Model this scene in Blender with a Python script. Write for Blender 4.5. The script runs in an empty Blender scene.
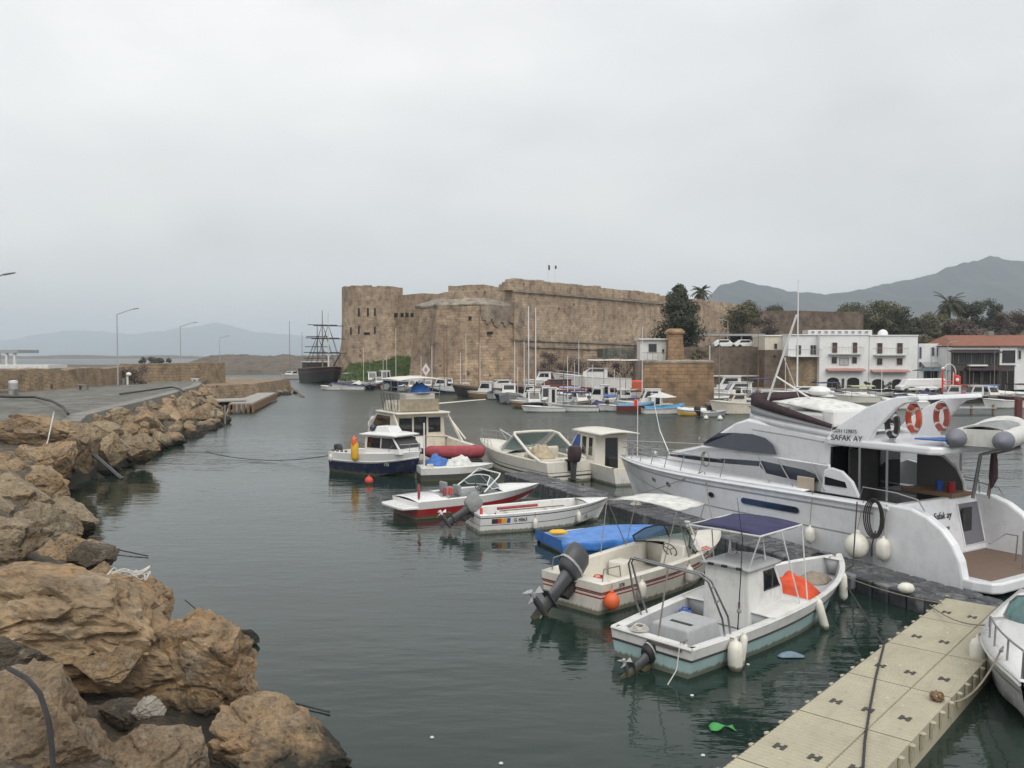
import bpy, bmesh, math, random
from math import sin, cos, pi, radians, sqrt, atan2, hypot
from mathutils import Vector as V, Matrix, noise as NZ
random.seed(7)
SC = bpy.context.scene
COL = SC.collection
# ---------------------------------------------------------------- camera
FPX, CAMH = 850.0, 6.0
TH = math.atan(29 / FPX)
cam = bpy.data.cameras.new('camera')
cam.sensor_width = 36; cam.lens = FPX / 1024 * 36
cam.clip_start = .1; cam.clip_end = 40000
camo = bpy.data.objects.new('camera', cam); COL.objects.link(camo)
camo.location = (0, 0, CAMH); camo.rotation_euler = (pi / 2 - TH, 0, 0)
SC.camera = camo

def ray(px, py):
    dx = (px - 512) / FPX; dy = (384 - py) / FPX
    return V((dx, cos(TH) + dy * sin(TH), -sin(TH) + dy * cos(TH)))
def G(px, py, z=0.0):            # survey helper: where a sight line meets the level z
    r = ray(px, py); t = (z - CAMH) / r.z
    return V((r.x * t, r.y * t, z))
def D(px, py, Y):                # ... or the distance Y
    r = ray(px, py); t = Y / r.y
    return V((r.x * t, Y, CAMH + r.z * t))

# ---------------------------------------------------------------- materials
def _n(nt, typ, **kw):
    n = nt.nodes.new(typ)
    for k, v in kw.items():
        if k in n.inputs: n.inputs[k].default_value = v
        else: setattr(n, k, v)
    return n
def rgba(c): return (c[0], c[1], c[2], 1)
def newmat(name):
    m = bpy.data.materials.new(name); m.use_nodes = True
    nt = m.node_tree
    return m, nt, nt.nodes['Principled BSDF']
def ramp(nt, fac, stops):
    r = nt.nodes.new('ShaderNodeValToRGB'); e = r.color_ramp.elements
    while len(e) < len(stops): e.new(.5)
    for i, (p, c) in enumerate(stops):
        e[i].position = p; e[i].color = rgba(c) if len(c) == 3 else c
    nt.links.new(fac, r.inputs[0]); return r.outputs[0]
def mixc(nt, fac, a, b, mode='MIX'):
    m = nt.nodes.new('ShaderNodeMix'); m.data_type = 'RGBA'; m.blend_type = mode
    for s, v in ((0, fac), (6, a), (7, b)):
        if hasattr(v, 'is_linked'): nt.links.new(v, m.inputs[s])
        else: m.inputs[s].default_value = v if s == 0 else rgba(v)
    return m.outputs[2]
def nse(nt, vec, scale, detail=4, rough=.55, dim='3D'):
    n = nt.nodes.new('ShaderNodeTexNoise'); n.inputs['Scale'].default_value = scale
    n.inputs['Detail'].default_value = detail; n.inputs['Roughness'].default_value = rough
    if vec is not None: nt.links.new(vec, n.inputs['Vector'])
    return n.outputs[0]
def coords(nt, kind='Object'):
    return nt.nodes.new('ShaderNodeTexCoord').outputs[kind]
def mapping(nt, vec, scale=(1, 1, 1), rot=(0, 0, 0), loc=(0, 0, 0)):
    m = nt.nodes.new('ShaderNodeMapping'); nt.links.new(vec, m.inputs[0])
    m.inputs['Scale'].default_value = scale; m.inputs['Rotation'].default_value = rot; m.inputs['Location'].default_value = loc
    return m.outputs[0]
def bump(nt, bs, h, strength=.3, dist=.02):
    b = nt.nodes.new('ShaderNodeBump'); b.inputs['Strength'].default_value = strength
    b.inputs['Distance'].default_value = dist
    nt.links.new(h, b.inputs['Height']); nt.links.new(b.outputs[0], bs.inputs['Normal'])

MATS = {}
def paint(name, c, rough=.4, metal=0, grime=.25, gs=3.0, dirt=(.18, .15, .11), coat=0):
    """ordinary painted/moulded surface with faint grime and wear"""
    if name in MATS: return MATS[name]
    m, nt, b = newmat(name)
    o = coords(nt)
    n1 = nse(nt, o, gs, 6, .65); n2 = nse(nt, mapping(nt, o, (gs * 3, gs * 3, gs * .5)), 1.2, 4, .6)
    f1 = ramp(nt, n1, [(.48, (0, 0, 0)), (.78, (grime, grime, grime))])
    f2 = ramp(nt, n2, [(.55, (0, 0, 0)), (.8, (grime * .7,) * 3)])
    col = mixc(nt, f1, c, dirt)
    col = mixc(nt, f2, col, dirt)
    g = nt.nodes.new('ShaderNodeNewGeometry'); sx = nt.nodes.new('ShaderNodeSeparateXYZ'); nt.links.new(g.outputs['Position'], sx.inputs[0])
    ma = nt.nodes.new('ShaderNodeMath'); ma.operation = 'MULTIPLY_ADD'; nt.links.new(n2, ma.inputs[0]); ma.inputs[1].default_value = -.16; nt.links.new(sx.outputs[2], ma.inputs[2])
    col = mixc(nt, ramp(nt, ma.outputs[0], [(.0, (.8, .8, .8)), (.05, (0, 0, 0))]), col, (.10, .095, .05))    # scum along the waterline
    nt.links.new(col, b.inputs['Base Color'])
    nt.links.new(ramp(nt, n1, [(.3, (rough * .85,) * 3), (.8, (min(1, rough * 1.35),) * 3)]), b.inputs['Roughness'])
    b.inputs['Metallic'].default_value = metal
    if coat: b.inputs['Coat Weight'].default_value = coat; b.inputs['Coat Roughness'].default_value = .1
    MATS[name] = m; return m
def cloth(name, c, rough=.85):
    if name in MATS: return MATS[name]
    m, nt, b = newmat(name)
    o = coords(nt); n1 = nse(nt, o, 4, 6, .6); n2 = nse(nt, o, 1.3, 3, .5)
    c2 = tuple(x * .62 for x in c)
    nt.links.new(mixc(nt, ramp(nt, n1, [(.35, (0, 0, 0)), (.7, (1, 1, 1))]), c, c2), b.inputs['Base Color'])
    b.inputs['Roughness'].default_value = rough
    bump(nt, b, n2, .6, .05)
    MATS[name] = m; return m
def glass(name='dark_glass', c=(.012, .014, .018), rough=.06):
    if name in MATS: return MATS[name]
    m, nt, b = newmat(name)
    b.inputs['Base Color'].default_value = rgba(c); b.inputs['Roughness'].default_value = rough
    b.inputs['Coat Weight'].default_value = .5
    MATS[name] = m; return m
def clear_glass(name, tint, fac=.35):
    if name in MATS: return MATS[name]
    m, nt, b = newmat(name)
    t = nt.nodes.new('ShaderNodeBsdfTransparent'); t.inputs[0].default_value = rgba(tint)
    mx = nt.nodes.new('ShaderNodeMixShader'); mx.inputs[0].default_value = fac
    b.inputs['Base Color'].default_value = rgba(tuple(x * .5 for x in tint)); b.inputs['Roughness'].default_value = .05
    nt.links.new(t.outputs[0], mx.inputs[1]); nt.links.new(b.outputs[0], mx.inputs[2])
    nt.links.new(mx.outputs[0], nt.nodes['Material Output'].inputs[0])
    MATS[name] = m; return m

# ---------------------------------------------------------------- mesh builder
class MB:
    def __init__(s): s.v = []; s.f = []; s.m = []
    def add(s, vs, fs, mi=0):
        o = len(s.v); s.v += [tuple(p) for p in vs]
        for f in fs: s.f.append(tuple(i + o for i in f)); s.m.append(mi)
        return s
    def box(s, c, d, rot=0, mi=0, tilt=None):
        hx, hy, hz = d[0] / 2, d[1] / 2, d[2] / 2
        R = Matrix.Rotation(rot, 3, 'Z')
        if tilt is not None: R = R @ tilt
        c = V(c)
        vs = [c + R @ V((x * hx, y * hy, z * hz)) for x, y, z in ((-1, -1, -1), (1, -1, -1), (1, 1, -1), (-1, 1, -1), (-1, -1, 1), (1, -1, 1), (1, 1, 1), (-1, 1, 1))]
        return s.add(vs, [(0, 3, 2, 1), (4, 5, 6, 7), (0, 1, 5, 4), (1, 2, 6, 5), (2, 3, 7, 6), (3, 0, 4, 7)], mi)
    def rings(s, rings, closed=True, caps=True, mi=0, mis=None):
        n = len(rings[0]); o = len(s.v)
        for r in rings: s.v += [tuple(p) for p in r]
        for i in range(len(rings) - 1):
            for j in range(n if closed else n - 1):
                k = (j + 1) % n
                s.f.append((o + i * n + j, o + i * n + k, o + (i + 1) * n + k, o + (i + 1) * n + j))
                s.m.append(mis[j] if mis else mi)
        if caps and closed:
            s.f.append(tuple(o + j for j in range(n))[::-1]); s.m.append(mi)
            e = o + (len(rings) - 1) * n
            s.f.append(tuple(e + j for j in range(n))); s.m.append(mi)
        return s
    def tube(s, pts, r, n=6, mi=0, closed=False):
        pts = [V(p) for p in pts]; rs = r if isinstance(r, (list, tuple)) else [r] * len(pts)
        R = []; up = None
        for i, p in enumerate(pts):
            a = pts[i - 1] if (i > 0 or closed) else p
            b = pts[(i + 1) % len(pts)] if (i < len(pts) - 1 or closed) else p
            d = (b - a)
            d = d.normalized() if d.length > 1e-9 else V((0, 0, 1))
            if up is None: up = V((0, 0, 1)) if abs(d.z) < .9 else V((1, 0, 0))
            u = d.cross(up); u = u.normalized() if u.length > 1e-6 else d.orthogonal().normalized()
            w = u.cross(d); up = w
            R.append([p + (u * cos(2 * pi * k / n) + w * sin(2 * pi * k / n)) * rs[i] for k in range(n)])
        if closed: R.append(R[0]); return s.rings(R, True, False, mi)
        return s.rings(R, True, True, mi)
    def lathe(s, prof, c=(0, 0, 0), n=12, mi=0, M=None):
        c = V(c); R = []
        for r, z in prof:
            ring = [V((r * cos(2 * pi * k / n), r * sin(2 * pi * k / n), z)) for k in range(n)]
            R.append([c + (M @ p if M else p) for p in ring])
        return s.rings(R, True, True, mi)
    def ell(s, c, r, n=10, mi=0, jit=0):
        c = V(c); prof = [(sin(pi * i / (n // 2)) , -cos(pi * i / (n // 2))) for i in range(n // 2 + 1)]
        R = []
        for a, z in prof:
            a = max(a, .02)
            R.append([c + V((r[0] * a * cos(2 * pi * k / n), r[1] * a * sin(2 * pi * k / n), r[2] * z)) * (1 + random.uniform(-jit, jit)) if jit else c + V((r[0] * a * cos(2 * pi * k / n), r[1] * a * sin(2 * pi * k / n), r[2] * z)) for k in range(n)])
        return s.rings(R, True, True, mi)
    def ext(s, poly, vec, mi=0):
        vec = V(vec); poly = [V(p) for p in poly]
        return s.rings([poly, [p + vec for p in poly]], True, True, mi)
    def prism(s, poly, z0, z1, mi=0, top=None):
        t = top or poly
        return s.rings([[V((p[0], p[1], z0)) for p in poly], [V((p[0], p[1], z1)) for p in t]], True, True, mi)
    def sheet(s, pts, th=.01, mi=0):      # a panel with thickness along its normal
        pts = [V(p) for p in pts]
        n = (pts[1] - pts[0]).cross(pts[-1] - pts[0]).normalized()
        return s.rings([[p - n * th / 2 for p in pts], [p + n * th / 2 for p in pts]], True, True, mi)
    def grid(s, fn, nu, nv, mi=0):
        o = len(s.v)
        for i in range(nu + 1):
            for j in range(nv + 1): s.v.append(tuple(fn(i / nu, j / nv)))
        for i in range(nu):
            for j in range(nv):
                a = o + i * (nv + 1) + j
                s.f.append((a, a + nv + 1, a + nv + 2, a + 1)); s.m.append(mi)
        return s
    def leaf(s, c, d, w, l, mi=0):        # a single leaf-sized face
        d = V(d).normalized(); a = d.orthogonal().normalized()
        a = Matrix.Rotation(random.uniform(0, 2 * pi), 3, d) @ a
        c = V(c); b = d.cross(a)
        s.add([c - a * w, c + b * l * .5 - a * w * .2, c + a * w, c - b * l * .5], [(0, 1, 2, 3)], mi)
    def build(s, name, mats, parent=None, smooth=False, bev=0, solid=0, uv=False, loc=None, recalc=True):
        me = bpy.data.meshes.new(name)
        me.from_pydata(s.v, [], s.f); 
        if not isinstance(mats, (list, tuple)): mats = [mats]
        for m in mats: me.materials.append(m)
        me.polygons.foreach_set('material_index', s.m)
        if recalc:
            bm = bmesh.new(); bm.from_mesh(me); bmesh.ops.recalc_face_normals(bm, faces=bm.faces); bm.to_mesh(me); bm.free()
        if uv:
            l = me.uv_layers.new(name='uv')
            for p in me.polygons:
                n = p.normal
                t = V((-n.y, n.x, 0)); t = t.normalized() if t.length > .15 else V((1, 0, 0))
                w = n.cross(t)
                for li in p.loop_indices:
                    co = me.vertices[me.loops[li].vertex_index].co
                    l.data[li].uv = (co.dot(t), co.dot(w))
        if smooth:
            me.polygons.foreach_set('use_smooth', [True] * len(me.polygons))
            me.set_sharp_from_angle(angle=radians(40 if smooth is True else smooth))
        me.update()
        o = bpy.data.objects.new(name, me); COL.objects.link(o)
        if loc is not None: o.location = loc
        if parent: o.parent = parent
        if solid:
            k = o.modifiers.new('solid', 'SOLIDIFY'); k.thickness = solid; k.offset = 0
        if bev:
            k = o.modifiers.new('bevel', 'BEVEL'); k.width = bev; k.segments = 2; k.limit_method = 'ANGLE'; k.angle_limit = radians(35)
        return o
def thing(name, label, cat, loc=(0, 0, 0), rz=0, group=None):
    o = bpy.data.objects.new(name, None); o.empty_display_size = .3; COL.objects.link(o)
    o.location = loc; o.rotation_euler = (0, 0, rz)
    return tag(o, label, cat, group)
def tag(o, label, cat, group=None):
    o['label'] = label; o['category'] = cat
    if group: o['group'] = group
    return o
def struct(o, kind='structure'):
    o['kind'] = kind; return o
def dup(root, loc, rz, label, group=None, scale=None):
    r = root.copy(); COL.objects.link(r); r.location = loc; r.rotation_euler = (0, 0, rz); r['label'] = label
    if group: r['group'] = group
    if scale: r.scale = (scale,) * 3
    for ch in list(root.children):
        c = ch.copy(); COL.objects.link(c); c.parent = r
        for g in ch.children:
            d = g.copy(); COL.objects.link(d); d.parent = c
    return r
def W(root, p):                    # point of a thing in the world
    a = root.rotation_euler.z
    return V((root.location.x + p[0] * cos(a) - p[1] * sin(a), root.location.y + p[0] * sin(a) + p[1] * cos(a), root.location.z + p[2]))
def lettering(name, s, size, M, mat, parent, th=.004, shear=0):
    cu = bpy.data.curves.new(name, 'FONT'); cu.body = s; cu.size = size; cu.extrude = th; cu.align_x = 'CENTER'; cu.align_y = 'CENTER'; cu.shear = shear
    t = bpy.data.objects.new(name, cu); COL.objects.link(t)
    me = bpy.data.meshes.new_from_object(t.evaluated_get(bpy.context.evaluated_depsgraph_get()))
    bpy.data.objects.remove(t)
    me.name = name; me.materials.clear(); me.materials.append(mat)
    o = bpy.data.objects.new(name, me); COL.objects.link(o)
    o.parent = parent; o.matrix_local = M
    return o
def frame(o, x, y):                # matrix with text running along x, upright along y
    x = V(x).normalized(); y = V(y); y = (y - x * y.dot(x)).normalized(); z = x.cross(y)
    m = Matrix((x, y, z)).transposed().to_4x4(); m.translation = V(o); return m
def lerp(a, b, t): return a + (b - a) * t
def sag(a, b, drop, n=10):
    a = V(a); b = V(b)
    return [a.lerp(b, i / n) - V((0, 0, drop * 4 * (i / n) * (1 - i / n))) for i in range(n + 1)]
# ---------------------------------------------------------------- render + world
SC.render.engine = 'CYCLES'
SC.cycles.use_denoising = True
SC.cycles.max_bounces = 7; SC.cycles.diffuse_bounces = 3; SC.cycles.glossy_bounces = 3
SC.cycles.transparent_max_bounces = 12; SC.cycles.volume_bounces = 2
SC.cycles.use_adaptive_sampling = True
SC.view_settings.view_transform = 'Standard'; SC.view_settings.look = 'None'
SC.view_settings.gamma = 1; SC.view_settings.exposure = .72
SUN_EL, SUN_AZ = radians(48), radians(160)        # azimuth measured from +Y towards +X
w = bpy.data.worlds.new('World'); SC.world = w; w.use_nodes = True
nt = w.node_tree; bg = nt.nodes['Background']
sky = nt.nodes.new('ShaderNodeTexSky'); sky.sky_type = 'NISHITA'; sky.sun_disc = False
sky.sun_elevation = SUN_EL; sky.sun_rotation = SUN_AZ; sky.dust_density = 4; sky.air_density = 1.5
gen = coords(nt, 'Generated')
cv = mapping(nt, gen, (1.0, 1.0, 2.6), loc=(.3, .2, 0))
cl = nse(nt, cv, 2.1, 5, .5); cl2 = nse(nt, mapping(nt, gen, (1, 1, 2.2), loc=(2.1, .7, .3)), 5.0, 5, .55)
deck = ramp(nt, cl, [(.32, (5.0, 5.05, 5.15)), (.5, (5.85, 5.88, 5.95)), (.68, (6.7, 6.68, 6.66))])
sxg = nt.nodes.new('ShaderNodeSeparateXYZ'); nt.links.new(gen, sxg.inputs[0])
deck = mixc(nt, 1, deck, ramp(nt, sxg.outputs[2], [(.0, (.84, .83, .77)), (.1, (.87, .875, .84)), (.24, (.935, .935, .92)), (.45, (1.03, 1.025, 1.01))]), 'MULTIPLY')
xg = nt.nodes.new('ShaderNodeMath'); xg.operation = 'MULTIPLY_ADD'; nt.links.new(sxg.outputs[0], xg.inputs[0]); xg.inputs[1].default_value = .5; xg.inputs[2].default_value = .5
deck = mixc(nt, 1, deck, ramp(nt, xg.outputs[0], [(.15, (1.06, 1.06, 1.05)), (.5, (1, 1, 1)), (.85, (.88, .885, .9))]), 'MULTIPLY')
deck = mixc(nt, ramp(nt, cl2, [(.4, (0, 0, 0)), (.72, (.5, .5, .5))]), deck, (5.35, 5.4, 5.5))
nt.links.new(mixc(nt, .96, sky.outputs[0], deck), bg.inputs[0])
bg.inputs[1].default_value = .1
sl = bpy.data.lights.new('sun', 'SUN'); sl.energy = 1.2; sl.angle = radians(55); sl.color = (1, .965, .91)
so = bpy.data.objects.new('sun', sl); COL.objects.link(so)
sd = V((sin(SUN_AZ) * cos(SUN_EL), cos(SUN_AZ) * cos(SUN_EL), sin(SUN_EL)))
so.rotation_euler = sd.to_track_quat('Z', 'Y').to_euler()

# ---------------------------------------------------------------- natural materials
def mat_water():
    m, nt, b = newmat('harbour_water')
    o = coords(nt)
    n1 = nse(nt, mapping(nt, o, (.9, 2.4, 1), rot=(0, 0, .35)), 1.1, 3, .5)
    n2 = nse(nt, mapping(nt, o, (.25, .6, 1), rot=(0, 0, -.2)), .9, 3, .5)
    n3 = nse(nt, mapping(nt, o, (2.4, 5.5, 1), rot=(0, 0, .1)), 1.2, 2, .5)
    calm = nse(nt, mapping(nt, o, (.03, .055, 1)), 1.0, 3, .5)
    a = nt.nodes.new('ShaderNodeMath'); a.operation = 'MULTIPLY_ADD'; nt.links.new(n2, a.inputs[0]); a.inputs[1].default_value = 2.2; nt.links.new(n1, a.inputs[2])
    a2 = nt.nodes.new('ShaderNodeMath'); a2.operation = 'MULTIPLY_ADD'; nt.links.new(n3, a2.inputs[0]); a2.inputs[1].default_value = .10; nt.links.new(a.outputs[0], a2.inputs[2])
    mu = nt.nodes.new('ShaderNodeMath'); mu.operation = 'MULTIPLY'; nt.links.new(a2.outputs[0], mu.inputs[0])
    nt.links.new(ramp(nt, calm, [(.36, (.3,) * 3), (.62, (1, 1, 1))]), mu.inputs[1])
    # sheltered by the docks, ruffled out in the open basin
    sx = nt.nodes.new('ShaderNodeSeparateXYZ'); nt.links.new(o, sx.inputs[0])
    mr = nt.nodes.new('ShaderNodeMapRange'); mr.interpolation_type = 'SMOOTHSTEP'; nt.links.new(sx.outputs[1], mr.inputs[0])
    for i_, v_ in enumerate((24, 75, .85, 3.2)): mr.inputs[i_ + 1].default_value = v_
    m2 = nt.nodes.new('ShaderNodeMath'); m2.operation = 'MULTIPLY'; nt.links.new(mu.outputs[0], m2.inputs[0]); nt.links.new(mr.outputs[0], m2.inputs[1])
    bump(nt, b, m2.outputs[0], .34, .085)
    murk = nse(nt, mapping(nt, o, (.05, .05, 1)), 1, 3)
    nt.links.new(ramp(nt, murk, [(.3, (.011, .023, .018)), (.7, (.018, .034, .027))]), b.inputs['Base Color'])
    b.inputs['IOR'].default_value = 1.34
    rr = nt.nodes.new('ShaderNodeMapRange'); rr.interpolation_type = 'SMOOTHSTEP'; nt.links.new(sx.outputs[1], rr.inputs[0])
    for i_, v_ in enumerate((30, 95, .05, .30)): rr.inputs[i_ + 1].default_value = v_
    nt.links.new(rr.outputs[0], b.inputs['Roughness'])
    return m
M_WATER = mat_water()
def mat_rock(name, c1, c2, c3, sc=1.0):
    m, nt, b = newmat(name)
    oi = nt.nodes.new('ShaderNodeObjectInfo')
    o = coords(nt)
    ad = nt.nodes.new('ShaderNodeVectorMath'); ad.operation = 'ADD'; nt.links.new(o, ad.inputs[0]); nt.links.new(oi.outputs['Location'], ad.inputs[1])
    o = ad.outputs[0]
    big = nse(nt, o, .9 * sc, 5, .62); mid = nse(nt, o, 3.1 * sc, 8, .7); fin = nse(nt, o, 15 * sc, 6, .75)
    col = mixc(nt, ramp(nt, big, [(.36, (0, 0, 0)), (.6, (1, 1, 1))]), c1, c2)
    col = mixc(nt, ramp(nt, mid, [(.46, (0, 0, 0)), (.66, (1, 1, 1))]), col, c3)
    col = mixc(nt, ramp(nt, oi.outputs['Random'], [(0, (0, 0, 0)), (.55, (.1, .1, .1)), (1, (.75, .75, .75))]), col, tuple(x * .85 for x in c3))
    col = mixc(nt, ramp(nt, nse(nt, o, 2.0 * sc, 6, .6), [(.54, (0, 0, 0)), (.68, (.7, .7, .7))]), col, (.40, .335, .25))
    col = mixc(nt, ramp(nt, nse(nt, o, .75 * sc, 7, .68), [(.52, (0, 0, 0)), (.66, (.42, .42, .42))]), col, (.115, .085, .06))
    # pits and crusts
    vo = nt.nodes.new('ShaderNodeTexVoronoi'); vo.inputs['Scale'].default_value = 7 * sc; nt.links.new(o, vo.inputs['Vector'])
    pit = ramp(nt, vo.outputs['Distance'], [(.05, (.25, .25, .25)), (.3, (1, 1, 1))])
    col = mixc(nt, .45, col, pit, 'MULTIPLY')
    col = mixc(nt, 1, col, ramp(nt, fin, [(.3, (.38, .36, .34)), (.5, (.9, .9, .9)), (.7, (1.25, 1.22, 1.15))]), 'MULTIPLY')
    # dark weed and wet band along the waterline
    g = nt.nodes.new('ShaderNodeNewGeometry'); sx = nt.nodes.new('ShaderNodeSeparateXYZ'); nt.links.new(g.outputs['Position'], sx.inputs[0])
    ma = nt.nodes.new('ShaderNodeMath'); ma.operation = 'MULTIPLY_ADD'; nt.links.new(mid, ma.inputs[0]); ma.inputs[1].default_value = -.7; nt.links.new(sx.outputs[2], ma.inputs[2])
    col = mixc(nt, ramp(nt, ma.outputs[0], [(.02, (1, 1, 1)), (.32, (0, 0, 0))]), col, (.035, .032, .024))
    nt.links.new(col, b.inputs['Base Color']); b.inputs['Roughness'].default_value = .9
    h = nt.nodes.new('ShaderNodeMath'); h.operation = 'ADD'; nt.links.new(mid, h.inputs[0]); nt.links.new(fin, h.inputs[1])
    h2 = nt.nodes.new('ShaderNodeMath'); h2.operation = 'ADD'; nt.links.new(h.outputs[0], h2.inputs[0]); nt.links.new(pit, h2.inputs[1])
    bump(nt, b, h2.outputs[0], .9, .06)
    return m
M_ROCK = mat_rock('ochre_rock', (.34, .215, .11), (.44, .315, .185), (.21, .165, .115))
M_ROCK2 = mat_rock('tan_grey_rock', (.36, .265, .155), (.45, .36, .235), (.23, .185, .13))
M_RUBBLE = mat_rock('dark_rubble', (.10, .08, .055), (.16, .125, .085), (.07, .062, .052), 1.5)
def mat_masonry(name, c1, c2, mort, bw=.7, bh=.35, stain=(.16, .12, .085), stain_amt=.6, contrast=1.0, bs=.5, hue=None):
    m, nt, b = newmat(name)
    uv = coords(nt, 'UV'); o = coords(nt)
    wob = nt.nodes.new('ShaderNodeVectorMath'); wob.operation = 'MULTIPLY_ADD'
    nn = nt.nodes.new('ShaderNodeTexNoise'); nn.inputs['Scale'].default_value = 1.2 / bw; nt.links.new(uv, nn.inputs['Vector'])
    nt.links.new(nn.outputs['Color'], wob.inputs[0]); wob.inputs[1].default_value = (bw * .25, bh * .3, 0); nt.links.new(uv, wob.inputs[2])
    br = nt.nodes.new('ShaderNodeTexBrick'); nt.links.new(wob.outputs[0], br.inputs['Vector'])
    br.inputs['Scale'].default_value = 1; br.inputs['Brick Width'].default_value = bw; br.inputs['Row Height'].default_value = bh
    br.inputs['Mortar Size'].default_value = bh * .07; br.inputs['Mortar Smooth'].default_value = .4
    br.inputs['Color1'].default_value = rgba(c1); br.inputs['Color2'].default_value = rgba(c2); br.inputs['Mortar'].default_value = rgba(mort)
    br.inputs['Bias'].default_value = 0
    big = nse(nt, mapping(nt, o, (.09, .09, .16)), 1, 6, .62); mid = nse(nt, o, .8, 7, .65)
    run = nse(nt, mapping(nt, o, (.5, .5, .05)), 1, 5, .6)
    col = mixc(nt, ramp(nt, big, [(.4, (0, 0, 0)), (.62, (stain_amt,) * 3)]), br.outputs[0], stain)
    col = mixc(nt, ramp(nt, run, [(.52, (0, 0, 0)), (.7, (.5, .5, .5))]), col, tuple(x * .7 for x in stain))
    col = mixc(nt, 1, col, ramp(nt, mid, [(.28, (.42, .40, .37)), (.5, (1, .985, .96)), (.72, (1.36, 1.3, 1.2))]), 'MULTIPLY')
    vo = nt.nodes.new('ShaderNodeTexVoronoi'); vo.inputs['Scale'].default_value = .42; nt.links.new(uv, vo.inputs['Vector'])
    col = mixc(nt, 1, col, ramp(nt, vo.outputs['Distance'], [(.08, (.3, .28, .26)), (.13, (1, 1, 1))]), 'MULTIPLY')
    nt.links.new(col, b.inputs['Base Color']); b.inputs['Roughness'].default_value = .95
    h = nt.nodes.new('ShaderNodeMath'); h.operation = 'ADD'; nt.links.new(br.outputs['Fac'], h.inputs[0]); h.inputs[1].default_value = 0
    inv = nt.nodes.new('ShaderNodeMath'); inv.operation = 'SUBTRACT'; nt.links.new(mid, inv.inputs[0]); nt.links.new(br.outputs['Fac'], inv.inputs[1])
    bump(nt, b, inv.outputs[0], bs, .12)
    return m
M_CASTLE = mat_masonry('castle_stone', (.47, .37, .27), (.36, .285, .21), (.27, .21, .155), 1.1, .5, (.25, .19, .145), .75)
M_CASTLE2 = mat_masonry('bastion_stone', (.46, .345, .235), (.335, .25, .175), (.21, .16, .115), 1.0, .5, (.22, .165, .125), .85)
M_GREYST = mat_masonry('grey_weathered_stone', (.36, .32, .27), (.27, .24, .2), (.2, .175, .145), .9, .45, (.2, .175, .145), .8)
M_CHAIN = mat_masonry('block_stone', (.36, .235, .135), (.26, .17, .10), (.19, .14, .095), .75, .42, (.17, .12, .08), .8)
M_RETAIN = mat_masonry('brown_wall_stone', (.21, .165, .125), (.16, .125, .1), (.11, .09, .07), .6, .35, (.11, .085, .07), .8)
M_SEAWALL = mat_masonry('tan_wall_stone', (.34, .25, .155), (.25, .185, .125), (.15, .12, .085), .8, .38, (.2, .155, .11), .7)
def mat_ground(name, c1, c2, sc=1.0, rough=.95, c3=None, bs=.3):
    m, nt, b = newmat(name)
    o = coords(nt); n1 = nse(nt, o, .25 * sc, 6, .6); n2 = nse(nt, o, 3 * sc, 7, .7)
    col = mixc(nt, ramp(nt, n1, [(.35, (0, 0, 0)), (.65, (1, 1, 1))]), c1, c2)
    if c3: col = mixc(nt, ramp(nt, nse(nt, o, .6 * sc, 5, .6), [(.55, (0, 0, 0)), (.7, (.8, .8, .8))]), col, c3)
    col = mixc(nt, 1, col, ramp(nt, n2, [(.3, (.7, .7, .7)), (.7, (1.2, 1.2, 1.2))]), 'MULTIPLY')
    nt.links.new(col, b.inputs['Base Color']); b.inputs['Roughness'].default_value = rough
    bump(nt, b, n2, bs, .05)
    return m
M_ROAD = mat_ground('worn_asphalt', (.15, .15, .13), (.21, .205, .18), 1.2, .85, (.075, .075, .06), .15)
_nt = M_ROAD.node_tree; _b = _nt.nodes['Principled BSDF']; _src = _b.inputs['Base Color'].links[0].from_socket
_br = _nt.nodes.new('ShaderNodeTexBrick'); _nt.links.new(mapping(_nt, coords(_nt), rot=(0, 0, .2)), _br.inputs['Vector'])
for _k, _v in (('Scale', 1), ('Brick Width', 6.0), ('Row Height', 4.0), ('Mortar Size', .05), ('Color1', (1, 1, 1, 1)), ('Color2', (.86, .86, .85, 1)), ('Mortar', (.45, .45, .43, 1))): _br.inputs[_k].default_value = _v
_nt.links.new(mixc(_nt, 1, mixc(_nt, 1, _src, _br.outputs[0], 'MULTIPLY'), ramp(_nt, nse(_nt, coords(_nt), .45, 6, .7), [(.46, (1, 1, 1)), (.53, (.55, .54, .5)), (.6, (1, 1, 1))]), 'MULTIPLY'), _b.inputs['Base Color'])
M_CONC = mat_ground('concrete', (.19, .185, .165), (.25, .24, .215), 1.5, .9, (.11, .105, .095))
M_QUAY = mat_ground('quay_paving', (.25, .225, .19), (.31, .285, .245), 1, .9, (.17, .15, .125))
M_EARTH = mat_ground('dry_hillside', (.105, .075, .055), (.075, .065, .042), .5, .95, (.045, .05, .028))
M_SPIT = mat_ground('spit_rubble', (.15, .125, .10), (.11, .095, .08), 1.2, .95, (.07, .065, .05), 1)
def mat_mount():
    m, nt, b = newmat('mountain_slope')
    o = coords(nt); n1 = nse(nt, o, .003, 8, .65); n2 = nse(nt, o, .012, 6, .65)
    col = mixc(nt, ramp(nt, n1, [(.4, (0, 0, 0)), (.6, (1, 1, 1))]), (.022, .032, .034), (.055, .052, .052))
    col = mixc(nt, ramp(nt, n2, [(.45, (0, 0, 0)), (.65, (.7, .7, .7))]), col, (.02, .03, .02))
    nt.links.new(col, b.inputs['Base Color']); b.inputs['Roughness'].default_value = 1
    return m
M_MOUNT = mat_mount()
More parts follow.
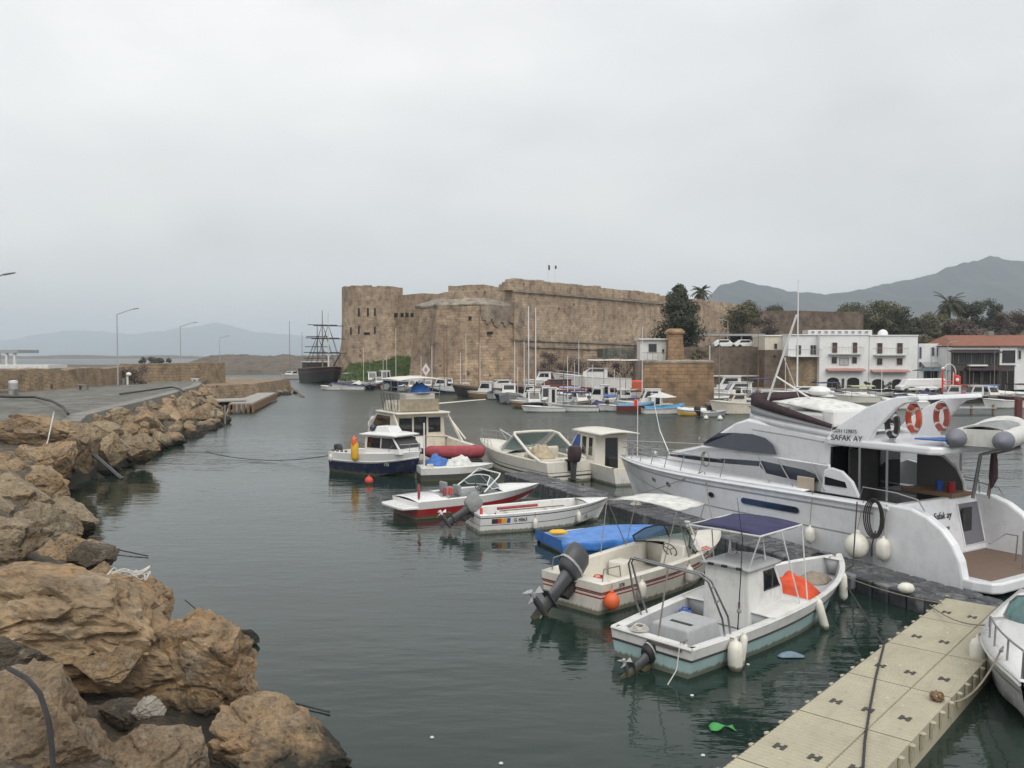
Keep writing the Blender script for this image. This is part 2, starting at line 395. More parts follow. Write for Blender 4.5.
def mat_leaf(name, c1, c2, c3=None):
    m, nt, b = newmat(name)
    o = coords(nt); n1 = nse(nt, o, .5, 4, .6); n2 = nse(nt, o, 4, 3, .6)
    col = mixc(nt, ramp(nt, n1, [(.38, (0, 0, 0)), (.62, (1, 1, 1))]), c1, c2)
    col = mixc(nt, 1, col, ramp(nt, n2, [(.3, (.6, .6, .6)), (.7, (1.35, 1.35, 1.35))]), 'MULTIPLY')
    nt.links.new(col, b.inputs['Base Color']); b.inputs['Roughness'].default_value = .7
    b.inputs['Specular IOR Level'].default_value = .25
    return m
M_DARKLEAF = mat_leaf('cypress_leaves', (.036, .045, .027), (.065, .072, .044))
M_OLIVE = mat_leaf('olive_leaves', (.085, .092, .05), (.14, .125, .075))
M_PINE = mat_leaf('pine_leaves', (.05, .062, .036), (.095, .098, .058))
M_PALM = mat_leaf('palm_leaves', (.045, .055, .03), (.085, .08, .045))
M_GRASS = mat_leaf('bank_grass', (.035, .065, .018), (.075, .10, .03))
M_VINE = mat_leaf('dry_vine', (.085, .06, .055), (.13, .10, .085))
M_BARK = mat_ground('bark', (.11, .085, .065), (.16, .13, .1), 6, .95)

# ---------------------------------------------------------------- common boat materials
WHITE = paint('white_gelcoat', (.72, .72, .71), .25, grime=.16, coat=.3)
WHITE2 = paint('weathered_white', (.66, .66, .64), .4, grime=.35)
CREAM = paint('cream_gelcoat', (.69, .66, .585), .32, grime=.25)
CREAM2 = paint('aged_cream', (.62, .575, .48), .4, grime=.4)
AQUA = paint('pale_aqua_paint', (.36, .50, .50), .4, grime=.3, dirt=(.2, .22, .19))
GREYIN = paint('grey_deck_paint', (.40, .41, .42), .6, grime=.35)
BLACK = paint('black_rubber', (.02, .02, .022), .6, grime=.3)
CHAR = paint('charcoal_cowling', (.06, .063, .07), .4, grime=.25)
STEEL = paint('stainless_steel', (.36, .36, .365), .38, 1, grime=.15)
DSTEEL = paint('dull_steel', (.30, .28, .26), .45, .8, grime=.5)
NAVY = paint('navy_paint', (.012, .018, .05), .25, grime=.2, coat=.3)
REDP = paint('red_gelcoat', (.32, .02, .025), .3, grime=.2)
DRED = paint('maroon_paint', (.12, .03, .03), .5, grime=.3)
WOODB = paint('brown_wood', (.20, .12, .065), .6, grime=.5)
TEAK = paint('teak_deck', (.17, .115, .085), .7, grime=.5)
FENDW = paint('fender_vinyl', (.72, .70, .62), .45, grime=.35)
ORANGE = paint('orange_plastic', (.72, .13, .04), .45, grime=.2)
YELLOW = paint('yellow_plastic', (.72, .42, .03), .45, grime=.2)
BLUEP = paint('blue_plastic', (.03, .09, .35), .45, grime=.2)
GREYP = paint('grey_paint', (.34, .345, .35), .5, grime=.3)
C_BLUE = cloth('blue_tarpaulin', (.045, .16, .48), .45)
C_NAVY = cloth('navy_canvas', (.035, .035, .105))
C_WHITE = cloth('white_canvas', (.72, .72, .69))
C_GREY = cloth('grey_canvas', (.30, .31, .31))
C_RED = cloth('faded_red_cover', (.38, .075, .09))
C_ORANGE = cloth('orange_tarpaulin', (.75, .085, .02), .6)
C_MAROON = cloth('brown_maroon_canvas', (.06, .036, .042))
ROPE = cloth('rope_fibre', (.30, .26, .2)); DROPE = cloth('dark_rope', (.05, .05, .05)); WROPE = cloth('pale_rope', (.62, .6, .55))
GLASS = glass()
BGLASS = glass('bluish_glass', (.022, .028, .045), .08)
CLEAR = clear_glass('tinted_screen', (.62, .72, .72), .35)
SMOKE = clear_glass('smoke_screen', (.22, .21, .22), .5)
INK = paint('black_lettering', (.02, .02, .025), .5, grime=0)
INKW = paint('white_lettering', (.7, .7, .7), .5, grime=0)
INKR = paint('red_lettering', (.6, .06, .04), .5, grime=0)
# ================================================================ THE SETTING
# water: one sheet to the horizon
mb = MB()
def wsheet(xs, ys):
    o = len(mb.v)
    for y in ys:
        for x in xs: mb.v.append((x, y, 0))
    n = len(xs)
    for j in range(len(ys) - 1):
        for i in range(n - 1):
            mb.f.append((o + j * n + i, o + j * n + i + 1, o + (j + 1) * n + i + 1, o + (j + 1) * n + i)); mb.m.append(0)
wsheet([-14500, -2000, -400, -100, 0, 100, 400, 2000, 14500], [-600, -60, 0, 60, 200, 600, 2000, 5000, 12700])
struct(mb.build('water', M_WATER, recalc=False))

# haze: the air over the bay
mv, nt, b = newmat('sea_haze'); nt.nodes.remove(b)
pv = nt.nodes.new('ShaderNodeVolumePrincipled')
pv.inputs['Color'].default_value = (.81, .895, .98, 1); pv.inputs['Density'].default_value = .00019; pv.inputs['Anisotropy'].default_value = .15
nt.links.new(pv.outputs[0], nt.nodes['Material Output'].inputs['Volume'])
hz = MB().box((0, 6100, 219), (30000, 13600, 440)).build('haze', mv); struct(hz, 'stuff')

# mountains
def range_mesh(name, sil, Y, depth, amp, n=160, m=14, seed=0):
    pts = [D(px, py, Y) for px, py in sil]
    def top(x):
        for a, c in zip(pts, pts[1:]):
            if a.x <= x <= c.x:
                t = (x - a.x) / (c.x - a.x); t = t * t * (3 - 2 * t) * .6 + t * .4
                return lerp(a.z, c.z, t)
        return pts[0].z if x < pts[0].x else pts[-1].z
    x0, x1 = pts[0].x, pts[-1].x
    def fn(u, v):
        x = lerp(x0, x1, u); h = top(x); h += h * .055 * NZ.fractal(V((x * .0075, seed, 0)), .9, 2.1, 6)
        y = Y - depth + depth * 1.6 * v
        k = v / .625
        prof = max(0, min(1, k)) ** 1.15 if k <= 1 else max(0, 1 - (k - 1) * 1.4)
        z = h * prof
        q = NZ.fractal(V((x * .0022 + seed, y * .0022, .3)), 1, 2, 6)
        rid = abs(NZ.noise(V((x * .004 + seed, y * .0012, 3))))
        z += amp * q * min(1, k) * (.25 if abs(k - 1) < .05 else 1) - rid * amp * .9 * min(1, k) * (0 if abs(k - 1) < .06 else 1)
        return (x, y, max(z, -1.5))
    o = MB().grid(fn, n, m).build(name, M_MOUNT, smooth=True, recalc=False); return struct(o)
range_mesh('mountains', [(600, 352), (660, 318), (705, 296), (722, 284), (740, 278), (765, 283), (790, 289), (810, 292), (832, 294), (855, 291), (890, 283), (920, 275), (950, 268), (975, 258), (990, 254), (1008, 257), (1024, 259), (1060, 252), (1120, 262), (1250, 280), (1500, 330)], 3000, 1300, 60, 420, 32)
range_mesh('far_mountains', [(-300, 352), (-60, 346), (10, 340), (40, 334), (70, 331), (100, 331), (130, 334), (160, 331), (185, 327), (203, 325), (215, 322), (232, 326), (255, 332), (285, 335), (320, 337), (360, 342), (460, 352)], 11000, 1500, 40, 160, 32, seed=4)

# low coast beyond the breakwater
def low_coast(u, v):
    x = lerp(-1300, -380, u); y = 1350 + 250 * v
    return (x, y, (4.5 + 4 * NZ.noise(V((x * .01, y * .01, 0)))) * sin(pi * min(1, v * 1.0)) + 1.2 * NZ.noise(V((x * .05, y * .03, 2))) - .2)
struct(MB().grid(low_coast, 90, 8).build('coast', M_SPIT, smooth=True, recalc=False))
def spit(u, v):
    x = lerp(-112, -42, u); y = 262 + 60 * v + 10 * u
    h = 6.0 * sin(pi * v) ** .6 * (min(1, u * 4 + .45))
    return (x, y, h + (.7 * NZ.fractal(V((x * .16, y * .16, 0)), 1, 2, 5)) * (1 if 0 < v < 1 else 0) - .3)
struct(MB().grid(spit, 120, 40).build('rubble_spit', M_SPIT, recalc=False))

# quay and town hill
quay = [(-50, 218), (-44, 206), (-24, 176), (-8, 149), (2, 121), (13, 105), (26, 105), (31, 128), (60, 133), (90, 136), (150, 139), (420, 150), (420, 420), (-60, 420)]
struct(MB().prism(quay, -1.5, .75).build('quay', M_QUAY, uv=True))
def hill(u, v):
    x = lerp(34, 330, u); y = 150 + 220 * v
    h = .6 + min(1, v * 4) * 6.4 + 8.5 * min(1, max(0, (v - .14)) * 2.6) * (1 + .002 * (x - 60))
    return (x, y, h + 1.3 * NZ.fractal(V((x * .04, y * .04, 0)), 1, 2, 4) * min(1, v * 4))
struct(MB().grid(hill, 60, 40).build('hillside', M_EARTH, smooth=True, recalc=False))

# ---- the breakwater on the left: rubble core, road, wall
SHORE = [(3.5, -4), (1.6, 3), (-.6, 9), (-2.4, 12.4), (-4.8, 15.7), (-8.6, 20.8), (-13.8, 26), (-19.0, 31), (-20.6, 44), (-24.9, 70), (-31, 92), (-38.4, 108)]
EDGE = [(-5, -6, 3.0), (-6, 3, 2.6), (-6.5, 9, 2.0), (-8.5, 13, 1.6), (-11, 17, 1.8), (-14, 23, 2.1), (-17, 30, 2.45), (-21, 38, 2.5), (-24.2, 48, 2.5), (-30, 74, 2.5), (-34.6, 93, 2.5), (-40, 110, 2.5)]
LEFT = [(-60, -6), (-60, 3), (-60, 9), (-60, 13), (-60, 17), (-60, 23), (-60, 30), (-60, 38), (-60, 48), (-60, 74), (-60, 93), (-60, 112)]
def core(u, v):
    t = u * (len(SHORE) - 1); i = min(int(t), len(SHORE) - 2); k = t - i
    s = V(SHORE[i]).lerp(V(SHORE[i + 1]), k); e = V(EDGE[i]).lerp(V(EDGE[i + 1]), k); l = V(LEFT[i]).lerp(V(LEFT[i + 1]), k)
    if v < .6:
        a = v / .6; x = lerp(s.x + .4, e.x, a); y = lerp(s.y, e.y, a); z = lerp(-.8, e.z - .25, a ** .8)
        z += .3 * NZ.fractal(V((x * .7, y * .7, 1)), 1, 2, 4) * (1 if 0 < a < .9 else 0)
    else:
        a = (v - .6) / .4; x = lerp(e.x, l.x, a); y = lerp(e.y, l.y, a); z = e.z - .25
    return (x, y, z)
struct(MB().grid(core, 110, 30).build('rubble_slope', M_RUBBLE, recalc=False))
road = [(-22.8, 43.5), (-24.9, 48), (-30.6, 74), (-35.2, 93), (-40, 109), (-43, 121), (-46, 121), (-46, 104), (-46, 60), (-46, 42), (-34, 43)]
struct(MB().prism(road, 1.9, 2.55).build('road', M_ROAD))
kerb = MB()
er = [(-22.6, 43.5), (-24.5, 48), (-30.2, 74), (-34.8, 93), (-38.4, 104)]
for a, c in zip(er, er[1:]):
    a, c = V((*a, 0)), V((*c, 0)); n = (c - a).cross(V((0, 0, 1))).normalized() * .5
    kerb.prism([(a - n * 1), (c - n * 1), (c + n * .9), (a + n * .9)], 2.0, 2.64)
struct(kerb.build('road_kerb', M_CONC, bev=.04))
struct(MB().prism([(-38.4, 108), (-34.9, 118.6), (-36.3, 141.5), (-50, 150), (-54, 118), (-43, 104.5)], -1, 2.05, top=[(-39, 108.6), (-35.6, 118.8), (-37, 141), (-50, 149), (-53, 118), (-43, 105.5)]).build('breakwater_tip', M_SEAWALL, uv=True))
def rough_wall(name, label, pts, z0, h, th, mat, jag=.15, seg=1.6, cat='wall'):
    """a free-standing rough wall with an uneven top"""
    mb = MB(); rows = []
    P = [V((*p, 0)) for p in pts]
    st = [P[0]]
    for a, c in zip(P, P[1:]):
        n = max(1, int((c - a).length / seg))
        st += [a.lerp(c, (i + 1) / n) for i in range(n)]
    for i, p in enumerate(st):
        d = (st[min(i + 1, len(st) - 1)] - st[max(i - 1, 0)]).normalized(); n = V((d.y, -d.x, 0)) * th / 2
        t = h + jag * NZ.noise(V((p.x * .31, p.y * .31, 0))) + jag * .9 * NZ.noise(V((p.x * 1.7, p.y * 1.7, 3)))
        w0 = .1 * NZ.noise(V((p.x, p.y, 5)))
        rows.append([p + n * (1.25 + w0) + V((0, 0, z0)), p + n * (1 + w0) + V((0, 0, z0 + t)), p - n + V((0, 0, z0 + t + jag * .3)), p - n * 1.25 + V((0, 0, z0))])
    mb.rings(rows, True, True)
    o = mb.build(name, mat, uv=True); return tag(o, label, cat)
rough_wall('stone_wall', 'long low rough stone wall along the far side of the breakwater road', [(-46.5, 30), (-46.5, 101)], 2.4, 2.15, 1.0, M_SEAWALL, .24, .8)
rough_wall('stone_wall', 'taller squared tan stone wall at the end of the breakwater road', [(-47.5, 104), (-41.4, 121)], 2.0, 2.9, 1.2, M_SEAWALL, .08)

# ---- boulders: every one an object
def rock_mesh(seed, sub=4, cuts=14, rough=.16):
    rnd = random.Random(seed)
    bm = bmesh.new(); bmesh.ops.create_icosphere(bm, subdivisions=sub, radius=1)
    pl = []
    for _ in range(cuts):
        n = V((rnd.uniform(-1, 1), rnd.uniform(-1, 1), rnd.uniform(-.8, 1))).normalized(); pl.append((n, rnd.uniform(.5, .84)))
    off = V((rnd.uniform(0, 50), rnd.uniform(0, 50), 0))
    for v in bm.verts:
        p = v.co.copy()
        for n, d in pl:
            k = p.dot(n)
            if k > d: p -= n * (k - d) * .98
        q = p + off
        f = NZ.fractal(q * 1.3, .9, 2.1, 6) * rough * .45 + NZ.fractal(q * 6, .7, 2.1, 4) * rough * .34 - rough * .8 * max(0, 1 - abs(NZ.noise(q * 1.6 + V((3, 3, 3)))) / .09)
        c = NZ.noise(q * 2.2 + V((9, 0, 0)))
        f -= max(0, c - .25) * rough * 1.3
        v.co = p * (1 + f)
    me = bpy.data.meshes.new('boulder'); bm.to_mesh(me); bm.free()
    me.polygons.foreach_set('use_smooth', [True] * len(me.polygons)); me.set_sharp_from_angle(angle=radians(24)); return me
def boulder(loc, r, rot, me, mat, label, group=None):
    m = me if me.users == 0 or me.materials and me.materials[0] == mat else me.copy()
    if not m.materials: m.materials.append(mat)
    o = bpy.data.objects.new('boulder', m); COL.objects.link(o)
    o.location = loc; o.scale = r; o.rotation_euler = rot
    return tag(o, label, 'boulder', group)
BIG = [  # px, py, Y, (rx, ry, rz), rotation, seed, material, label
    (60, 612, 13.4, (2.5, 1.5, 1.12), (.12, .22, .1), 1, M_ROCK, 'largest ochre boulder slab, overhanging the dark gap on the left shore'),
    (205, 668, 13.6, (1.2, 1.0, .98), (.1, .25, .5), 2, M_ROCK, 'brown boulder at the water edge just right of the largest slab'),
    (38, 745, 10.3, (1.12, .9, 1.02), (0, .1, .3), 3, M_ROCK, 'ochre boulder in the bottom corner with a black hose across it'),
    (168, 768, 10.7, (.80, .8, .72), (0, .1, 1.2), 4, M_ROCK, 'pitted greyish boulder between the hose boulder and the flat orange boulder'),
    (285, 758, 11.9, (1.3, 1.0, .85), (0, .18, .1), 5, M_ROCK, 'flat topped orange tan boulder standing in the water at the bottom edge'),
    (140, 598, 16.6, (.85, .9, .62), (0, .2, .4), 6, M_ROCK, 'rounded tan boulder with a pale net heap on its top'),
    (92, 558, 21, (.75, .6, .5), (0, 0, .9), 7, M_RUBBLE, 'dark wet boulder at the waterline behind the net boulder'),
    (4, 540, 18.5, (1.25, 1.0, .72), (0, .12, .2), 8, M_ROCK2, 'tan boulder on the left frame edge above the largest slab'),
    (12, 500, 25, (1.2, 1.1, 1.0), (0, .1, .8), 9, M_ROCK2, 'pale tan boulder beside the small dark cove'),
    (45, 486, 28, (1.05, 1.0, .85), (.1, .2, 1.8), 10, M_ROCK, 'split brown boulder with a sloping face above the dark cove'),
    (30, 430, 36, (2.0, 1.2, .95), (0, .04, .1), 11, M_ROCK, 'long flat tan boulder crowning the slope beside the road edge'),
    (52, 458, 34.5, (1.0, .9, 1.1), (0, .3, .6), 12, M_ROCK, 'brown boulder wedged under the long flat crowning boulder'),
    (84, 447, 38, (1.0, .9, 1.25), (0, .3, 1.9), 13, M_ROCK, 'steep brown boulder that the black pipe leans against'),
    (112, 450, 42, (1.05, .9, .95), (0, .15, .5), 14, M_ROCK2, 'yellowish boulder behind the lower end of the black pipe'),
    (143, 448, 45, (1.15, .9, .85), (0, .2, .2), 15, M_ROCK, 'bright tan boulder with one broad smooth face near the water'),
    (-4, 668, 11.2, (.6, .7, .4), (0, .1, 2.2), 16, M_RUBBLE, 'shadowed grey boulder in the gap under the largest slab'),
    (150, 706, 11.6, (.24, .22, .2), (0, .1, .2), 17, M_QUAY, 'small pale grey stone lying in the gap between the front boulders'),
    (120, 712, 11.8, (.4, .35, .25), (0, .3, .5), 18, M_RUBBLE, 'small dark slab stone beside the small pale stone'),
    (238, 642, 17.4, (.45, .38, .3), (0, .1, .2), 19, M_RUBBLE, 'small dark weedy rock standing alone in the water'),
    (112, 668, 12.6, (.55, .5, .4), (0, .1, .9), 20, M_ROCK, 'small brown stone lodged deep in the dark gap'),
]
for px, py, Y, r, rot, sd_, mt, lab in BIG:
    near = Y < 14
    boulder(D(px, py, Y), r, rot, rock_mesh(sd_, 6 if near and r[0] > .6 else 5, 15, .17), mt, lab)
rnd = random.Random(21)
RM = [rock_mesh(100 + k, 5, 12, .13) for k in range(10)]
for k, me in enumerate(RM): me.materials.append((M_ROCK, M_ROCK2, M_ROCK)[k % 3])
placed = [(D(b[0], b[1], b[2]), max(b[3])) for b in BIG]
GLAB = 'weathered tan boulder, one of many heaped on the rubble slope below the road'
cnt = 0
for _ in range(6000):
    if cnt >= 190: break
    t = rnd.uniform(3.2, len(SHORE) - 1.01) ; t = 3.2 + (t - 3.2) * rnd.uniform(.6, 1); i = int(t); k = t - i
    s = V(SHORE[i]).lerp(V(SHORE[i + 1]), k); e = V(EDGE[i]).lerp(V(EDGE[i + 1]), k)
    a = rnd.uniform(-.05, 1.0 if s.y > 46 else 1.7)
    r = rnd.choice((.5, .65, .8, 1.0, 1.2)) * rnd.uniform(.8, 1.1)
    x = lerp(s.x, e.x, a); y = lerp(s.y, e.y, a); z = lerp(0.1, e.z - .3 - r * .3, min(1, max(0, a)) ** .85) + rnd.uniform(-.1, .25)
    p = V((x, y, z))
    if abs(x) / max(y, 1) * 850 > 560: continue
    if y < 27 and a < .3: continue
    if any((p - q).length < (r + R) * (.8 if R < 1.25 else .78) for q, R in placed): continue
    placed.append((p, r)); cnt += 1
    boulder(p, (r * rnd.uniform(.9, 1.35), r * rnd.uniform(.8, 1.1), r * rnd.uniform(.6, .9)), (rnd.uniform(-.3, .3), rnd.uniform(-.3, .3), rnd.uniform(0, 6.3)), RM[cnt % 10], RM[cnt % 10].materials[0], GLAB, 'boulders of the breakwater slope')
# a few along the foot of the breakwater tip
for k in range(9):
    px = rnd.uniform(238, 296); p = G(px, rnd.uniform(391, 398) if px > 262 else 400, .05)
    boulder(p, (rnd.uniform(.5, .9),) * 3, (0, 0, rnd.uniform(0, 6)), RM[k % 10], RM[k % 10].materials[0], 'low rock at the foot of the breakwater tip', 'rocks round the breakwater tip')

# ---------------------------------------------------------------- castle
castle = thing('castle', 'huge medieval stone castle with round tower and bastion across the harbour', 'castle', (0, 165, .75))
def cpart(mb, name, mat, **k):
    mb.v = [(x, y - 165, z - .75) for x, y, z in mb.v]
    return mb.build(name, mat, castle, uv=True, **k)
def battered(mb, poly, z0, z1, inset, zt=None, steps=6, noise_amp=.12):
    c = sum((V((*p, 0)) for p in poly), V()) / len(poly); R = []
    # refine the outline so the faces are not perfectly straight
    fine = []
    for a, b2 in zip(poly, poly[1:] + poly[:1]):
        L = hypot(b2[0] - a[0], b2[1] - a[1]); n = max(1, int(L / 2.2))
        fine += [(lerp(a[0], b2[0], i / n), lerp(a[1], b2[1], i / n)) for i in range(n)]
    for s in range(steps + 1):
        t = s / steps; ring = []
        for x, y in fine:
            d = V((x, y, 0)) - c; k = 1 - inset * t / d.length
            z = lerp(z0, z1, t); p = c + d * k
            q = noise_amp * NZ.noise(V((p.x * .5, p.y * .5, z * .4)))
            p += d.normalized() * q; p.z = z + (0 if s < steps else .35 * NZ.noise(V((p.x * .6, p.y * .6, 8))))
            ring.append(p)
        R.append(ring)
    mb.rings(R, True, True)
tw = MB(); prof = [(8.4, .75), (7.9, 3), (7.2, 6.5), (6.75, 9), (6.65, 14), (6.6, 20.0)]
R = []
for r, z in prof:
    R.append([V((-30.6 + r * cos(2 * pi * k / 40), 187 + r * sin(2 * pi * k / 40), z)) for k in range(40)])
tw.rings(R, True, True); cpart(tw, 'round_tower', M_CASTLE, smooth=30)
pr = MB()
for k in range(40):
    a0, a1 = 2 * pi * k / 40, 2 * pi * (k + .97) / 40; h = .75 + .22 * NZ.noise(V((k * .7, 0, 3))) - .2 * (k % 7 == 3) - .25 * abs(NZ.noise(V((k * 1.9, 4, 3))))
    pr.prism([(-30.6 + 6.6 * cos(a0), 187 + 6.6 * sin(a0)), (-30.6 + 6.6 * cos(a1), 187 + 6.6 * sin(a1)), (-30.6 + 5.6 * cos(a1), 187 + 5.6 * sin(a1)), (-30.6 + 5.6 * cos(a0), 187 + 5.6 * sin(a0))], 19.9, 20 + h)
cpart(pr, 'tower_parapet', M_CASTLE)
cw = MB(); battered(cw, [(-25, 184.5), (-14, 177), (2, 166), (6, 175), (-18, 196), (-26, 194)], .75, 19.0, .4); cpart(cw, 'curtain_wall', M_CASTLE)
kb = MB(); battered(kb, [(-13.4, 177.2), (-5.6, 172.6), (-3.4, 176), (-10, 182)], 17, 20.3, .1); cpart(kb, 'raised_block', M_CASTLE)
kb = MB(); battered(kb, [(-4, 172), (1, 168), (3, 172), (-1, 177)], 17, 19.6, .1); cpart(kb, 'raised_block', M_CASTLE)
bs = MB(); battered(bs, [(-18.6, 153), (-13.5, 146.5), (-5.4, 145.2), (2.8, 151.5), (4, 168), (-10, 174), (-17, 168)], .75, 14.5, 1.3); cpart(bs, 'bastion', M_CASTLE2)
# grey weathered upper courses and the sloping bastion parapet
bp = MB(); rim = [(-17.4, 153.4), (-13.0, 147.8), (-5.5, 146.5), (1.8, 152.2), (3, 167), (-10, 172.6), (-16, 167.2)]
cen = V((-7, 159, 0))
R = []
for ins, z in ((-.12, 14.45), (-.15, 14.75), (.9, 15.35), (2.6, 15.9), (3.4, 15.3)):
    ring = []
    for a, b2 in zip(rim, rim[1:] + rim[:1]):
        for i in range(6):
            p = V((lerp(a[0], b2[0], i / 6), lerp(a[1], b2[1], i / 6), 0)); d = p - cen
            p = cen + d * (1 - ins / d.length); p.z = z + .3 * NZ.noise(V((p.x * .45, p.y * .45, z))); ring.append(p)
    R.append(ring)
bp.rings(R, True, True); cpart(bp, 'bastion_parapet', M_GREYST)
rc = MB(); up = []; dn = []; rcr = random.Random(4); zz = 12.6
for k in range(27):
    q = k / 26
    for e_ in (0, .98):
        qq = min(1, (k + e_) / 27); x_ = lerp(-5.35, 2.2, qq); y_ = lerp(146.52, 152.12, qq)
        up.append(V((x_ + .02, y_ - .02, 14.5))); dn.append(V((x_, y_ - .3 * (14.5 - zz) / 3.2, zz)))
    zz = min(13.8, max(10.9, zz + .5 * rcr.choice((-1, -1, 0, 1, 1, 0)) + (.25 if k > 20 else -.06)))
rc.rings([dn, up], False, False); cpart(rc, 'rubble_course', mat_masonry('patched_rubble', (.36, .30, .235), (.26, .215, .17), (.16, .13, .1), .6, .35, (.18, .15, .12), .9), solid=.05)
mw = MB(); battered(mw, [(.2, 150), (33.3, 185.5), (60, 216), (55, 226), (-3, 172), (-1.6, 153)], .75, 17.6, .5, noise_amp=.18); cpart(mw, 'main_wall', M_CASTLE)
# parapet: broken merlons, some gaps
pp = MB(); A_, B_, C_ = V((.7, 150.6, 0)), V((33.4, 186, 0)), V((59.6, 216.4, 0))
def run(a, c, zs, ze, gaps, n):
    d = (c - a).normalized(); nn = V((-d.y, d.x, 0))
    for k in range(n):
        if k in gaps: continue
        p, q = a.lerp(c, k / n), a.lerp(c, (k + .985) / n); z = lerp(zs, ze, k / n) + .28 * NZ.noise(V((k * .8, zs, 1)))
        pp.prism([p, q, q + nn * 1.6, p + nn * 1.6], 17.4, z)
run(A_, B_, 19.6, 19.3, (21, 24), 25); run(B_, C_, 19.0, 18.6, (4,), 16)
run(A_, V((-1.0, 154, 0)), 19.4, 18.4, (), 3)
cpart(pp, 'parapet', M_CASTLE, bev=.12)
cs = MB()
d1 = (B_ - A_).normalized()
for z0, z1, a, c in ((17.15, 17.0, 0, 1), (8.6, 7.9, .0, .98), (7.35, 6.9, .08, .72)):
    p, q = A_.lerp(B_, a) - V((.55, .75, 0)), A_.lerp(B_, c) - V((.55, .75, 0)); n = V((d1.y, -d1.x, 0))
    cs.rings([[p + V((0, 0, z0)), p + n * .28 + V((0, 0, z0)), p + n * .28 + V((0, 0, z0 + .3)), p + V((0, 0, z0 + .3))], [q + V((0, 0, z1)), q + n * .28 + V((0, 0, z1)), q + n * .28 + V((0, 0, z1 + .3)), q + V((0, 0, z1 + .3))]], True, True)
cpart(cs, 'string_course', M_GREYST)
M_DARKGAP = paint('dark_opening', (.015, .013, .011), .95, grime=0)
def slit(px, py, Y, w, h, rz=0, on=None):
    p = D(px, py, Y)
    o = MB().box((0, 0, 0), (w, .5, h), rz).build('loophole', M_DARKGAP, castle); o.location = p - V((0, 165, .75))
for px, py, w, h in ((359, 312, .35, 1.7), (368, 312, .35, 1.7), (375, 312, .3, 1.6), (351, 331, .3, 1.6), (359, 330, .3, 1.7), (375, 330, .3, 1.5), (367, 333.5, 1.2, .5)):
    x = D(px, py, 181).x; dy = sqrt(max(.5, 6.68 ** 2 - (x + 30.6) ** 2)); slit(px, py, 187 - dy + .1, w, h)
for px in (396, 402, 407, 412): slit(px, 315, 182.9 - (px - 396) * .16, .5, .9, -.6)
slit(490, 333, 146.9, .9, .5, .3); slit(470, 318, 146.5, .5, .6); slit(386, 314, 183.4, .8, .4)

# grass bank below the tower
def bank(u, v):
    x = lerp(-34.5, -15.5, u); y = lerp(170, 186, v) - 6 * u
    return (x, y, .72 + 4.9 * v ** .8 + .35 * NZ.noise(V((x * .5, y * .5, 0))) * v)
struct(MB().grid(bank, 24, 10).build('grass_bank', M_GRASS, smooth=True, recalc=False))
gm = MB()
for _ in range(2600):
    u, v = random.random(), random.random(); p = V(bank(u, v))
    gm.leaf(p + V((0, 0, random.uniform(.05, .3))), (random.uniform(-.6, .6), -1, random.uniform(-.1, .6)), random.uniform(.06, .14), random.uniform(.3, .7))
struct(gm.build('grass', M_GRASS, recalc=False), 'stuff')

# ---------------------------------------------------------------- trees and shrubs
def tree(name, label, loc, h, crown_r, mat, leaves, lw, seed, trunk_h=.35, blobs=9, shape='round', group=None, cat='tree', squash=.8):
    rd = random.Random(seed); random.seed(seed)
    t = thing(name, label, cat, loc, 0, group)
    tk = MB(); base = h * trunk_h
    tk.tube([(0, 0, -.3), (.1 * rd.uniform(-1, 1), 0, base * .6), (.2 * rd.uniform(-1, 1), .1, base * 1.2), (0, 0, h * .75)], [h * .03, h * .024, h * .018, h * .005], 7)
    cs = []
    for k in range(blobs):
        a = rd.uniform(0, 6.28)
        if shape == 'cone':
            f = k / blobs; rr = crown_r * (1 - f ** 2.2) * rd.uniform(.2, .62); z = lerp(base, h * .97, f ** .9); br = crown_r * lerp(.5, .17, f ** 1.5)
        elif shape == 'flat':
            rr = crown_r * rd.uniform(.2, .75); z = lerp(base, h, rd.uniform(.5, .92)); br = crown_r * rd.uniform(.28, .42)
        else:
            rr = crown_r * sqrt(rd.uniform(0, .55)); z = lerp(base * .9, h * .92, rd.random()); br = crown_r * rd.uniform(.35, .55)
        c = V((rr * cos(a), rr * sin(a), z)); cs.append((c, br))
        tk.tube([(0, 0, base * rd.uniform(.6, 1)), c * .55 + V((0, 0, base * .35)), c], [h * .013, h * .009, h * .003], 5)
    tk.build('trunk', M_BARK, t, smooth=True)
    cr = MB(); per = leaves // blobs
    for c, br in cs:
        for _ in range(per):
            d = V((rd.gauss(0, 1), rd.gauss(0, 1), rd.gauss(0, 1))).normalized(); q = rd.random() ** .45 * (1 + .25 * NZ.noise(d * 2.5 + c))
            p = c + V((d.x, d.y, d.z * squash)) * br * q
            cr.leaf(p, d + V((rd.uniform(-.7, .7), rd.uniform(-.7, .7), rd.uniform(0, .9))), lw * rd.uniform(.6, 1.3), lw * rd.uniform(1.2, 2.6))
    cr.build('crown', mat, t, recalc=False)
    return t
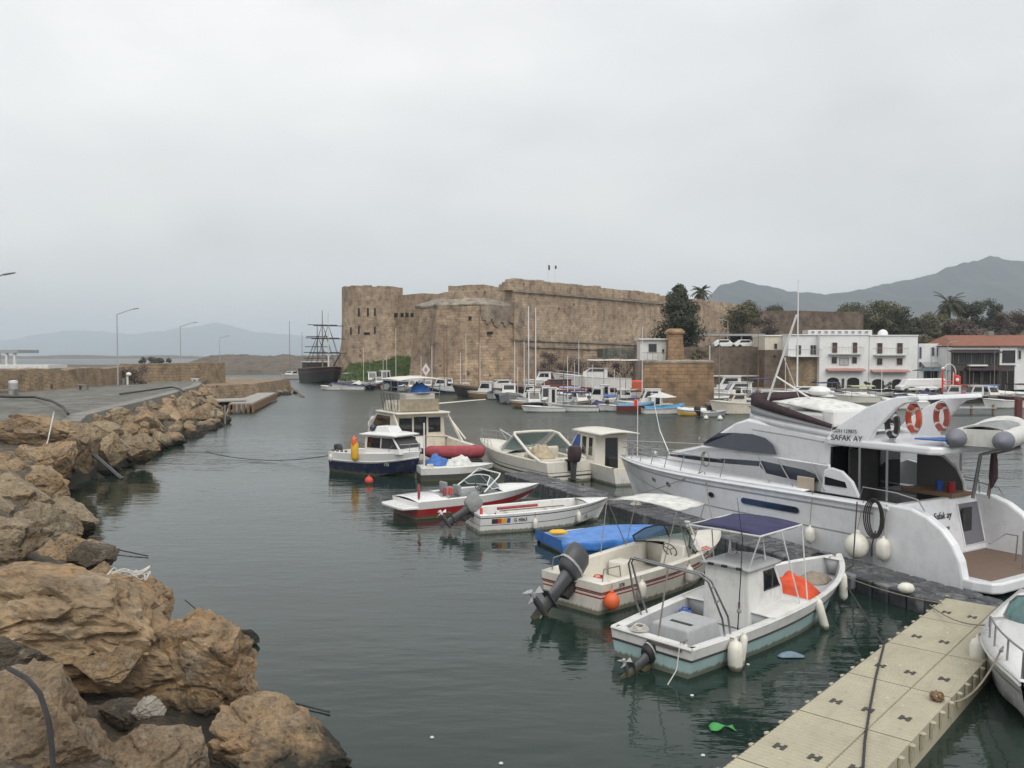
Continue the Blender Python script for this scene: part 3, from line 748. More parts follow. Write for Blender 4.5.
def palm(label, loc, h, fr, seed, n=34, group=None):
    rd = random.Random(seed); t = thing('palm_tree', label, 'palm tree', loc, 0, group)
    MB().tube([(0, 0, -.3), (.05, 0, h * .4), (.12, .05, h * .75), (.1, .05, h)], [.42, .34, .32, .4], 9).build('trunk', M_BARK, t, smooth=True)
    mb = MB()
    for k in range(n):
        a = rd.uniform(0, 6.28); el = rd.uniform(-.5, 1.25); L = fr * rd.uniform(.8, 1.1)
        p = V((.1, .05, h)); d = V((cos(a) * cos(el), sin(a) * cos(el), sin(el))); sp = [p.copy()]
        for i in range(9):
            p = p + d * L / 9; d = (d + V((0, 0, -.17))).normalized(); sp.append(p.copy())
        mb.tube(sp, [.05] * 4 + [.03] * 6, 3)
        for i in range(1, 10):
            ax = (sp[i] - sp[i - 1]).normalized(); sd_ = ax.cross(V((0, 0, 1))); sd_ = sd_.normalized() if sd_.length > .01 else V((1, 0, 0))
            for q in (0, .5):
                b0 = sp[i - 1].lerp(sp[i], q)
                for s in (-1, 1):
                    ll = L * .2 * sin(pi * (i + q) / 10.5) + .15
                    tip = b0 + sd_ * s * ll * .85 + ax * ll * .5 - V((0, 0, ll * .35))
                    mb.add([b0 + ax * .12, tip, b0 - ax * .12], [(0, 1, 2)])
    mb.build('crown', M_PALM, t, recalc=False); return t
tree('cypress_tree', 'dark dense evergreen tree rising against the castle wall behind the stone block tower', (27.6, 141, 6.8), 10.9, 4.9, M_DARKLEAF, 13000, .17, 31, .06, 26, 'cone')
tree('shrubby_tree', 'loose olive coloured tree beside the lamp post on the upper road', (41.5, 152, 7), 8.6, 3.9, M_OLIVE, 6500, .16, 32, .2, 12)
tree('shrubby_tree', 'brownish thin tree just right of the loose olive coloured tree', (47.0, 156, 6.5), 6.4, 3.2, M_VINE, 2600, .14, 33, .2, 9)
palm('small fan palm standing on the castle wall top', (46.5, 210, 16.5), 5.0, 3.0, 41)
palm('tall date palm behind the red tiled house', (100, 195, 11), 6.5, 4.6, 42, 44)
for k, (px, Y, zb, h, r, mt, lab) in enumerate((
    (846, 205, 9.5, 8.0, 5.0, M_PINE, 'leftmost broad dark tree of the row above the white houses'),
    (862, 214, 10, 8.6, 5.0, M_PINE, 'second broad dark tree from the left above the white houses'),
    (878, 198, 9.5, 8.6, 4.8, M_OLIVE, 'olive green bushy tree near the middle of the row above the white houses'),
    (893, 208, 10, 9.2, 5.0, M_PINE, 'tallest dark tree of the row above the white houses, near the roof dome'),
    (908, 202, 9.5, 7.6, 4.6, M_PINE, 'rightmost dark tree of the row above the white houses'),
    (972, 205, 10.5, 8.2, 4.6, M_DARKLEAF, 'dark round tree touching the tall date palm'),
    (996, 225, 13, 9.0, 3.8, M_DARKLEAF, 'dark tree standing alone and highest on the hill'),
    (932, 190, 8, 7.0, 4.0, M_OLIVE, 'brownish bushy tree below the tall date palm'),
    (776, 240, 13, 6.6, 4.0, M_PINE, 'small dark tree on the far ridge beside the tall mast'),
    (960, 186, 8, 6.4, 4.2, M_VINE, 'dry brown tree in front of the tall date palm'),
    (1012, 205, 9.5, 6.6, 5.2, M_VINE, 'dry reddish brown tree above the red tiled roof at the frame edge'))):
    q = D(px, 345, Y); q.z = zb
    tree('broad_tree', lab, q, h, r, mt, 4600, .2, 50 + k, .14, 13, 'round', squash=.7)
rs = random.Random(77)
for k in range(34):
    px = rs.uniform(838, 1040); Y = rs.uniform(178, 250); q = D(px, 345, Y)
    u = (q.x - 34) / 296; q.z = hill(u, (Y - 150) / 220)[2] - .3
    tree('dry_shrub', 'scrubby brown green bush scattered on the hillside above the houses', q, rs.uniform(1.8, 3.6), rs.uniform(1.6, 3.0), (M_VINE, M_OLIVE, M_PINE)[k % 3], 420, .2, 200 + k, .08, 5, group='scrub on the hillside', cat='shrub', squash=.6)
for k, (px, Y, h, r) in enumerate(((548, 149, 5.8, 2.4), (566, 153, 4.6, 2.6), (584, 160, 4.2, 2.6), (604, 163, 4.6, 2.8), (624, 166, 5.2, 3.0), (640, 168, 5.0, 2.6))):
    q = D(px, 390, Y); q.z = .75
    tree('dry_shrub', 'leafless purple brown shrub climbing the foot of the main castle wall', q, h, r, M_VINE, 2200, .1, 70 + k, .1, 9, group='shrubs under the castle wall', cat='shrub')
q = D(135, 384, 101); q.z = 2.5
tree('dry_shrub', 'dark leafless bush in the gap of the breakwater wall', q, 2.3, 1.6, M_VINE, 1500, .07, 90, .1, 8, cat='shrub')
for k, px in enumerate((146, 156, 163)):
    q = D(px, 357, 330); q.z = .3
    tree('pine_tree', 'low dark pine on the far shore behind the breakwater wall', q, 4.8, 3.0, M_DARKLEAF, 700, .3, 95 + k, .1, 6, group='pines on the far shore')
# ================================================================ BOATS: tools
class Hull:
    def __init__(s, L, B, zs, zb, draft=.25, tr=.8, flare=.8, rake=.8, pw=2.2, mid=.45, zmid=None, bluff=.03):
        s.L, s.B, s.zs, s.zb, s.dr, s.tr, s.fl, s.rk, s.pw, s.mid, s.bl = L, B, zs, zb, draft, tr, flare, rake, pw, mid, bluff
        s.zmid = zmid
    def hb(s, t):
        h = s.B / 2
        if t < s.mid: return h * (s.tr + (1 - s.tr) * sin(pi / 2 * t / s.mid))
        k = (t - s.mid) / (1 - s.mid); return max(s.bl, h * (1 - k ** s.pw))
    def zsh(s, t):
        z = s.zs + (s.zb - s.zs) * max(0, t) ** 1.8
        return z
    def P(s, t, u, side=1, off=0):
        """t: stern 0 .. bow 1, u: keel 0 .. sheer 1, side +1 port"""
        hb, zt = s.hb(t), s.zsh(t)
        k = max(0, (t - .4) / .6)
        kz = -s.dr * (1 - .5 * t ** 4)
        yc = hb * s.fl * (1 - .5 * k ** 2); zc = -.06 + (s.zb * .42) * k ** 2.2
        if u < .35:
            q = u / .35; y, z = yc * q, lerp(kz, zc, q)
        else:
            q = (u - .35) / .65; y = lerp(yc, hb, q ** (1 + .6 * k)); z = lerp(zc, zt, q)
        x = t * s.L - s.rk * (1 - (z + s.dr) / (zt + s.dr)) * t ** 4
        return V((x, (y + off) * side, z))
    def shell(s, name, mats, parent, bands=((.35, 0), (1, 0)), n=22, **k):
        """bands: (upper u, material index) from keel to sheer"""
        us = [0]; ms = []
        for u, mi in bands:
            u0 = us[-1]; m = max(1, int((u - u0) / .13))
            for i in range(m): us.append(lerp(u0, u, (i + 1) / m)); ms.append(mi)
        mb = MB(); R = []
        for i in range(n + 1):
            t = i / n; t = 1 - (1 - t) ** 1.25
            R.append([s.P(t, u, 1) for u in us[::-1]] + [s.P(t, u, -1) for u in us[1:]])
        mb.rings(R, False, False, 0, ms[::-1] + ms)
        m = len(us)
        for i in range(m - 1):        # transom, band by band
            a = [R[0][m - 1 - i], R[0][m - 2 - i], R[0][m + i], R[0][m - 1 + i]] if i else [R[0][m - 1], R[0][m - 2], R[0][m]]
            mb.add(a, [tuple(range(len(a)))], ms[i])
        return mb.build(name, mats, parent, smooth=35, **k)
    def deck(s, name, mat, parent, t0, t1, camber=.06, drop=.0, n=12, inset=.0, m=6, **k):
        mb = MB()
        def fn(u, v):
            t = lerp(t0, t1, u); hb = max(.01, s.hb(t) - inset); y = lerp(-hb, hb, v)
            return (s.P(t, 1).x, y, s.zsh(t) - drop + camber * (1 - (2 * v - 1) ** 2) * min(1, hb / (s.B * .3)))
        mb.grid(fn, n, m); return mb.build(name, mat, parent, smooth=35, solid=.02, **k)
    def y_at(s, t, z):
        best = 0
        for i in range(41):
            p = s.P(t, i / 40)
            if p.z <= z: best = p.y
        return best
    def well(s, name, mats, parent, t0, t1, gw=.14, floor=.15, n=14, slope=.06, ft=None, lip=.0):
        """gunwale top, inner sides, floor and end walls of an open cockpit"""
        mb = MB(); R = []
        for i in range(n + 1):
            t = lerp(t0, t1, i / n); hb = s.hb(t); z = s.zsh(t); x = s.P(t, 1).x
            a = max(.02, hb - gw); c = max(.008, min(hb - gw - slope, s.y_at(t, floor + .04) - .025))
            R.append([V((x, hb, z)), V((x, hb - gw * .5, z + .02 + lip)), V((x, a, z)), V((x, c, floor)), V((x, -c, floor)), V((x, -a, z)), V((x, -hb + gw * .5, z + .02 + lip)), V((x, -hb, z))])
        mb.rings(R, False, False, 0, [0, 0, 1, 1, 1, 0, 0])
        for r in (R[0], R[-1]): mb.add(r[2:6], [(0, 1, 2, 3)], 1)
        return mb.build(name, mats, parent, smooth=30, solid=.015)
    def rail(s, name, mat, parent, r=.025, u=1, off=.015, t0=0, t1=1, n=20, dz=0):
        mb = MB()
        for sd_ in (1, -1):
            mb.tube([s.P(lerp(t0, t1, i / n), u, sd_, off) + V((0, 0, dz)) for i in range(n + 1)], r, 6)
        if t0 == 0: mb.tube([s.P(0, u, 1, off) + V((-.01, 0, dz)), s.P(0, u, -1, off) + V((-.01, 0, dz))], r, 6)
        return mb.build(name, mat, parent, smooth=True)
    def pulpit(s, name, mat, parent, t0, t1, h=.5, inset=.1, r=.014, posts=4, mid=True, lean=.05):
        mb = MB(); n = 14
        top = []
        for i in range(n + 1):
            t = lerp(t0, t1, i / n); p = s.P(t, 1); top.append(V((p.x, max(.0, p.y - inset), p.z + h * min(1, .25 + i / 3))))
        loop = top + [V((p.x, -p.y, p.z)) for p in top[::-1]]
        mb.tube(loop, r, 6)
        if mid: mb.tube([V((p.x, p.y, p.z - h * .45)) for p in loop[3:-3]], r * .7, 5)
        for k in range(posts):
            i = int(lerp(3, n, k / max(1, posts - 1))); p = top[i]
            for sd_ in (1, -1): mb.tube([V((p.x, p.y * sd_, p.z)), V((p.x, (p.y + .02) * sd_, p.z - h - .02))], r, 5)
        return mb.build(name, mat, parent, smooth=True)

def boat_thing(name, label, S, B, cat='boat', group=None, z=0):
    return thing(name, label, cat, (S[0], S[1], z), atan2(B[1] - S[1], B[0] - S[0]), group)
def outboard(parent, x, z, tilt=0, cowl=CHAR, s=1.0, leg=None, y=0, prop=GREYP, cover=False):
    """an outboard motor clamped to the transom; tilt in degrees lifts the leg aft"""
    r = V((x, y, z)); T = Matrix.Rotation(radians(tilt), 3, 'Y')
    def tr(mb): mb.v = [tuple(r + T @ (V(p) * s)) for p in mb.v]; return mb
    c = MB(); R = []
    for zz, a, b2, dx in ((.0, .17, .13, -.02), (.04, .22, .16, -.02), (.22, .26, .175, -.04), (.38, .25, .17, -.05), (.47, .2, .14, -.07), (.5, .08, .06, -.08)):
        R.append([V((dx - .12 + a * cos(q) * (1.15 if cos(q) < 0 else 1), b2 * sin(q) * 1.05, zz)) for q in [2 * pi * k / 14 for k in range(14)]])
    c.rings(R, True, True); o = tr(c).build('outboard_motor', cowl, parent, smooth=45)
    if not cover:
        b_ = MB(); R = []
        for zz, a, b2 in ((.13, .275, .185), (.17, .277, .187)):
            R.append([V((-.15 + a * cos(q) * (1.12 if cos(q) < 0 else 1), b2 * sin(q), zz)) for q in [2 * pi * k / 14 for k in range(14)]])
        b_.rings(R, True, False); tr(b_).build('cowling_stripe', GREYP, o)
    l = MB()
    l.rings([[V((-.12 + a * cos(q), b2 * sin(q), zz)) for q in [2 * pi * k / 10 for k in range(10)]] for zz, a, b2 in ((.0, .15, .1), (-.2, .12, .08), (-.45, .13, .05), (-.7, .12, .035))], True, True)
    l.box((-.16, 0, -.52), (.42, .18, .025)); l.lathe([(.02, -.3), (.055, -.2), (.06, .1), (.03, .24)], (-.2, 0, -.74), 9, M=Matrix.Rotation(pi / 2, 3, 'Y'))
    l.prism([(-.1, -.01), (-.26, -.01), (-.26, .01), (-.1, .01)], -.98, -.72)
    tr(l).build('leg', leg or cowl, o, smooth=True)
    bk = MB().box((.07, 0, -.12), (.1, .2, .34)).box((.1, 0, .02), (.16, .26, .05)); tr(bk).build('bracket', BLACK, o)
    p = MB()
    for k in range(3):
        a = k * 2 * pi / 3; u = V((0, cos(a), sin(a))); w_ = V((0, -sin(a), cos(a))); b0 = V((-.5, 0, -.74))
        p.sheet([b0 + u * .03, b0 + u * .17 + w_ * .07 + V((.03, 0, 0)), b0 + u * .17 - w_ * .05 - V((.03, 0, 0))], .012)
    p.lathe([(.045, -.08), (.04, .05)], (-.5, 0, -.74), 8, M=Matrix.Rotation(pi / 2, 3, 'Y'))
    tr(p).build('propeller', prop, o)
    return o
def fender(p, label, top=None, r=.1, h=.5, mat=FENDW, group=None, rot=(0, 0, 0), cat='fender', ropem=ROPE, cap=None):
    t = thing('fender', label, cat, p, 0, group)
    m = MB(); m.lathe([(.012, -h / 2 - .03), (.03, -h / 2), (r * .75, -h / 2 + r * .3), (r, -h / 2 + r), (r, h / 2 - r), (r * .75, h / 2 - r * .3), (.035, h / 2), (.03, h / 2 + .05)], n=12)
    m.build('body', mat, t, smooth=60)
    if cap: MB().lathe([(r * .55, h / 2 - r * .2), (r * .45, h / 2 - .02), (.05, h / 2 + .02)], n=12).build('cap', cap, t, smooth=True)
    if top is not None:
        MB().tube([(0, 0, h / 2 + .03), V(top) - V(p)], .012, 5).build('lanyard', ropem, t)
    t.rotation_euler = rot
    return t
def ball_fender(p, label, r, mat, top=None, cat='buoy', group=None):
    t = thing('buoy', label, cat, p, 0, group)
    MB().ell((0, 0, 0), (r, r, r * 1.08), 16).lathe([(r * .28, r * .95), (r * .25, r * 1.3), (r * .1, r * 1.35)], n=10).build('body', mat, t, smooth=60)
    if top is not None: MB().tube([(0, 0, r * 1.25), V(top) - V(p)], .012, 5).build('lanyard', ROPE, t)
    return t
def rope(label, pts, r=.014, mat=ROPE, name='mooring_rope', cat='rope'):
    return tag(MB().tube(pts, r, 5).build(name, mat, smooth=True), label, cat)
def cleat(mb, p, s=1):
    p = V(p); mb.tube([p + V((-.09 * s, 0, .05)), p + V((.09 * s, 0, .05))], .014 * s, 5); mb.tube([p, p + V((0, 0, .05))], .02 * s, 5)
def poles(parent, name, mat, segs, r):
    for a, b_ in segs: MB().tube([a, b_], r, 6).build(name, mat, parent, smooth=True)
def bimini(parent, name, corners, mat, feet, th=.035, bow=.06, post=STEEL, pr=.014, edge=None, nx=6):
    """a stretched canvas top on tube legs; corners and feet in boat coordinates"""
    c = [V(p) for p in corners]
    def fn(u, v):
        p = c[0].lerp(c[1], u).lerp(c[3].lerp(c[2], u), v)
        return p + V((0, 0, bow * (1 - (2 * v - 1) ** 2) - .3 * bow * abs(sin(u * pi * 2))))
    o = MB().grid(fn, nx, 8).build(name, mat, parent, smooth=True, solid=th)
    if edge:
        MB().tube(c, .022, 6, closed=True).build('edge_trim', edge, o)
    poles(parent, 'canopy_pole', post, [(c[a] if isinstance(a, int) else a, b_) for a, b_ in feet], pr)
    return o
def wheel(parent, p, r, tilt=-.4, mat=BLACK):
    T = Matrix.Rotation(tilt, 3, 'Y'); p = V(p); mb = MB()
    mb.tube([p + T @ V((0, r * cos(a), r * sin(a))) for a in [2 * pi * k / 16 for k in range(16)]], .014, 6, closed=True)
    for k in range(3):
        a = 2 * pi * k / 3 + .5; mb.tube([p, p + T @ V((0, r * cos(a), r * sin(a)))], .011, 5)
    return mb.build('steering_wheel', mat, parent, smooth=True)

# ---------------------------------------------------------------- 1 the pale aqua wheelhouse boat
aq = boat_thing('wheelhouse_boat', 'pale aqua and white open boat with small wheelhouse, navy canopy and orange tarp', (2.66, 16.16), (8.1, 21.4))
h = Hull(8.1, 2.45, .56, .86, .28, .8, .86, .75, 2.6, .42)
h.shell('hull', [AQUA, WHITE2, BLACK], aq, ((.35, 0), (.76, 0), (.79, 2), (1, 1)))
h.rail('rub_rail', BLACK, aq, .02, .775, .008)
h.rail('gunwale', WHITE2, aq, .035, 1, -.03, 0, .995)
h.well('cockpit', [WHITE2, GREYIN], aq, .02, .335, .2, .22)
h.deck('side_deck', WHITE2, aq, .33, .525, .03, .0)
h.well('bow_well', [WHITE2, GREYIN], aq, .52, .935, .13, .42, slope=.1)
h.deck('bow_cap', WHITE2, aq, .93, .999, .01, -.01)
mb = MB(); mb.prism([(.16, -.75), (.16, .78), (.06, .85), (.02, .85), (.02, -.82)], .4, .6); mb.build('stern_bench', WHITE2, aq, bev=.03)
bx = MB(); bx.prism([(.55, -.5), (1.75, -.5), (1.75, .5), (.55, .5)], .22, .66, top=[(.62, -.43), (1.68, -.43), (1.68, .43), (.62, .43)]); e_ = bx.build('engine_box', GREYIN, aq, bev=.04)
MB().box((.95, -.05, .665), (.09, .5, .012)).build('vent_slot', BLACK, e_)
# wheelhouse: tapered cabin with raked front, side windows, closed aft wall
def cabin(parent, name, mat, prof, y0, y1, mi=0, bev=.04, tap=.92):
    """prof: side outline (x,z) going round; y tapers towards the roof"""
    zs = [p[1] for p in prof]; z0, z1 = min(zs), max(zs); c = (y0 + y1) / 2
    def yy(y, z): return c + (y - c) * lerp(1, tap, (z - z0) / (z1 - z0))
    L_ = [V((x, yy(y0, z), z)) for x, z in prof]; R_ = [V((x, yy(y1, z), z)) for x, z in prof]
    return MB().rings([L_, R_], True, True).build(name, mat, parent, bev=bev)
wh = cabin(aq, 'wheelhouse', WHITE2, [(2.62, .22), (4.12, .22), (4.02, .95), (3.72, 1.5), (2.62, 1.5)], -.6, .56)
MB().grid(lambda u, v: (lerp(2.52, 3.86, u), lerp(-.62, .58, v), 1.5 + .07 * (1 - (2 * v - 1) ** 2) * (1 - .3 * (2 * u - 1) ** 2)), 8, 8).build('roof', GREYIN, aq, smooth=True, solid=.06)
for yy in (-.35, .3): MB().tube([(3.05, yy, 1.55), (3.07, yy, 1.63), (3.55, yy, 1.63), (3.57, yy, 1.54)], .014, 6).build('roof_rail', STEEL, aq, smooth=True)
def panel(parent, name, mat, pts, frame_mat=None, th=.012, fr=.022):
    o = MB().sheet(pts, th).build(name, mat, parent)
    if frame_mat: MB().tube(pts, fr, 5, closed=True).build('window_frame', frame_mat, o, smooth=True)
    return o
for sd_ in (-1, 1):
    yv = -.6 if sd_ < 0 else .56; c_ = -.02
    f_ = lambda z: c_ + (yv - c_) * lerp(1, .92, (z - .22) / 1.28) + sd_ * .008
    panel(aq, 'window', GLASS, [(3.22, f_(.98), .98), (3.86, f_(.98), .98), (3.72, f_(1.2), 1.2), (3.62, f_(1.38), 1.38), (3.22, f_(1.38), 1.38)], BLACK)
panel(aq, 'windscreen', GLASS, [(4.03, -.45, .98), (4.03, .42, .98), (3.76, .40, 1.44), (3.76, -.43, 1.44)], BLACK)
dr = MB().box((2.612, -.02, .82), (.02, .86, 1.16)).build('door', WHITE2, aq, bev=.01)
MB().box((2.59, -.36, .75), (.03, .03, .12)).build('handle', DSTEEL, dr)
for yy in (-.4, -.05, .28): MB().box((2.50, yy, 1.53), (.06, .12, .05)).build('deck_lamp', BLACK, aq)
bimini(aq, 'canopy', [(2.55, -.86, 2.28), (4.3, -.86, 2.28), (4.3, .86, 2.28), (2.55, .86, 2.28)], C_NAVY,
       [(0, V((2.62, -.55, 1.5))), (1, V((4.28, -1.02, .66))), (2, V((4.28, 1.02, .66))), (3, V((2.62, .5, 1.5))), (V((3.4, -.86, 2.29)), V((3.9, -1.05, .64))), (V((3.4, .86, 2.29)), V((3.9, 1.05, .64))), (V((3.4, -.4, 2.3)), V((3.5, -.45, 1.52))), (V((3.4, .4, 2.3)), V((3.5, .4, 1.52)))], edge=WHITE2, post=WHITE2, pr=.017)
ar = MB()
for dx in (0, .2):
    ar.tube([(1.05 + dx, -.98, .58), (.95 + dx, -.98, .95), (.55 + dx * .5, -.93, 1.72), (.45 + dx * .5, -.8, 1.86), (.42 + dx * .5, .8, 1.9), (.5 + dx * .5, .93, 1.76), (.75 + dx, .97, 1.0), (1.0 + dx, .98, .58)], .021, 7)
for q in (.62, .88): ar.tube([(lerp(1.05, .52, q), -.96, lerp(.58, 1.75, q)), (lerp(1.25, .62, q), -.96, lerp(.58, 1.75, q))], .017, 6)
ar.build('stern_arch', STEEL, aq, smooth=True)
MB().tube([(.12, -.1, .6), (.42, -.1, 1.88)], .018, 6).build('support_pole', DSTEEL, aq, smooth=True)
outboard(aq, -.1, .12, 70, BLACK, .8, CHAR)
def cleats(root, ps, s):
    for p in ps: c_ = MB(); cleat(c_, p, s); c_.build('cleat', DSTEEL, root)
cleats(aq, ((.1, -.7, .6), (.12, .55, .6), (7.75, 0, .87)), 1.2)
MB().box((-.02, -.35, .5), (.03, .75, .05)).build('transom_strap', DSTEEL, aq)
def heap(name, label, root, cx, cy, cz, rx, ry, rz, mat, seed, cat='tarp', parent=None):
    def fn(u, v):
        a = 2 * pi * u; q = v
        n = NZ.fractal(V((cos(a) * q * 1.6 + seed, sin(a) * q * 1.6, seed)), 1, 2, 4)
        r = 1 + .22 * NZ.noise(V((cos(a) * 1.3, sin(a) * 1.3, seed + 4)))
        return (rx * q * cos(a) * r, ry * q * sin(a) * r, rz * ((1 - q ** 2.2) * (1 + .45 * n) + .12 * abs(n) * (1 - q ** 6)))
    o = MB().grid(fn, 44, 16).build(name, mat, parent, smooth=True, solid=.012)
    p = W(root, (cx, cy, cz)) if root else V((cx, cy, cz)); o.location = p; o.rotation_euler = (0, 0, root.rotation_euler.z if root else 0)
    return tag(o, label, cat)
heap('orange_tarpaulin', 'crumpled orange tarp piled in the bow well of the aqua boat', aq, 5.15, -.1, .42, .85, .72, .40, C_ORANGE, 3)
heap('net_pile', 'pale heap of net and rope in the bow of the aqua boat', aq, 6.7, .0, .43, .5, .36, .2, ROPE, 5, 'net')
for k, (t, q, r, hh, lab) in enumerate(((.13, (0, 0, 0), .15, .62, 'fat white fender hanging at the aqua boat stern corner'), (.17, (0, .12, 0), .075, .66, 'thin white fender right beside the fat stern corner one'), (.56, (.0, -.28, 0), .095, .72, 'long tilted white fender amidships on the aqua boat side'), (.83, (0, -.05, 0), .1, .66, 'white fender hanging upright near the aqua boat bow'))):
    p = W(aq, h.P(t, .78, -1, r + .02)); a = W(aq, h.P(t, 1, -1, 0))
    fender(p - V((0, 0, .1)), lab, a + V((0, 0, .02)), r, hh, rot=q)

# ---------------------------------------------------------------- 2 the cream open boat with white canopy
cb = boat_thing('cream_motorboat', 'cream open motorboat with tilted grey outboard, white canopy and dark framed windscreen', (1.4, 20.0), (5.7, 24.2))
h = Hull(6.5, 2.25, .72, .95, .25, .86, .86, .9, 2.4, .45)
h.shell('hull', [CREAM, REDP, WHITE], cb, ((.35, 0), (.72, 0), (.75, 1), (.79, 0), (.81, 1), (1, 0)))
h.rail('rub_rail', DRED, cb, .018, .84, .008)
h.well('cockpit', [CREAM, CREAM], cb, .05, .63, .22, .2, slope=.03)
h.deck('foredeck', CREAM, cb, .62, .999, .12)
h.deck('transom_deck', CREAM, cb, 0, .06, .0)
for c_, d_ in (((.55, .62, .42), (.5, .55, .42)), ((.55, -.62, .42), (.5, .55, .42)), ((2.6, .55, .4), (.5, .5, .4))): MB().box(c_, d_).build('seat', CREAM, cb, bev=.05)
cs_ = MB().prism([(3.3, -.85), (3.3, -.1), (4.1, -.1), (4.1, -.85)], .2, 1.05, top=[(3.5, -.8), (3.5, -.15), (4.1, -.15), (4.1, -.8)]).build('console', CREAM, cb, bev=.04)
wheel(cb, (3.36, -.45, .92), .2, -.5)
# curved windscreen with dark frame
def wscreen(parent, x0, half, z0, hgt, rake, frame_mat, glass_mat, wrap=.9, n=10, fr=.022, center=True):
    lo, up = [], []
    for k in range(n + 1):
        v = -1 + 2 * k / n; xx = x0 - wrap * abs(v) ** 2.2
        lo.append(V((xx, half * v, z0 - .04 * (1 - v * v)))); up.append(V((xx - rake * (1 - .55 * v * v), half * v * .93, z0 + hgt * (1 - .6 * abs(v) ** 5))))
    mb = MB(); mb.rings([lo, up], False, False); g = mb.build('windscreen', glass_mat, parent, solid=.008)
    f = MB(); f.tube(up, fr, 6); f.tube(lo, fr, 6); f.tube([lo[0], up[0]], fr, 6); f.tube([lo[-1], up[-1]], fr, 6)
    for k in ((n // 3, n - n // 3) if center else ()): f.tube([lo[k], up[k]], fr * .8, 6)
    f.build('windscreen_frame', frame_mat, g, smooth=True); return g
wscreen(cb, 4.75, .98, .86, .48, .42, BLACK, CLEAR, 1.0)
bimini(cb, 'canopy', [(2.7, -1.12, 2.12), (4.0, -1.08, 2.12), (4.0, 1.08, 2.12), (2.7, 1.12, 2.12)], C_WHITE,
       [(0, V((2.3, -1.0, .78))), (0, V((3.4, -1.02, .8))), (1, V((3.4, -1.02, .8))), (2, V((3.4, 1.02, .8))), (3, V((3.4, 1.02, .8))), (3, V((2.3, 1.0, .78)))], bow=.1, th=.03, post=DSTEEL)
for sd_ in (-1, 1): MB().tube([(.2, .8 * sd_, .74), (.25, .8 * sd_, 1.02), (.75, .86 * sd_, 1.02), (.8, .86 * sd_, .76)], .016, 6).build('stern_rail', STEEL, cb, smooth=True)
outboard(cb, -.02, .66, 52, CHAR, 1.45, CHAR)
M_ = frame(W(aq, (0, 0, 0)) * 0 + V((4.15, -.87, .98)), (1, -.05, .0), (0, -.25, 1)); 
lettering('registration_number', '378', .13, frame(h.P(.1, .91, -1, .012), (1, -.06, 0), (0, 0, 1)), INK, cb)
lettering('emblem', '010', .17, frame(h.P(.64, .96, -1, .02) + V((0, 0, .02)), (1, .04, .04), (0, .0, 1)), INK, cb)
ms = MB()
for k in range(3): ms.box(h.P(.62, .96, -1, .02) + V((.12 - .05 * k, 0, .14 + .04 * k)), (.5 - .1 * k, .01, .022))
ms.build('emblem_stripes', INKR, cb)
p = W(cb, h.P(.03, .5, -1, .2)); ball_fender(V((p.x, p.y, .34)), 'orange ball buoy hanging at the stern quarter of the cream motorboat', .19, ORANGE, W(cb, h.P(.05, 1, -1)))
for t, lab in ((.2, 'white box shaped fender behind the orange ball buoy on the cream boat'), (.5, 'short white fender between the cream boat and the aqua boat')):
    fender(W(cb, h.P(t, .72, -1, .1)), lab, W(cb, h.P(t, 1, -1)), .11, .42)
h_cb = h

# ---------------------------------------------------------------- 3 the boat under a blue tarp
bt = boat_thing('covered_boat', 'small low boat wholly covered with a bright blue tarpaulin', (1.2, 26.3), (4.8, 27.8))
h = Hull(4.15, 1.85, .30, .33, .2, .9, .9, .35, 3.0, .4)
h.shell('hull', WHITE2, bt)
def cover(u, v):
    t = u * .999; hb = h.hb(t) + .05; a = -1 + 2 * v; z = h.zsh(t)
    x = h.P(t, 1).x + (t - .5) * .12
    fold = .035 * NZ.noise(V((x * .9, a * 5, 2))) + .05 * NZ.noise(V((x * .5, a * 1.6, 7)))
    if abs(a) < .8:
        q = abs(a) / .8; return (x, a / .8 * hb, z + .05 * (1 - q ** 2) + fold - .05 * abs(sin(x * 2.6)) * (1 - q) * .8)
    q = (abs(a) - .8) / .2; return (x, (hb + .035 * sin(x * 7) * q) * (1 if a > 0 else -1), z - .3 * q + fold * .3)
tc = MB().grid(cover, 50, 36); tc.build('tarpaulin', cloth('bright_blue_tarpaulin', (.065, .24, .66), .4), bt, smooth=60, solid=.012)
e0 = MB().sheet([(-.08, .95, .42), (-.08, -.95, .42), (-.1, -.95, .1), (-.1, .95, .1)], .012).build('tarpaulin_flap', C_BLUE, bt)
MB().ell((.15, -.25, .52), (.32, .24, .09), 10, jit=.12).build('stern_cloth', YELLOW, bt, smooth=True)

# ---------------------------------------------------------------- 4 white open boat with covered outboard
wb = boat_thing('open_boat', 'white open motorboat with cloth covered outboard and coloured flag patches at its stern', (-1.35, 29.0), (3.1, 30.75))
h = Hull(5.2, 1.95, .62, .8, .22, .86, .86, .55, 2.5, .42)
h.shell('hull', [WHITE, BLACK], wb, ((.35, 0), (.66, 0), (.68, 1), (.9, 0), (.93, 1), (1, 0)))
h.well('cockpit', [WHITE, WHITE2], wb, .05, .8, .16, .2)
h.deck('foredeck', WHITE, wb, .79, .999, .06); h.deck('stern_deck', WHITE, wb, 0, .06, .0)
MB().box((1.6, 0, .42), (.32, 1.4, .06)).build('thwart', WHITE2, wb, bev=.015); MB().box((3.1, 0, .46), (.32, 1.3, .06)).build('thwart', WHITE2, wb, bev=.015)
MB().tube([(.7, -.55, .78), (2.2, -.5, .80)], .05, 8).build('rolled_cushion', C_RED, wb, smooth=True)
outboard(wb, -.1, .62, 58, C_GREY, 1.15, CHAR, cover=True, prop=WHITE)
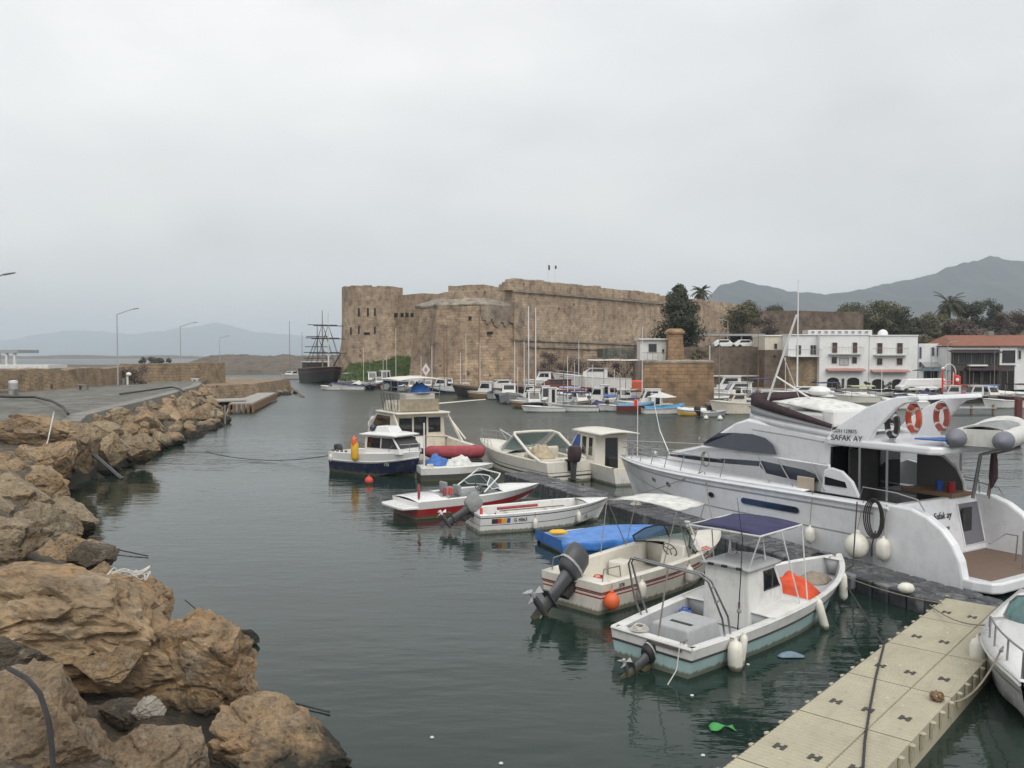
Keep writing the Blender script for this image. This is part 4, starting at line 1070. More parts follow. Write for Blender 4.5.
for k, (mt, t0, t1) in enumerate(((C_MAROON, .075, .115), (INKR, .115, .14), (YELLOW, .14, .175), (BLUEP, .178, .2))):
    MB().sheet([h.P(t0, .72, -1, .006), h.P(t1, .72, -1, .006), h.P(t1, .88, -1, .008), h.P(t0, .88, -1, .008)], .004).build('flag_patch', mt, wb)
lettering('registration_number', 'G 4863', .16, frame(h.P(.27, .80, -1, .016), (1, -.03, 0), (0, 0, 1)), INK, wb)
for t, lab in ((.37, 'narrow white fender on the white open boat, nearer its stern'), (.72, 'narrow white fender on the white open boat, nearer its bow')):
    fender(W(wb, h.P(t, .62, -1, .09)), lab, W(wb, h.P(t, 1, -1)), .085, .36)
MB().box((.12, -.55, .72), (.09, .09, .25)).build('fuel_bottle', INKR, wb, bev=.02)

# ---------------------------------------------------------------- 5 red and white speedboat
rb = boat_thing('speedboat', 'red sided speedboat with white bow deck, raked windscreen and swim platform', (-4.0, 31.6), (.2, 34.6))
h = Hull(6.3, 2.3, .62, .66, .25, .88, .86, 1.2, 1.9, .4)
h.shell('hull', [WHITE, REDP, WHITE], rb, ((.35, 0), (.42, 0), (.74, 1), (1, 0)))
h.well('cockpit', [WHITE, GREYIN], rb, .2, .62, .3, .25)
h.deck('foredeck', WHITE, rb, .61, .999, .14); h.deck('sun_deck', WHITE, rb, 0, .21, .08)
MB().prism([(-.55, -.85), (.05, -1.0), (.05, 1.0), (-.55, .85), (-.62, .6), (-.62, -.6)], .36, .46).build('swim_platform', WHITE, rb, bev=.03)
for yy in (-.5, .5): MB().box((2.2, yy, .55), (.5, .5, .5)).box((1.97, yy, .85), (.12, .5, .4)).build('seat', C_GREY, rb, bev=.05)
MB().box((1.35, 0, .5), (.4, 1.5, .4)).build('bench_seat', C_GREY, rb, bev=.05)
wscreen(rb, 4.15, .9, .8, .42, .5, WHITE, CLEAR, .8)
wheel(rb, (2.95, -.45, .85), .17, -.5)
MB().tube([(2.9, -1.0, .74), (3.55, -1.02, 1.28), (3.7, -.9, 1.38), (3.9, .9, 1.38), (3.7, 1.0, 1.2), (2.9, 1.0, .74)], .03, 7).build('wakeboard_bar', WHITE, rb, smooth=True)
for k in range(2): MB().box((1.35 + k * .25, -.62, .85), (.13, .1, .3)).build('bottle_bag', INKR if k else C_RED, rb, bev=.02)
fender(W(rb, (.2, -.7, 1.0)) + V((0, 0, -.05)), 'red pole like fender standing in the red sided speedboat', None, .05, .5, C_RED)

# ---------------------------------------------------------------- 6 low work float behind it with bundles
wf = boat_thing('work_punt', 'flat white work punt with a thin pole and cloth bundles, behind the red sided speedboat', (-4.5, 40.9), (-1.0, 41.8))
h = Hull(3.7, 1.7, .6, .66, .2, .92, .9, .3, 3, .4)
h.shell('hull', [WHITE2, CHAR], wf, ((.35, 1), (.7, 1), (1, 0))); h.deck('deck', WHITE2, wf, 0, .999, .03)
MB().tube([(.2, -.4, .6), (.2, -.4, 2.75)], .035, 7).build('pole', WHITE, wf, smooth=True)
MB().box((.45, -.6, .5), (.3, .1, .6)).build('rudder_board', CREAM2, wf, bev=.02)
heap('cloth_bundle', 'crumpled blue tarp bundle on the flat white work punt', wf, .95, .2, .64, .62, .5, .42, C_BLUE, 8)
heap('cloth_bundle', 'crumpled off white tarp bundle on the flat white work punt', wf, 2.0, .0, .64, .75, .5, .4, C_WHITE, 9)

# ---------------------------------------------------------------- 7 navy wheelhouse boat
nb = boat_thing('navy_cabin_boat', 'navy hulled cabin boat with white wheelhouse at its bow, moored farthest left', (-8.95, 44.7), (-4.6, 41.8))
h = Hull(5.35, 2.3, 1.0, 1.25, .3, .9, .9, .5, 2.8, .5)
h.shell('hull', [NAVY, WHITE], nb, ((.35, 0), (.72, 0), (.76, 1), (1, 1)))
h.rail('rub_rail', WHITE2, nb, .03, .76, .012)
h.well('cockpit', [WHITE, WHITE2], nb, .03, .45, .2, .4); h.deck('foredeck', WHITE, nb, .44, .999, .1)
wh = cabin(nb, 'wheelhouse', WHITE, [(2.35, 1.05), (4.75, 1.1), (4.7, 1.36), (4.15, 1.98), (2.35, 1.98)], -.84, .84, tap=.88)
for sd_ in (-1, 1):
    f_ = lambda z: sd_ * (.84 * lerp(1, .88, (z - 1.05) / .93) + .01)
    panel(nb, 'window', GLASS, [(2.55, f_(1.38), 1.38), (3.4, f_(1.38), 1.38), (3.4, f_(1.86), 1.86), (2.55, f_(1.86), 1.86)], BLACK)
    panel(nb, 'window', SMOKE, [(3.5, f_(1.38), 1.38), (4.55, f_(1.4), 1.4), (4.16, f_(1.86), 1.86), (3.5, f_(1.86), 1.86)], BLACK)
panel(nb, 'windscreen', SMOKE, [(4.69, -.74, 1.42), (4.69, .74, 1.42), (4.28, .7, 1.88), (4.28, -.7, 1.88)], BLACK)
MB().grid(lambda u, v: (lerp(2.1, 4.5, u), lerp(-.92, .92, v), 2.0 + .12 * (1 - (2 * v - 1) ** 4) * (1 - (2 * u - 1) ** 4)), 10, 10).build('roof', WHITE, nb, smooth=True, solid=.09)
MB().prism([(2.7, -.45), (3.8, -.45), (3.8, .45), (2.7, .45)], 2.14, 2.42, top=[(2.8, -.4), (3.6, -.4), (3.6, .4), (2.8, .4)]).build('roof_hatch', WHITE, nb, bev=.04)
MB().ell((2.45, -.3, 2.3), (.16, .16, .18), 12).build('search_lamp', NAVY, nb, smooth=True)
h.pulpit('bow_rail', STEEL, nb, .75, .99, .4)
for k in range(4): MB().box((.3 + k * .3, -.95, 1.08), (.12, .08, .12)).build('deck_fitting', DSTEEL, nb)
cleats(nb, ((5.4, 0, 1.36),), 1.3)
outboard(nb, -.12, .8, 0, BLACK, 1.0)
lettering('registration_number', 'G 173', .2, frame(h.P(.72, .66, -1, .02), (1, .12, 0), (0, -.15, 1)), INKW, nb)
t_ = W(nb, h.P(.4, .85, -1, .16)); fender(V((t_.x, t_.y, 1.2)), 'tall yellow and orange fender float standing on the side of the navy boat', None, .19, 1.0, YELLOW, cap=ORANGE)
t_ = W(nb, h.P(.42, .85, -1, .16)); 
fender(V((t_.x - .1, t_.y, 1.62)), 'orange fender on top of the tall yellow one on the navy boat', None, .13, .6, ORANGE)
fender(W(nb, h.P(.05, .82, -1, .08)), 'small white fender at the stern of the navy boat', None, .09, .35)
ball_fender(G(369, 481, .12), 'red ball buoy floating beside the navy boat', .2, INKR)
# ---------------------------------------------------------------- 8 sport fishing boat with flybridge
sf = boat_thing('fishing_cruiser', 'cream fishing cruiser with tall flybridge canopy and dark cabin windows, stern towards us', (-3.5, 46.6), (-9.5, 57.5), 'motor yacht')
h = Hull(12.3, 4.0, .95, 1.9, .5, .92, .88, 1.6, 2.2, .4)
h.shell('hull', [CREAM, GREYP], sf, ((.35, 0), (.6, 1), (1, 0)))
h.well('cockpit', [CREAM, CREAM2], sf, .02, .33, .28, .35); h.deck('foredeck', CREAM, sf, .32, .999, .15)
cb_ = cabin(sf, 'cabin', CREAM2, [(4.0, .4), (8.8, .9), (8.5, 1.9), (6.9, 2.55), (4.0, 2.55)], -1.7, 1.7, tap=.9, bev=.08)
MB().box((5.2, 0, 2.6), (3.6, 3.4, .1)).build('cabin_roof', CREAM, sf, bev=.04)
for y0, y1 in ((-1.32, -.5), (.5, 1.35)):
    panel(sf, 'window', GLASS, [(3.985, y0, 1.42), (3.985, y1, 1.42), (3.985, y1, 2.3), (3.985, y0, 2.3)], CREAM)
d_ = MB().box((3.985, 0, 1.4), (.03, .78, 1.9)).build('door', GLASS, sf); MB().box((3.965, 0, .85), (.02, .6, .7)).build('door_panel', WHITE, d_)
for sd_ in (1, -1):
    f_ = lambda z: sd_ * (1.7 * lerp(1, .9, (z - .4) / 2.15) + .015)
    panel(sf, 'window', GLASS, [(4.7, f_(1.5), 1.5), (8.0, f_(1.5), 1.5), (7.0, f_(2.35), 2.35), (4.9, f_(2.35), 2.35)], BLACK)
    MB().rings([[V((4.0, sd_ * 1.72, 2.55)), V((3.8, sd_ * 1.72, 2.55)), V((3.8, sd_ * 1.66, 2.55)), V((4.0, sd_ * 1.66, 2.55))], [V((2.3, sd_ * 1.85, .98)), V((1.9, sd_ * 1.85, .98)), V((1.9, sd_ * 1.79, .98)), V((2.3, sd_ * 1.79, .98))]], True, True).build('side_wing', CREAM, sf)
fb = cabin(sf, 'flybridge', CREAM2, [(4.1, 2.65), (6.9, 2.65), (6.6, 3.25), (4.1, 3.1)], -1.3, 1.3, bev=.06)
MB().sheet([(4.05, -1.25, 2.7), (4.05, 1.25, 2.7), (4.05, 1.2, 3.4), (4.05, -1.2, 3.4)], .03).build('canvas_screen', C_GREY and cloth('beige_canvas', (.34, .29, .21)), sf)
hd = MB().grid(lambda u, v: (lerp(3.7, 6.9, u), lerp(-1.5, 1.5, v), 4.5 + .14 * (1 - (2 * v - 1) ** 2) + .06 * (1 - (2 * u - 1) ** 2)), 8, 8).build('hard_top', CREAM, sf, smooth=True, solid=.07)
fr = MB()
for sd_ in (-1, 1):
    for xx in (4.1, 5.2, 6.5): fr.tube([(xx + .15, sd_ * 1.3, 2.65), (xx, sd_ * 1.35, 4.5)], .03, 6)
    fr.tube([(4.1, sd_ * 1.32, 3.75), (6.5, sd_ * 1.32, 3.75)], .025, 6); fr.tube([(4.1, sd_ * 1.32, 4.1), (6.5, sd_ * 1.32, 4.1)], .02, 6)
fr.tube([(4.1, -1.32, 3.75), (4.1, 1.32, 3.75)], .025, 6)
fr.build('tower_frame', STEEL, sf, smooth=True)
heap('blue_cover', 'bright blue cover bundled on the flybridge of the cream fishing cruiser', sf, 4.9, -.35, 3.72, .7, .75, .55, C_BLUE, 12, 'cover')
MB().box((4.9, -.2, 3.45), (1.0, 1.9, .5)).build('bridge_console', CREAM, sf, bev=.06)
MB().tube([(4.2, -.4, 3.05), (3.9, -4.3, 3.28)], [.05, .03], 6).build('outrigger', CREAM, sf, smooth=True); MB().tube([(4.0, -1.6, 2.6), (2.6, -2.3, 1.05)], .05, 6).build('outrigger', CREAM, sf, smooth=True)
h.pulpit('bow_rail', STEEL, sf, .55, .99, .6)
for k in range(5): MB().tube([(4.5 + .5 * k, 1.35, 2.65), (4.3 + .5 * k, 1.6, 3.7)], .015, 5).build('rod_holder', BLACK, sf)
t_ = thing('cover_roll', 'long roll of faded red cover lying across the fishing cruiser stern', 'rolled cover', (-3.0, 44.9, .85), .22)
MB().tube([(-1.6, 0, .08), (-1.35, 0, .05), (0, 0, .0), (1.4, 0, .0), (1.55, 0, -.02)], [.22, .33, .36, .34, .2], 14).build('cover_body', C_RED, t_, smooth=60)
MB().tube([(-1.9, 0, .1), (-1.55, 0, .08)], [.1, .2], 10).build('gathered_end', C_MAROON, t_, smooth=True)
wb_ = MB(); wb_.box((0, 0, -.5), (2.8, .9, .22)); wb_.build('support_raft', BLACK, t_, bev=.05)

# ---------------------------------------------------------------- 9 cream sports cruiser with screen frame
sc_ = boat_thing('sports_cruiser', 'cream sports cruiser with arched screen frame, bow rail and a dark covered outboard', (2.75, 40.0), (-1.75, 48.3))
h = Hull(9.6, 2.9, .95, 1.25, .35, .9, .86, 1.5, 2.0, .4)
h.shell('hull', [CREAM, CHAR], sc_, ((.35, 0), (.55, 0), (.6, 1), (.68, 0), (.7, 1), (1, 0)))
h.well('cockpit', [CREAM, CREAM2], sc_, .04, .42, .3, .35); h.deck('foredeck', CREAM, sc_, .41, .999, .22); h.deck('stern_deck', CREAM, sc_, 0, .05, 0)
for t in (.74, .82):
    for sd_ in (1, -1):
        c = h.P(t, .9, sd_, .01); MB().sheet([c + V((-.18, 0, -.07)), c + V((.18, -.05 * sd_, -.06)), c + V((.18, -.05 * sd_, .08)), c + V((-.18, 0, .07))], .02).build('portlight', GLASS, sc_)
for sd_ in (1, -1):
    MB().tube([(.6, 1.3 * sd_, .98), (1.6, 1.3 * sd_, 1.25), (3.1, 1.28 * sd_, 2.0), (3.5, 1.1 * sd_, 2.1), (3.6, 0, 2.12)], .07, 8).build('screen_frame', CREAM, sc_, smooth=True)
    MB().tube([(3.3, 1.22 * sd_, 2.02), (4.6, 1.2 * sd_, 1.2), (5.3, .9 * sd_, 1.25)], .06, 8).build('screen_frame', CREAM, sc_, smooth=True)
    panel(sc_, 'side_screen', CLEAR, [(1.8, 1.28 * sd_, 1.3), (4.4, 1.22 * sd_, 1.2), (3.25, 1.22 * sd_, 1.95)])
panel(sc_, 'windscreen', CLEAR, [(5.1, -1.0, 1.25), (5.1, 1.0, 1.25), (3.6, 1.05, 2.05), (3.6, -1.05, 2.05)])
MB().box((1.2, 0, .7), (.6, 1.9, .6)).build('bench_seat', CREAM2, sc_, bev=.08)
for yy in (-.5, .5): MB().box((2.7, yy, .75), (.6, .7, .7)).box((2.49, yy, 1.2), (.2, .7, .5)).build('seat', CREAM2, sc_, bev=.08)
heap('cockpit_cover', 'tan cover bundle in the cockpit of the cream sports cruiser', sc_, 1.9, .5, 1.0, .95, .55, .5, cloth('tan_canvas', (.48, .40, .28)), 14, 'cover')
h.pulpit('bow_rail', STEEL, sc_, .6, .99, .55)
ob = outboard(sc_, -.1, 1.0, 0, C_MAROON, 1.55, CHAR, cover=True)
an = MB(); an.tube([(5.8, .2, 1.4), (6.8, .2, 2.0), (7.6, -.3, 1.45)], .03, 6); an.tube([(6.0, -.5, 1.4), (6.8, .2, 2.0)], .03, 6); an.build('folded_davit', STEEL, sc_)
# ---------------------------------------------------------------- 10 cabin boat with blue screen cover
kb_ = boat_thing('cabin_boat', 'small cream cabin boat with a blue covered windscreen beside the white yacht bow', (5.55, 39.0), (2.9, 46.0))
h = Hull(7.3, 2.3, .8, 1.1, .3, .85, .86, .8, 2.2, .4)
h.shell('hull', [WHITE2, CREAM], kb_, ((.35, 0), (.7, 0), (1, 1)))
h.well('cockpit', [CREAM, CREAM2], kb_, .03, .3, .2, .3); h.deck('foredeck', CREAM, kb_, .29, .999, .15)
cabin(kb_, 'wheelhouse', CREAM, [(2.1, .4), (5.2, .8), (5.1, 1.25), (4.1, 2.2), (2.1, 2.2)], -.95, .95, tap=.9, bev=.06)
MB().grid(lambda u, v: (lerp(1.2, 4.4, u), lerp(-1.05, 1.05, v), 2.24 + .1 * (1 - (2 * v - 1) ** 2)), 6, 8).build('roof', CREAM, kb_, smooth=True, solid=.08)
for sd_ in (1, -1):
    f_ = lambda z: sd_ * (.95 * lerp(1, .9, (z - .4) / 1.8) + .012)
    for x0, x1 in ((2.3, 2.75), (3.0, 3.5)): panel(kb_, 'window', GLASS, [(x0, f_(1.15), 1.15), (x1, f_(1.15), 1.15), (x1, f_(2.0), 2.0), (x0, f_(2.0), 2.0)], CREAM2)
    panel(kb_, 'screen_cover', C_NAVY if 0 else BLUEP, [(3.75, f_(1.2), 1.2), (4.85, f_(1.2), 1.2), (4.1, f_(2.05), 2.05), (3.75, f_(2.05), 2.05)])
panel(kb_, 'door', GLASS, [(2.085, -.35, .5), (2.085, .35, .5), (2.085, .33, 2.0), (2.085, -.33, 2.0)])
panel(kb_, 'screen_cover', BLUEP, [(5.05, -.75, 1.33), (5.05, .75, 1.33), (4.2, .75, 2.12), (4.2, -.75, 2.12)])
h.pulpit('bow_rail', STEEL, kb_, .6, .99, .5)
p = W(kb_, h.P(.06, .3, -1, .25)); ball_fender(V((p.x, p.y, .45)), 'white ball fender low on the cream cabin boat quarter', .27, FENDW, W(kb_, h.P(.06, 1, -1)), 'fender')
p = W(kb_, h.P(.0, .3, 1, .1)); ball_fender(V((6.2, 37.3, .3)), 'cream ball fender floating between the yacht bow and the dock', .24, FENDW, None, 'fender')

# ---------------------------------------------------------------- 11 the white motor yacht
yt = boat_thing('motor_yacht', 'large white flybridge motor yacht lying along the dark floating dock', (13.08, 22.2), (4.6, 35.8), 'motor yacht')
Y = Hull(16.0, 4.3, 1.95, 1.78, .5, .97, .93, 1.5, 2.3, .42, bluff=.06)
YW = paint('yacht_white', (.74, .75, .77), .16, grime=.2, coat=.5)
YG = paint('yacht_grey_line', (.30, .30, .32), .3, grime=.1)
# hull starts forward of the stern wings
class YH(Hull):
    def P(s, t, u, side=1, off=0):
        p = Hull.P(s, t, u, side, off); return V((2.1 + (p.x) * (13.9 / 16), p.y, p.z))
Y.__class__ = YH
Y.shell('hull', [YW, YG], yt, ((.35, 0), (.66, 0), (.675, 1), (.885, 0), (.905, 1), (1, 0)))
Y.rail('bow_band', YW, yt, .06, .965, .02, 0, .998)
Y.deck('deck', YW, yt, .2, .998, .08)
def mirror_panel(name, mat, pts, parent, yf, th=.02, fm=None):
    for sd_ in (1, -1): panel(parent, name, mat, [V((x, yf(z) * sd_, z)) for x, z in pts], fm, th)
# stern wings curving down to the platform
for sd_ in (1, -1):
    top = [(1.95, 1.97), (1.45, 1.95), (1.0, 1.8), (.6, 1.54), (.3, 1.2), (.1, .8), (.02, .42)]
    out = [V((x, 2.1 * sd_, z)) for x, z in top] + [V((.02, 2.1 * sd_, -.3)), V((2.6, 2.1 * sd_, -.3)), V((2.6, 2.1 * sd_, 1.97))]
    inn = [V((p.x, 1.78 * sd_, p.z)) for p in out]
    MB().rings([out, inn], True, True).build('stern_wing', YW, yt, bev=.06)
pf = MB().prism([(-.75, -1.7), (-.62, -1.95), (-.2, -2.08), (2.0, -2.08), (2.0, 2.08), (-.2, 2.08), (-.62, 1.95), (-.75, 1.7)], .12, .4).build('swim_platform', YW, yt, bev=.05)
MB().box((.55, 0, .406), (2.1, 3.5, .012)).build('teak_pad', TEAK, pf)
# transom coaming with garage door and boat name
MB().rings([[V((1.55, y, .4)), V((2.6, y, .4)), V((2.6, y, 1.6)), V((2.1, y, 1.95)), V((1.9, y, 1.95))] for y in (-1.8, 1.8)], True, True).build('transom', YW, yt, bev=.05)
def tr_x(z): return lerp(1.55, 1.9, (z - .4) / 1.55) - .012
panel(yt, 'transom_door', paint('door_grey', (.16, .16, .19), .4), [(tr_x(.6), -1.72, .6), (tr_x(.6), -.7, .6), (tr_x(1.75), -.7, 1.75), (tr_x(1.75), -1.72, 1.75)], YW, fr=.03)
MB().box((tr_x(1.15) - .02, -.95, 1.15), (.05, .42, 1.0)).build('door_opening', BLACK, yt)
lettering('name_script', 'Safak ay', .27, frame((tr_x(1.5) - .012, .12, 1.5), (0, -1, 0), (.22, 0, 1)), INK, yt, shear=.4)
lettering('name_script', 'GIRNE', .12, frame((tr_x(1.15) - .012, .05, 1.15), (0, -1, 0), (.22, 0, 1)), INK, yt, shear=.4)
MB().box((3.2, 0, 1.2), (1.3, 3.4, .5)).build('aft_seat', C_GREY, yt, bev=.08)
MB().box((4.0, 0, .95), (4.6, 3.7, .04)).build('aft_deck', TEAK, yt)
# deckhouse: lower trunk forward with dark band, upper saloon
yfl = lambda z: 1.72 - .12 * (z - 1.9)
def house(name, prof, tapz, mat=YW, bev=.09, ytop=1.3, ybot=1.75, z0=1.9, z1=3.8, nose=None, ns=8):
    """superstructure: plan narrows towards the bow, sides lean in"""
    mb = MB(); R = []
    for s in range(ns + 1):
        a = -1 + 2 * s / ns; ring = []
        for x, z in prof:
            hw = lerp(ybot, ytop, (z - z0) / (z1 - z0)); k = max(0, (x - nose) / (14 - nose)) if nose else 0; hw *= (1 - k ** 1.6)
            hw = max(hw, .05); aa = a
            cx = x - (.55 * abs(a) ** 3 if x > 8.5 else 0)
            ring.append(V((cx, hw * aa, z)))
        R.append(ring)
    mb.rings(R, True, True); return mb.build(name, mat, yt, bev=bev, smooth=30)
house('trunk_cabin', [(4.3, 1.9), (13.2, 1.9), (12.6, 2.3), (10.4, 2.78), (4.3, 2.78)], 0, nose=8.5, ybot=1.78, ytop=1.68, z1=2.8)
house('saloon', [(4.35, 2.7), (10.7, 2.7), (9.3, 3.45), (8.3, 3.72), (7.75, 3.9), (4.2, 3.55), (4.3, 3.2)], 0, nose=8.0, ybot=1.7, ytop=1.45, z0=2.7, z1=3.8)
def side(x, z, base=1.7, top=1.45, z0=2.7, z1=3.8, off=.02, nose=8.0):
    hw = lerp(base, top, (z - z0) / (z1 - z0)); k = max(0, (x - nose) / (14 - nose)); return hw * (1 - k ** 1.6) + off
for sd_ in (1, -1):
    for pts in ([(9.75, 2.84), (9.3, 3.12), (8.95, 3.33), (8.2, 3.4), (8.0, 2.84)], [(8.0, 2.84), (8.2, 3.4), (7.4, 3.42), (6.85, 3.34), (6.5, 3.16), (6.28, 2.86)]):
        lo = [V((x, side(x, z) * sd_, z)) for x, z in pts]
        # follow the curved side
        MB().sheet(lo, .025).build('side_window', BGLASS, yt)
    band = MB(); n = 14
    for k in range(n):
        pass
    up, lo_ = [], []
    for k in range(n + 1):
        x = lerp(12.05, 6.95, k / n); z = lerp(2.27, 2.60, (k / n) ** .8); zz = lerp(2.20, 2.43, k / n)
        f2 = lambda z_: side(x, z_, 1.78, 1.68, 1.9, 2.8, .012, 8.5)
        up.append(V((x, f2(z) * sd_, z))); lo_.append(V((x, f2(zz) * sd_, zz)))
    MB().rings([lo_, up], False, False).build('window_band', BGLASS, yt, solid=.02)
    pts = [(6.9, 2.42), (6.6, 2.24), (4.95, 2.14), (4.6, 2.26), (4.75, 2.42), (5.2, 2.52), (6.9, 2.62)]
    MB().sheet([V((x, side(x, z, 1.78, 1.68, 1.9, 2.8, .016, 8.5) * sd_, z)) for x, z in pts], .02).build('side_window', BGLASS, yt)
    # hull portlights
    for x_, w_, h_, n_ in ((11.2, .26, .17, 1), (12.35, .24, .16, 1), (8.7, .28, .18, 1), (6.2, 2.3, .2, 2)):
        t_ = (x_ - 2.1) / 13.9; c = Y.P(t_, .80, sd_, .012); q0 = Y.P(t_ - .01, .80, sd_, .012); q1 = Y.P(t_ + .01, .80, sd_, .012); d_ = (q1 - q0).normalized()
        up_ = (Y.P(t_, .84, sd_) - Y.P(t_, .76, sd_)).normalized()
        ring = [c + d_ * (w_ / 2 + (0 if n_ == 1 else 0)) * cos(a) + up_ * h_ / 2 * sin(a) for a in [2 * pi * k / 18 for k in range(18)]] if n_ == 1 else [c + d_ * (s1 * (w_ / 2 - .12) + s1 * .12 * cos(a)) + up_ * h_ / 2 * sin(a) for s1, a in [(1, -pi / 2), (1, -pi / 4), (1, 0), (1, pi / 4), (1, pi / 2), (-1, pi / 2), (-1, pi / 4), (-1, 0), (-1, -pi / 4), (-1, -pi / 2)]]
        pl = MB().sheet(ring, .02).build('portlight', BGLASS, yt); MB().tube(ring, .014, 5, closed=True).build('portlight_rim', YG, pl)
panel(yt, 'windscreen', BGLASS, [(10.12, -1.05, 2.86), (10.12, 1.05, 2.86), (9.2, 1.0, 3.4), (9.2, -1.0, 3.4)], None, .03)
# flybridge: coaming, grey apron, maroon screen
def fly(x): return 1.5 - .35 * max(0, (x - 6) / 2) ** 2
def wallstrip(name, mat, xs, zb_, zt_, off, th=.03, par=yt):
    L_ = []
    for x in xs: L_.append((V((x, fly(x) + off, zb_(x))), V((x, fly(x) + off - .04, zt_(x)))))
    fr_ = []
    path = L_ + [(V((p.x, -p.y, p.z)), V((q.x, -q.y, q.z))) for p, q in L_[::-1]]
    MB().rings([[a for a, b in path], [b for a, b in path]], False, False).build(name, mat, par, solid=th, smooth=40)
xs = [lerp(3.8, 7.85, k / 10) for k in range(11)]
wallstrip('flybridge_coaming', YW, xs, lambda x: lerp(3.5, 3.85, (x - 3.8) / 4), lambda x: lerp(3.72, 4.08, (x - 3.8) / 4), 0)
xs = [lerp(4.4, 7.75, k / 8) for k in range(9)]
wallstrip('flybridge_apron', GREYP, xs, lambda x: lerp(3.72, 4.08, (x - 3.8) / 4), lambda x: lerp(3.84, 4.36, (x - 4.4) / 3.35), .015)
wallstrip('flybridge_screen', C_MAROON, xs, lambda x: lerp(3.83, 4.35, (x - 4.4) / 3.35), lambda x: lerp(3.95, 4.74, (x - 4.4) / 3.35), .02)
MB().box((5.9, 0, 3.72), (3.8, 2.7, .06)).build('flybridge_deck', YW, yt)
for c_, d_ in (((6.9, -.5, 4.15), (.7, 1.0, .8)), ((5.6, .4, 4.0), (1.6, 1.6, .5)), ((4.8, .0, 4.1), (.5, 2.4, .55))): MB().box(c_, d_).build('flybridge_seat', WHITE, yt, bev=.1)
MB().grid(lambda u, v: (lerp(4.6, 6.9, u), lerp(-1.2, 1.2, v), 4.25 + .2 * (1 - (2 * v - 1) ** 2) * (1 - (2 * u - 1) ** 4) + .25 * u), 8, 8).build('flybridge_cover', C_WHITE, yt, smooth=True, solid=.04)
# aft overhang over the cockpit, with rail
MB().prism([(.95, -1.5), (1.2, -1.75), (4.4, -1.75), (4.4, 1.75), (1.2, 1.75), (.95, 1.5)], 3.36, 3.58).build('aft_overhang', YW, yt, bev=.06)
# radar arch
def arch_pts(x, z, y): return V((x, y, z))
A0 = [(4.5, 3.5), (3.9, 4.05), (3.2, 4.5), (2.7, 4.72), (2.3, 4.84), (1.7, 4.88)]
A1 = [(3.0, 3.5), (2.85, 3.9), (2.5, 4.28), (2.25, 4.55), (2.05, 4.68), (1.75, 4.74)]
for sd_ in (1, -1):
    R = []
    for k in range(6):
        y = sd_ * lerp(1.72, 1.5, k / 5)
        R.append([V((A0[k][0], y, A0[k][1])), V((A1[k][0], y, A1[k][1])), V((A1[k][0], y - .16 * sd_, A1[k][1])), V((A0[k][0], y - .16 * sd_, A0[k][1]))])
    MB().rings(R, True, True).build('arch_leg', YW, yt, bev=.03, smooth=40)
MB().rings([[V((2.5, y, 4.74)), V((2.3, y, 4.86)), V((1.65, y, 4.9)), V((1.6, y, 4.78))] for y in (-1.52, 1.52)], True, True).build('arch_top', YW, yt, bev=.03)
ac = lambda x, z: V((x, 1.735, z))
lettering('name_plate', 'SAFAK AY', .235, frame((3.72, 1.752, 3.60), (-1, 0, .03), (0, 0, 1)), INK, yt, shear=.15)
lettering('registration_number', 'GGH 129875', .15, frame((3.78, 1.745, 3.80), (-1, 0, .03), (0, -.1, 1)), INK, yt)
# cockpit: dark inside behind the side opening
MB().box((4.28, 0, 2.6), (.06, 3.3, 1.4)).build('saloon_door', GLASS, yt)
for sd_ in (1, -1):
    o_ = MB(); o_.prism([(4.3, 1.69 * sd_), (6.0, 1.6 * sd_), (6.0, 1.5 * sd_), (4.3, 1.55 * sd_)], 1.0, 1.9); 
    bw_ = [(4.45, 1.95), (4.35, 2.62), (4.1, 2.72), (3.75, 2.66), (3.4, 2.4), (3.2, 2.05), (3.15, 1.95)]
    MB().rings([[V((x, 1.9 * sd_, z)) for x, z in bw_], [V((x, 1.78 * sd_, z)) for x, z in bw_]], True, True).build('bulwark', YW, yt, bev=.03)
    panel(yt, 'bulwark_window', GLASS, [(4.3, 1.915 * sd_, 2.2), (3.55, 1.915 * sd_, 2.2), (3.62, 1.915 * sd_, 2.36), (4.3, 1.915 * sd_, 2.44)])
# far side of the cockpit with curved stairway panel
st = [(3.6, 1.5), (3.6, 3.35), (3.2, 3.1), (2.7, 2.95), (2.3, 2.65), (2.1, 2.25), (2.05, 1.5)]
MB().rings([[V((x, -1.6, z)) for x, z in st], [V((x, -1.5, z)) for x, z in st]], True, True).build('stair_panel', paint('panel_grey', (.16, .16, .165), .5), yt, bev=.02)
MB().tube([(3.2, -1.47, 3.13), (2.7, -1.47, 2.97), (2.3, -1.47, 2.67), (2.1, -1.47, 2.3), (2.05, -1.47, 1.9)], .05, 7).build('stair_handrail', WHITE, yt, smooth=True)
poles(yt, 'support_pole', STEEL, [((x_, y_, 1.5 if y_ < 0 else 1.95), (x_, y_, 3.4)) for x_, y_ in ((2.45, 1.68), (3.3, 1.7), (2.3, -1.65))], .035)
MB().box((3.75, .9, 2.2), (.06, 1.3, 2.1)).build('cockpit_curtain', BLACK, yt)
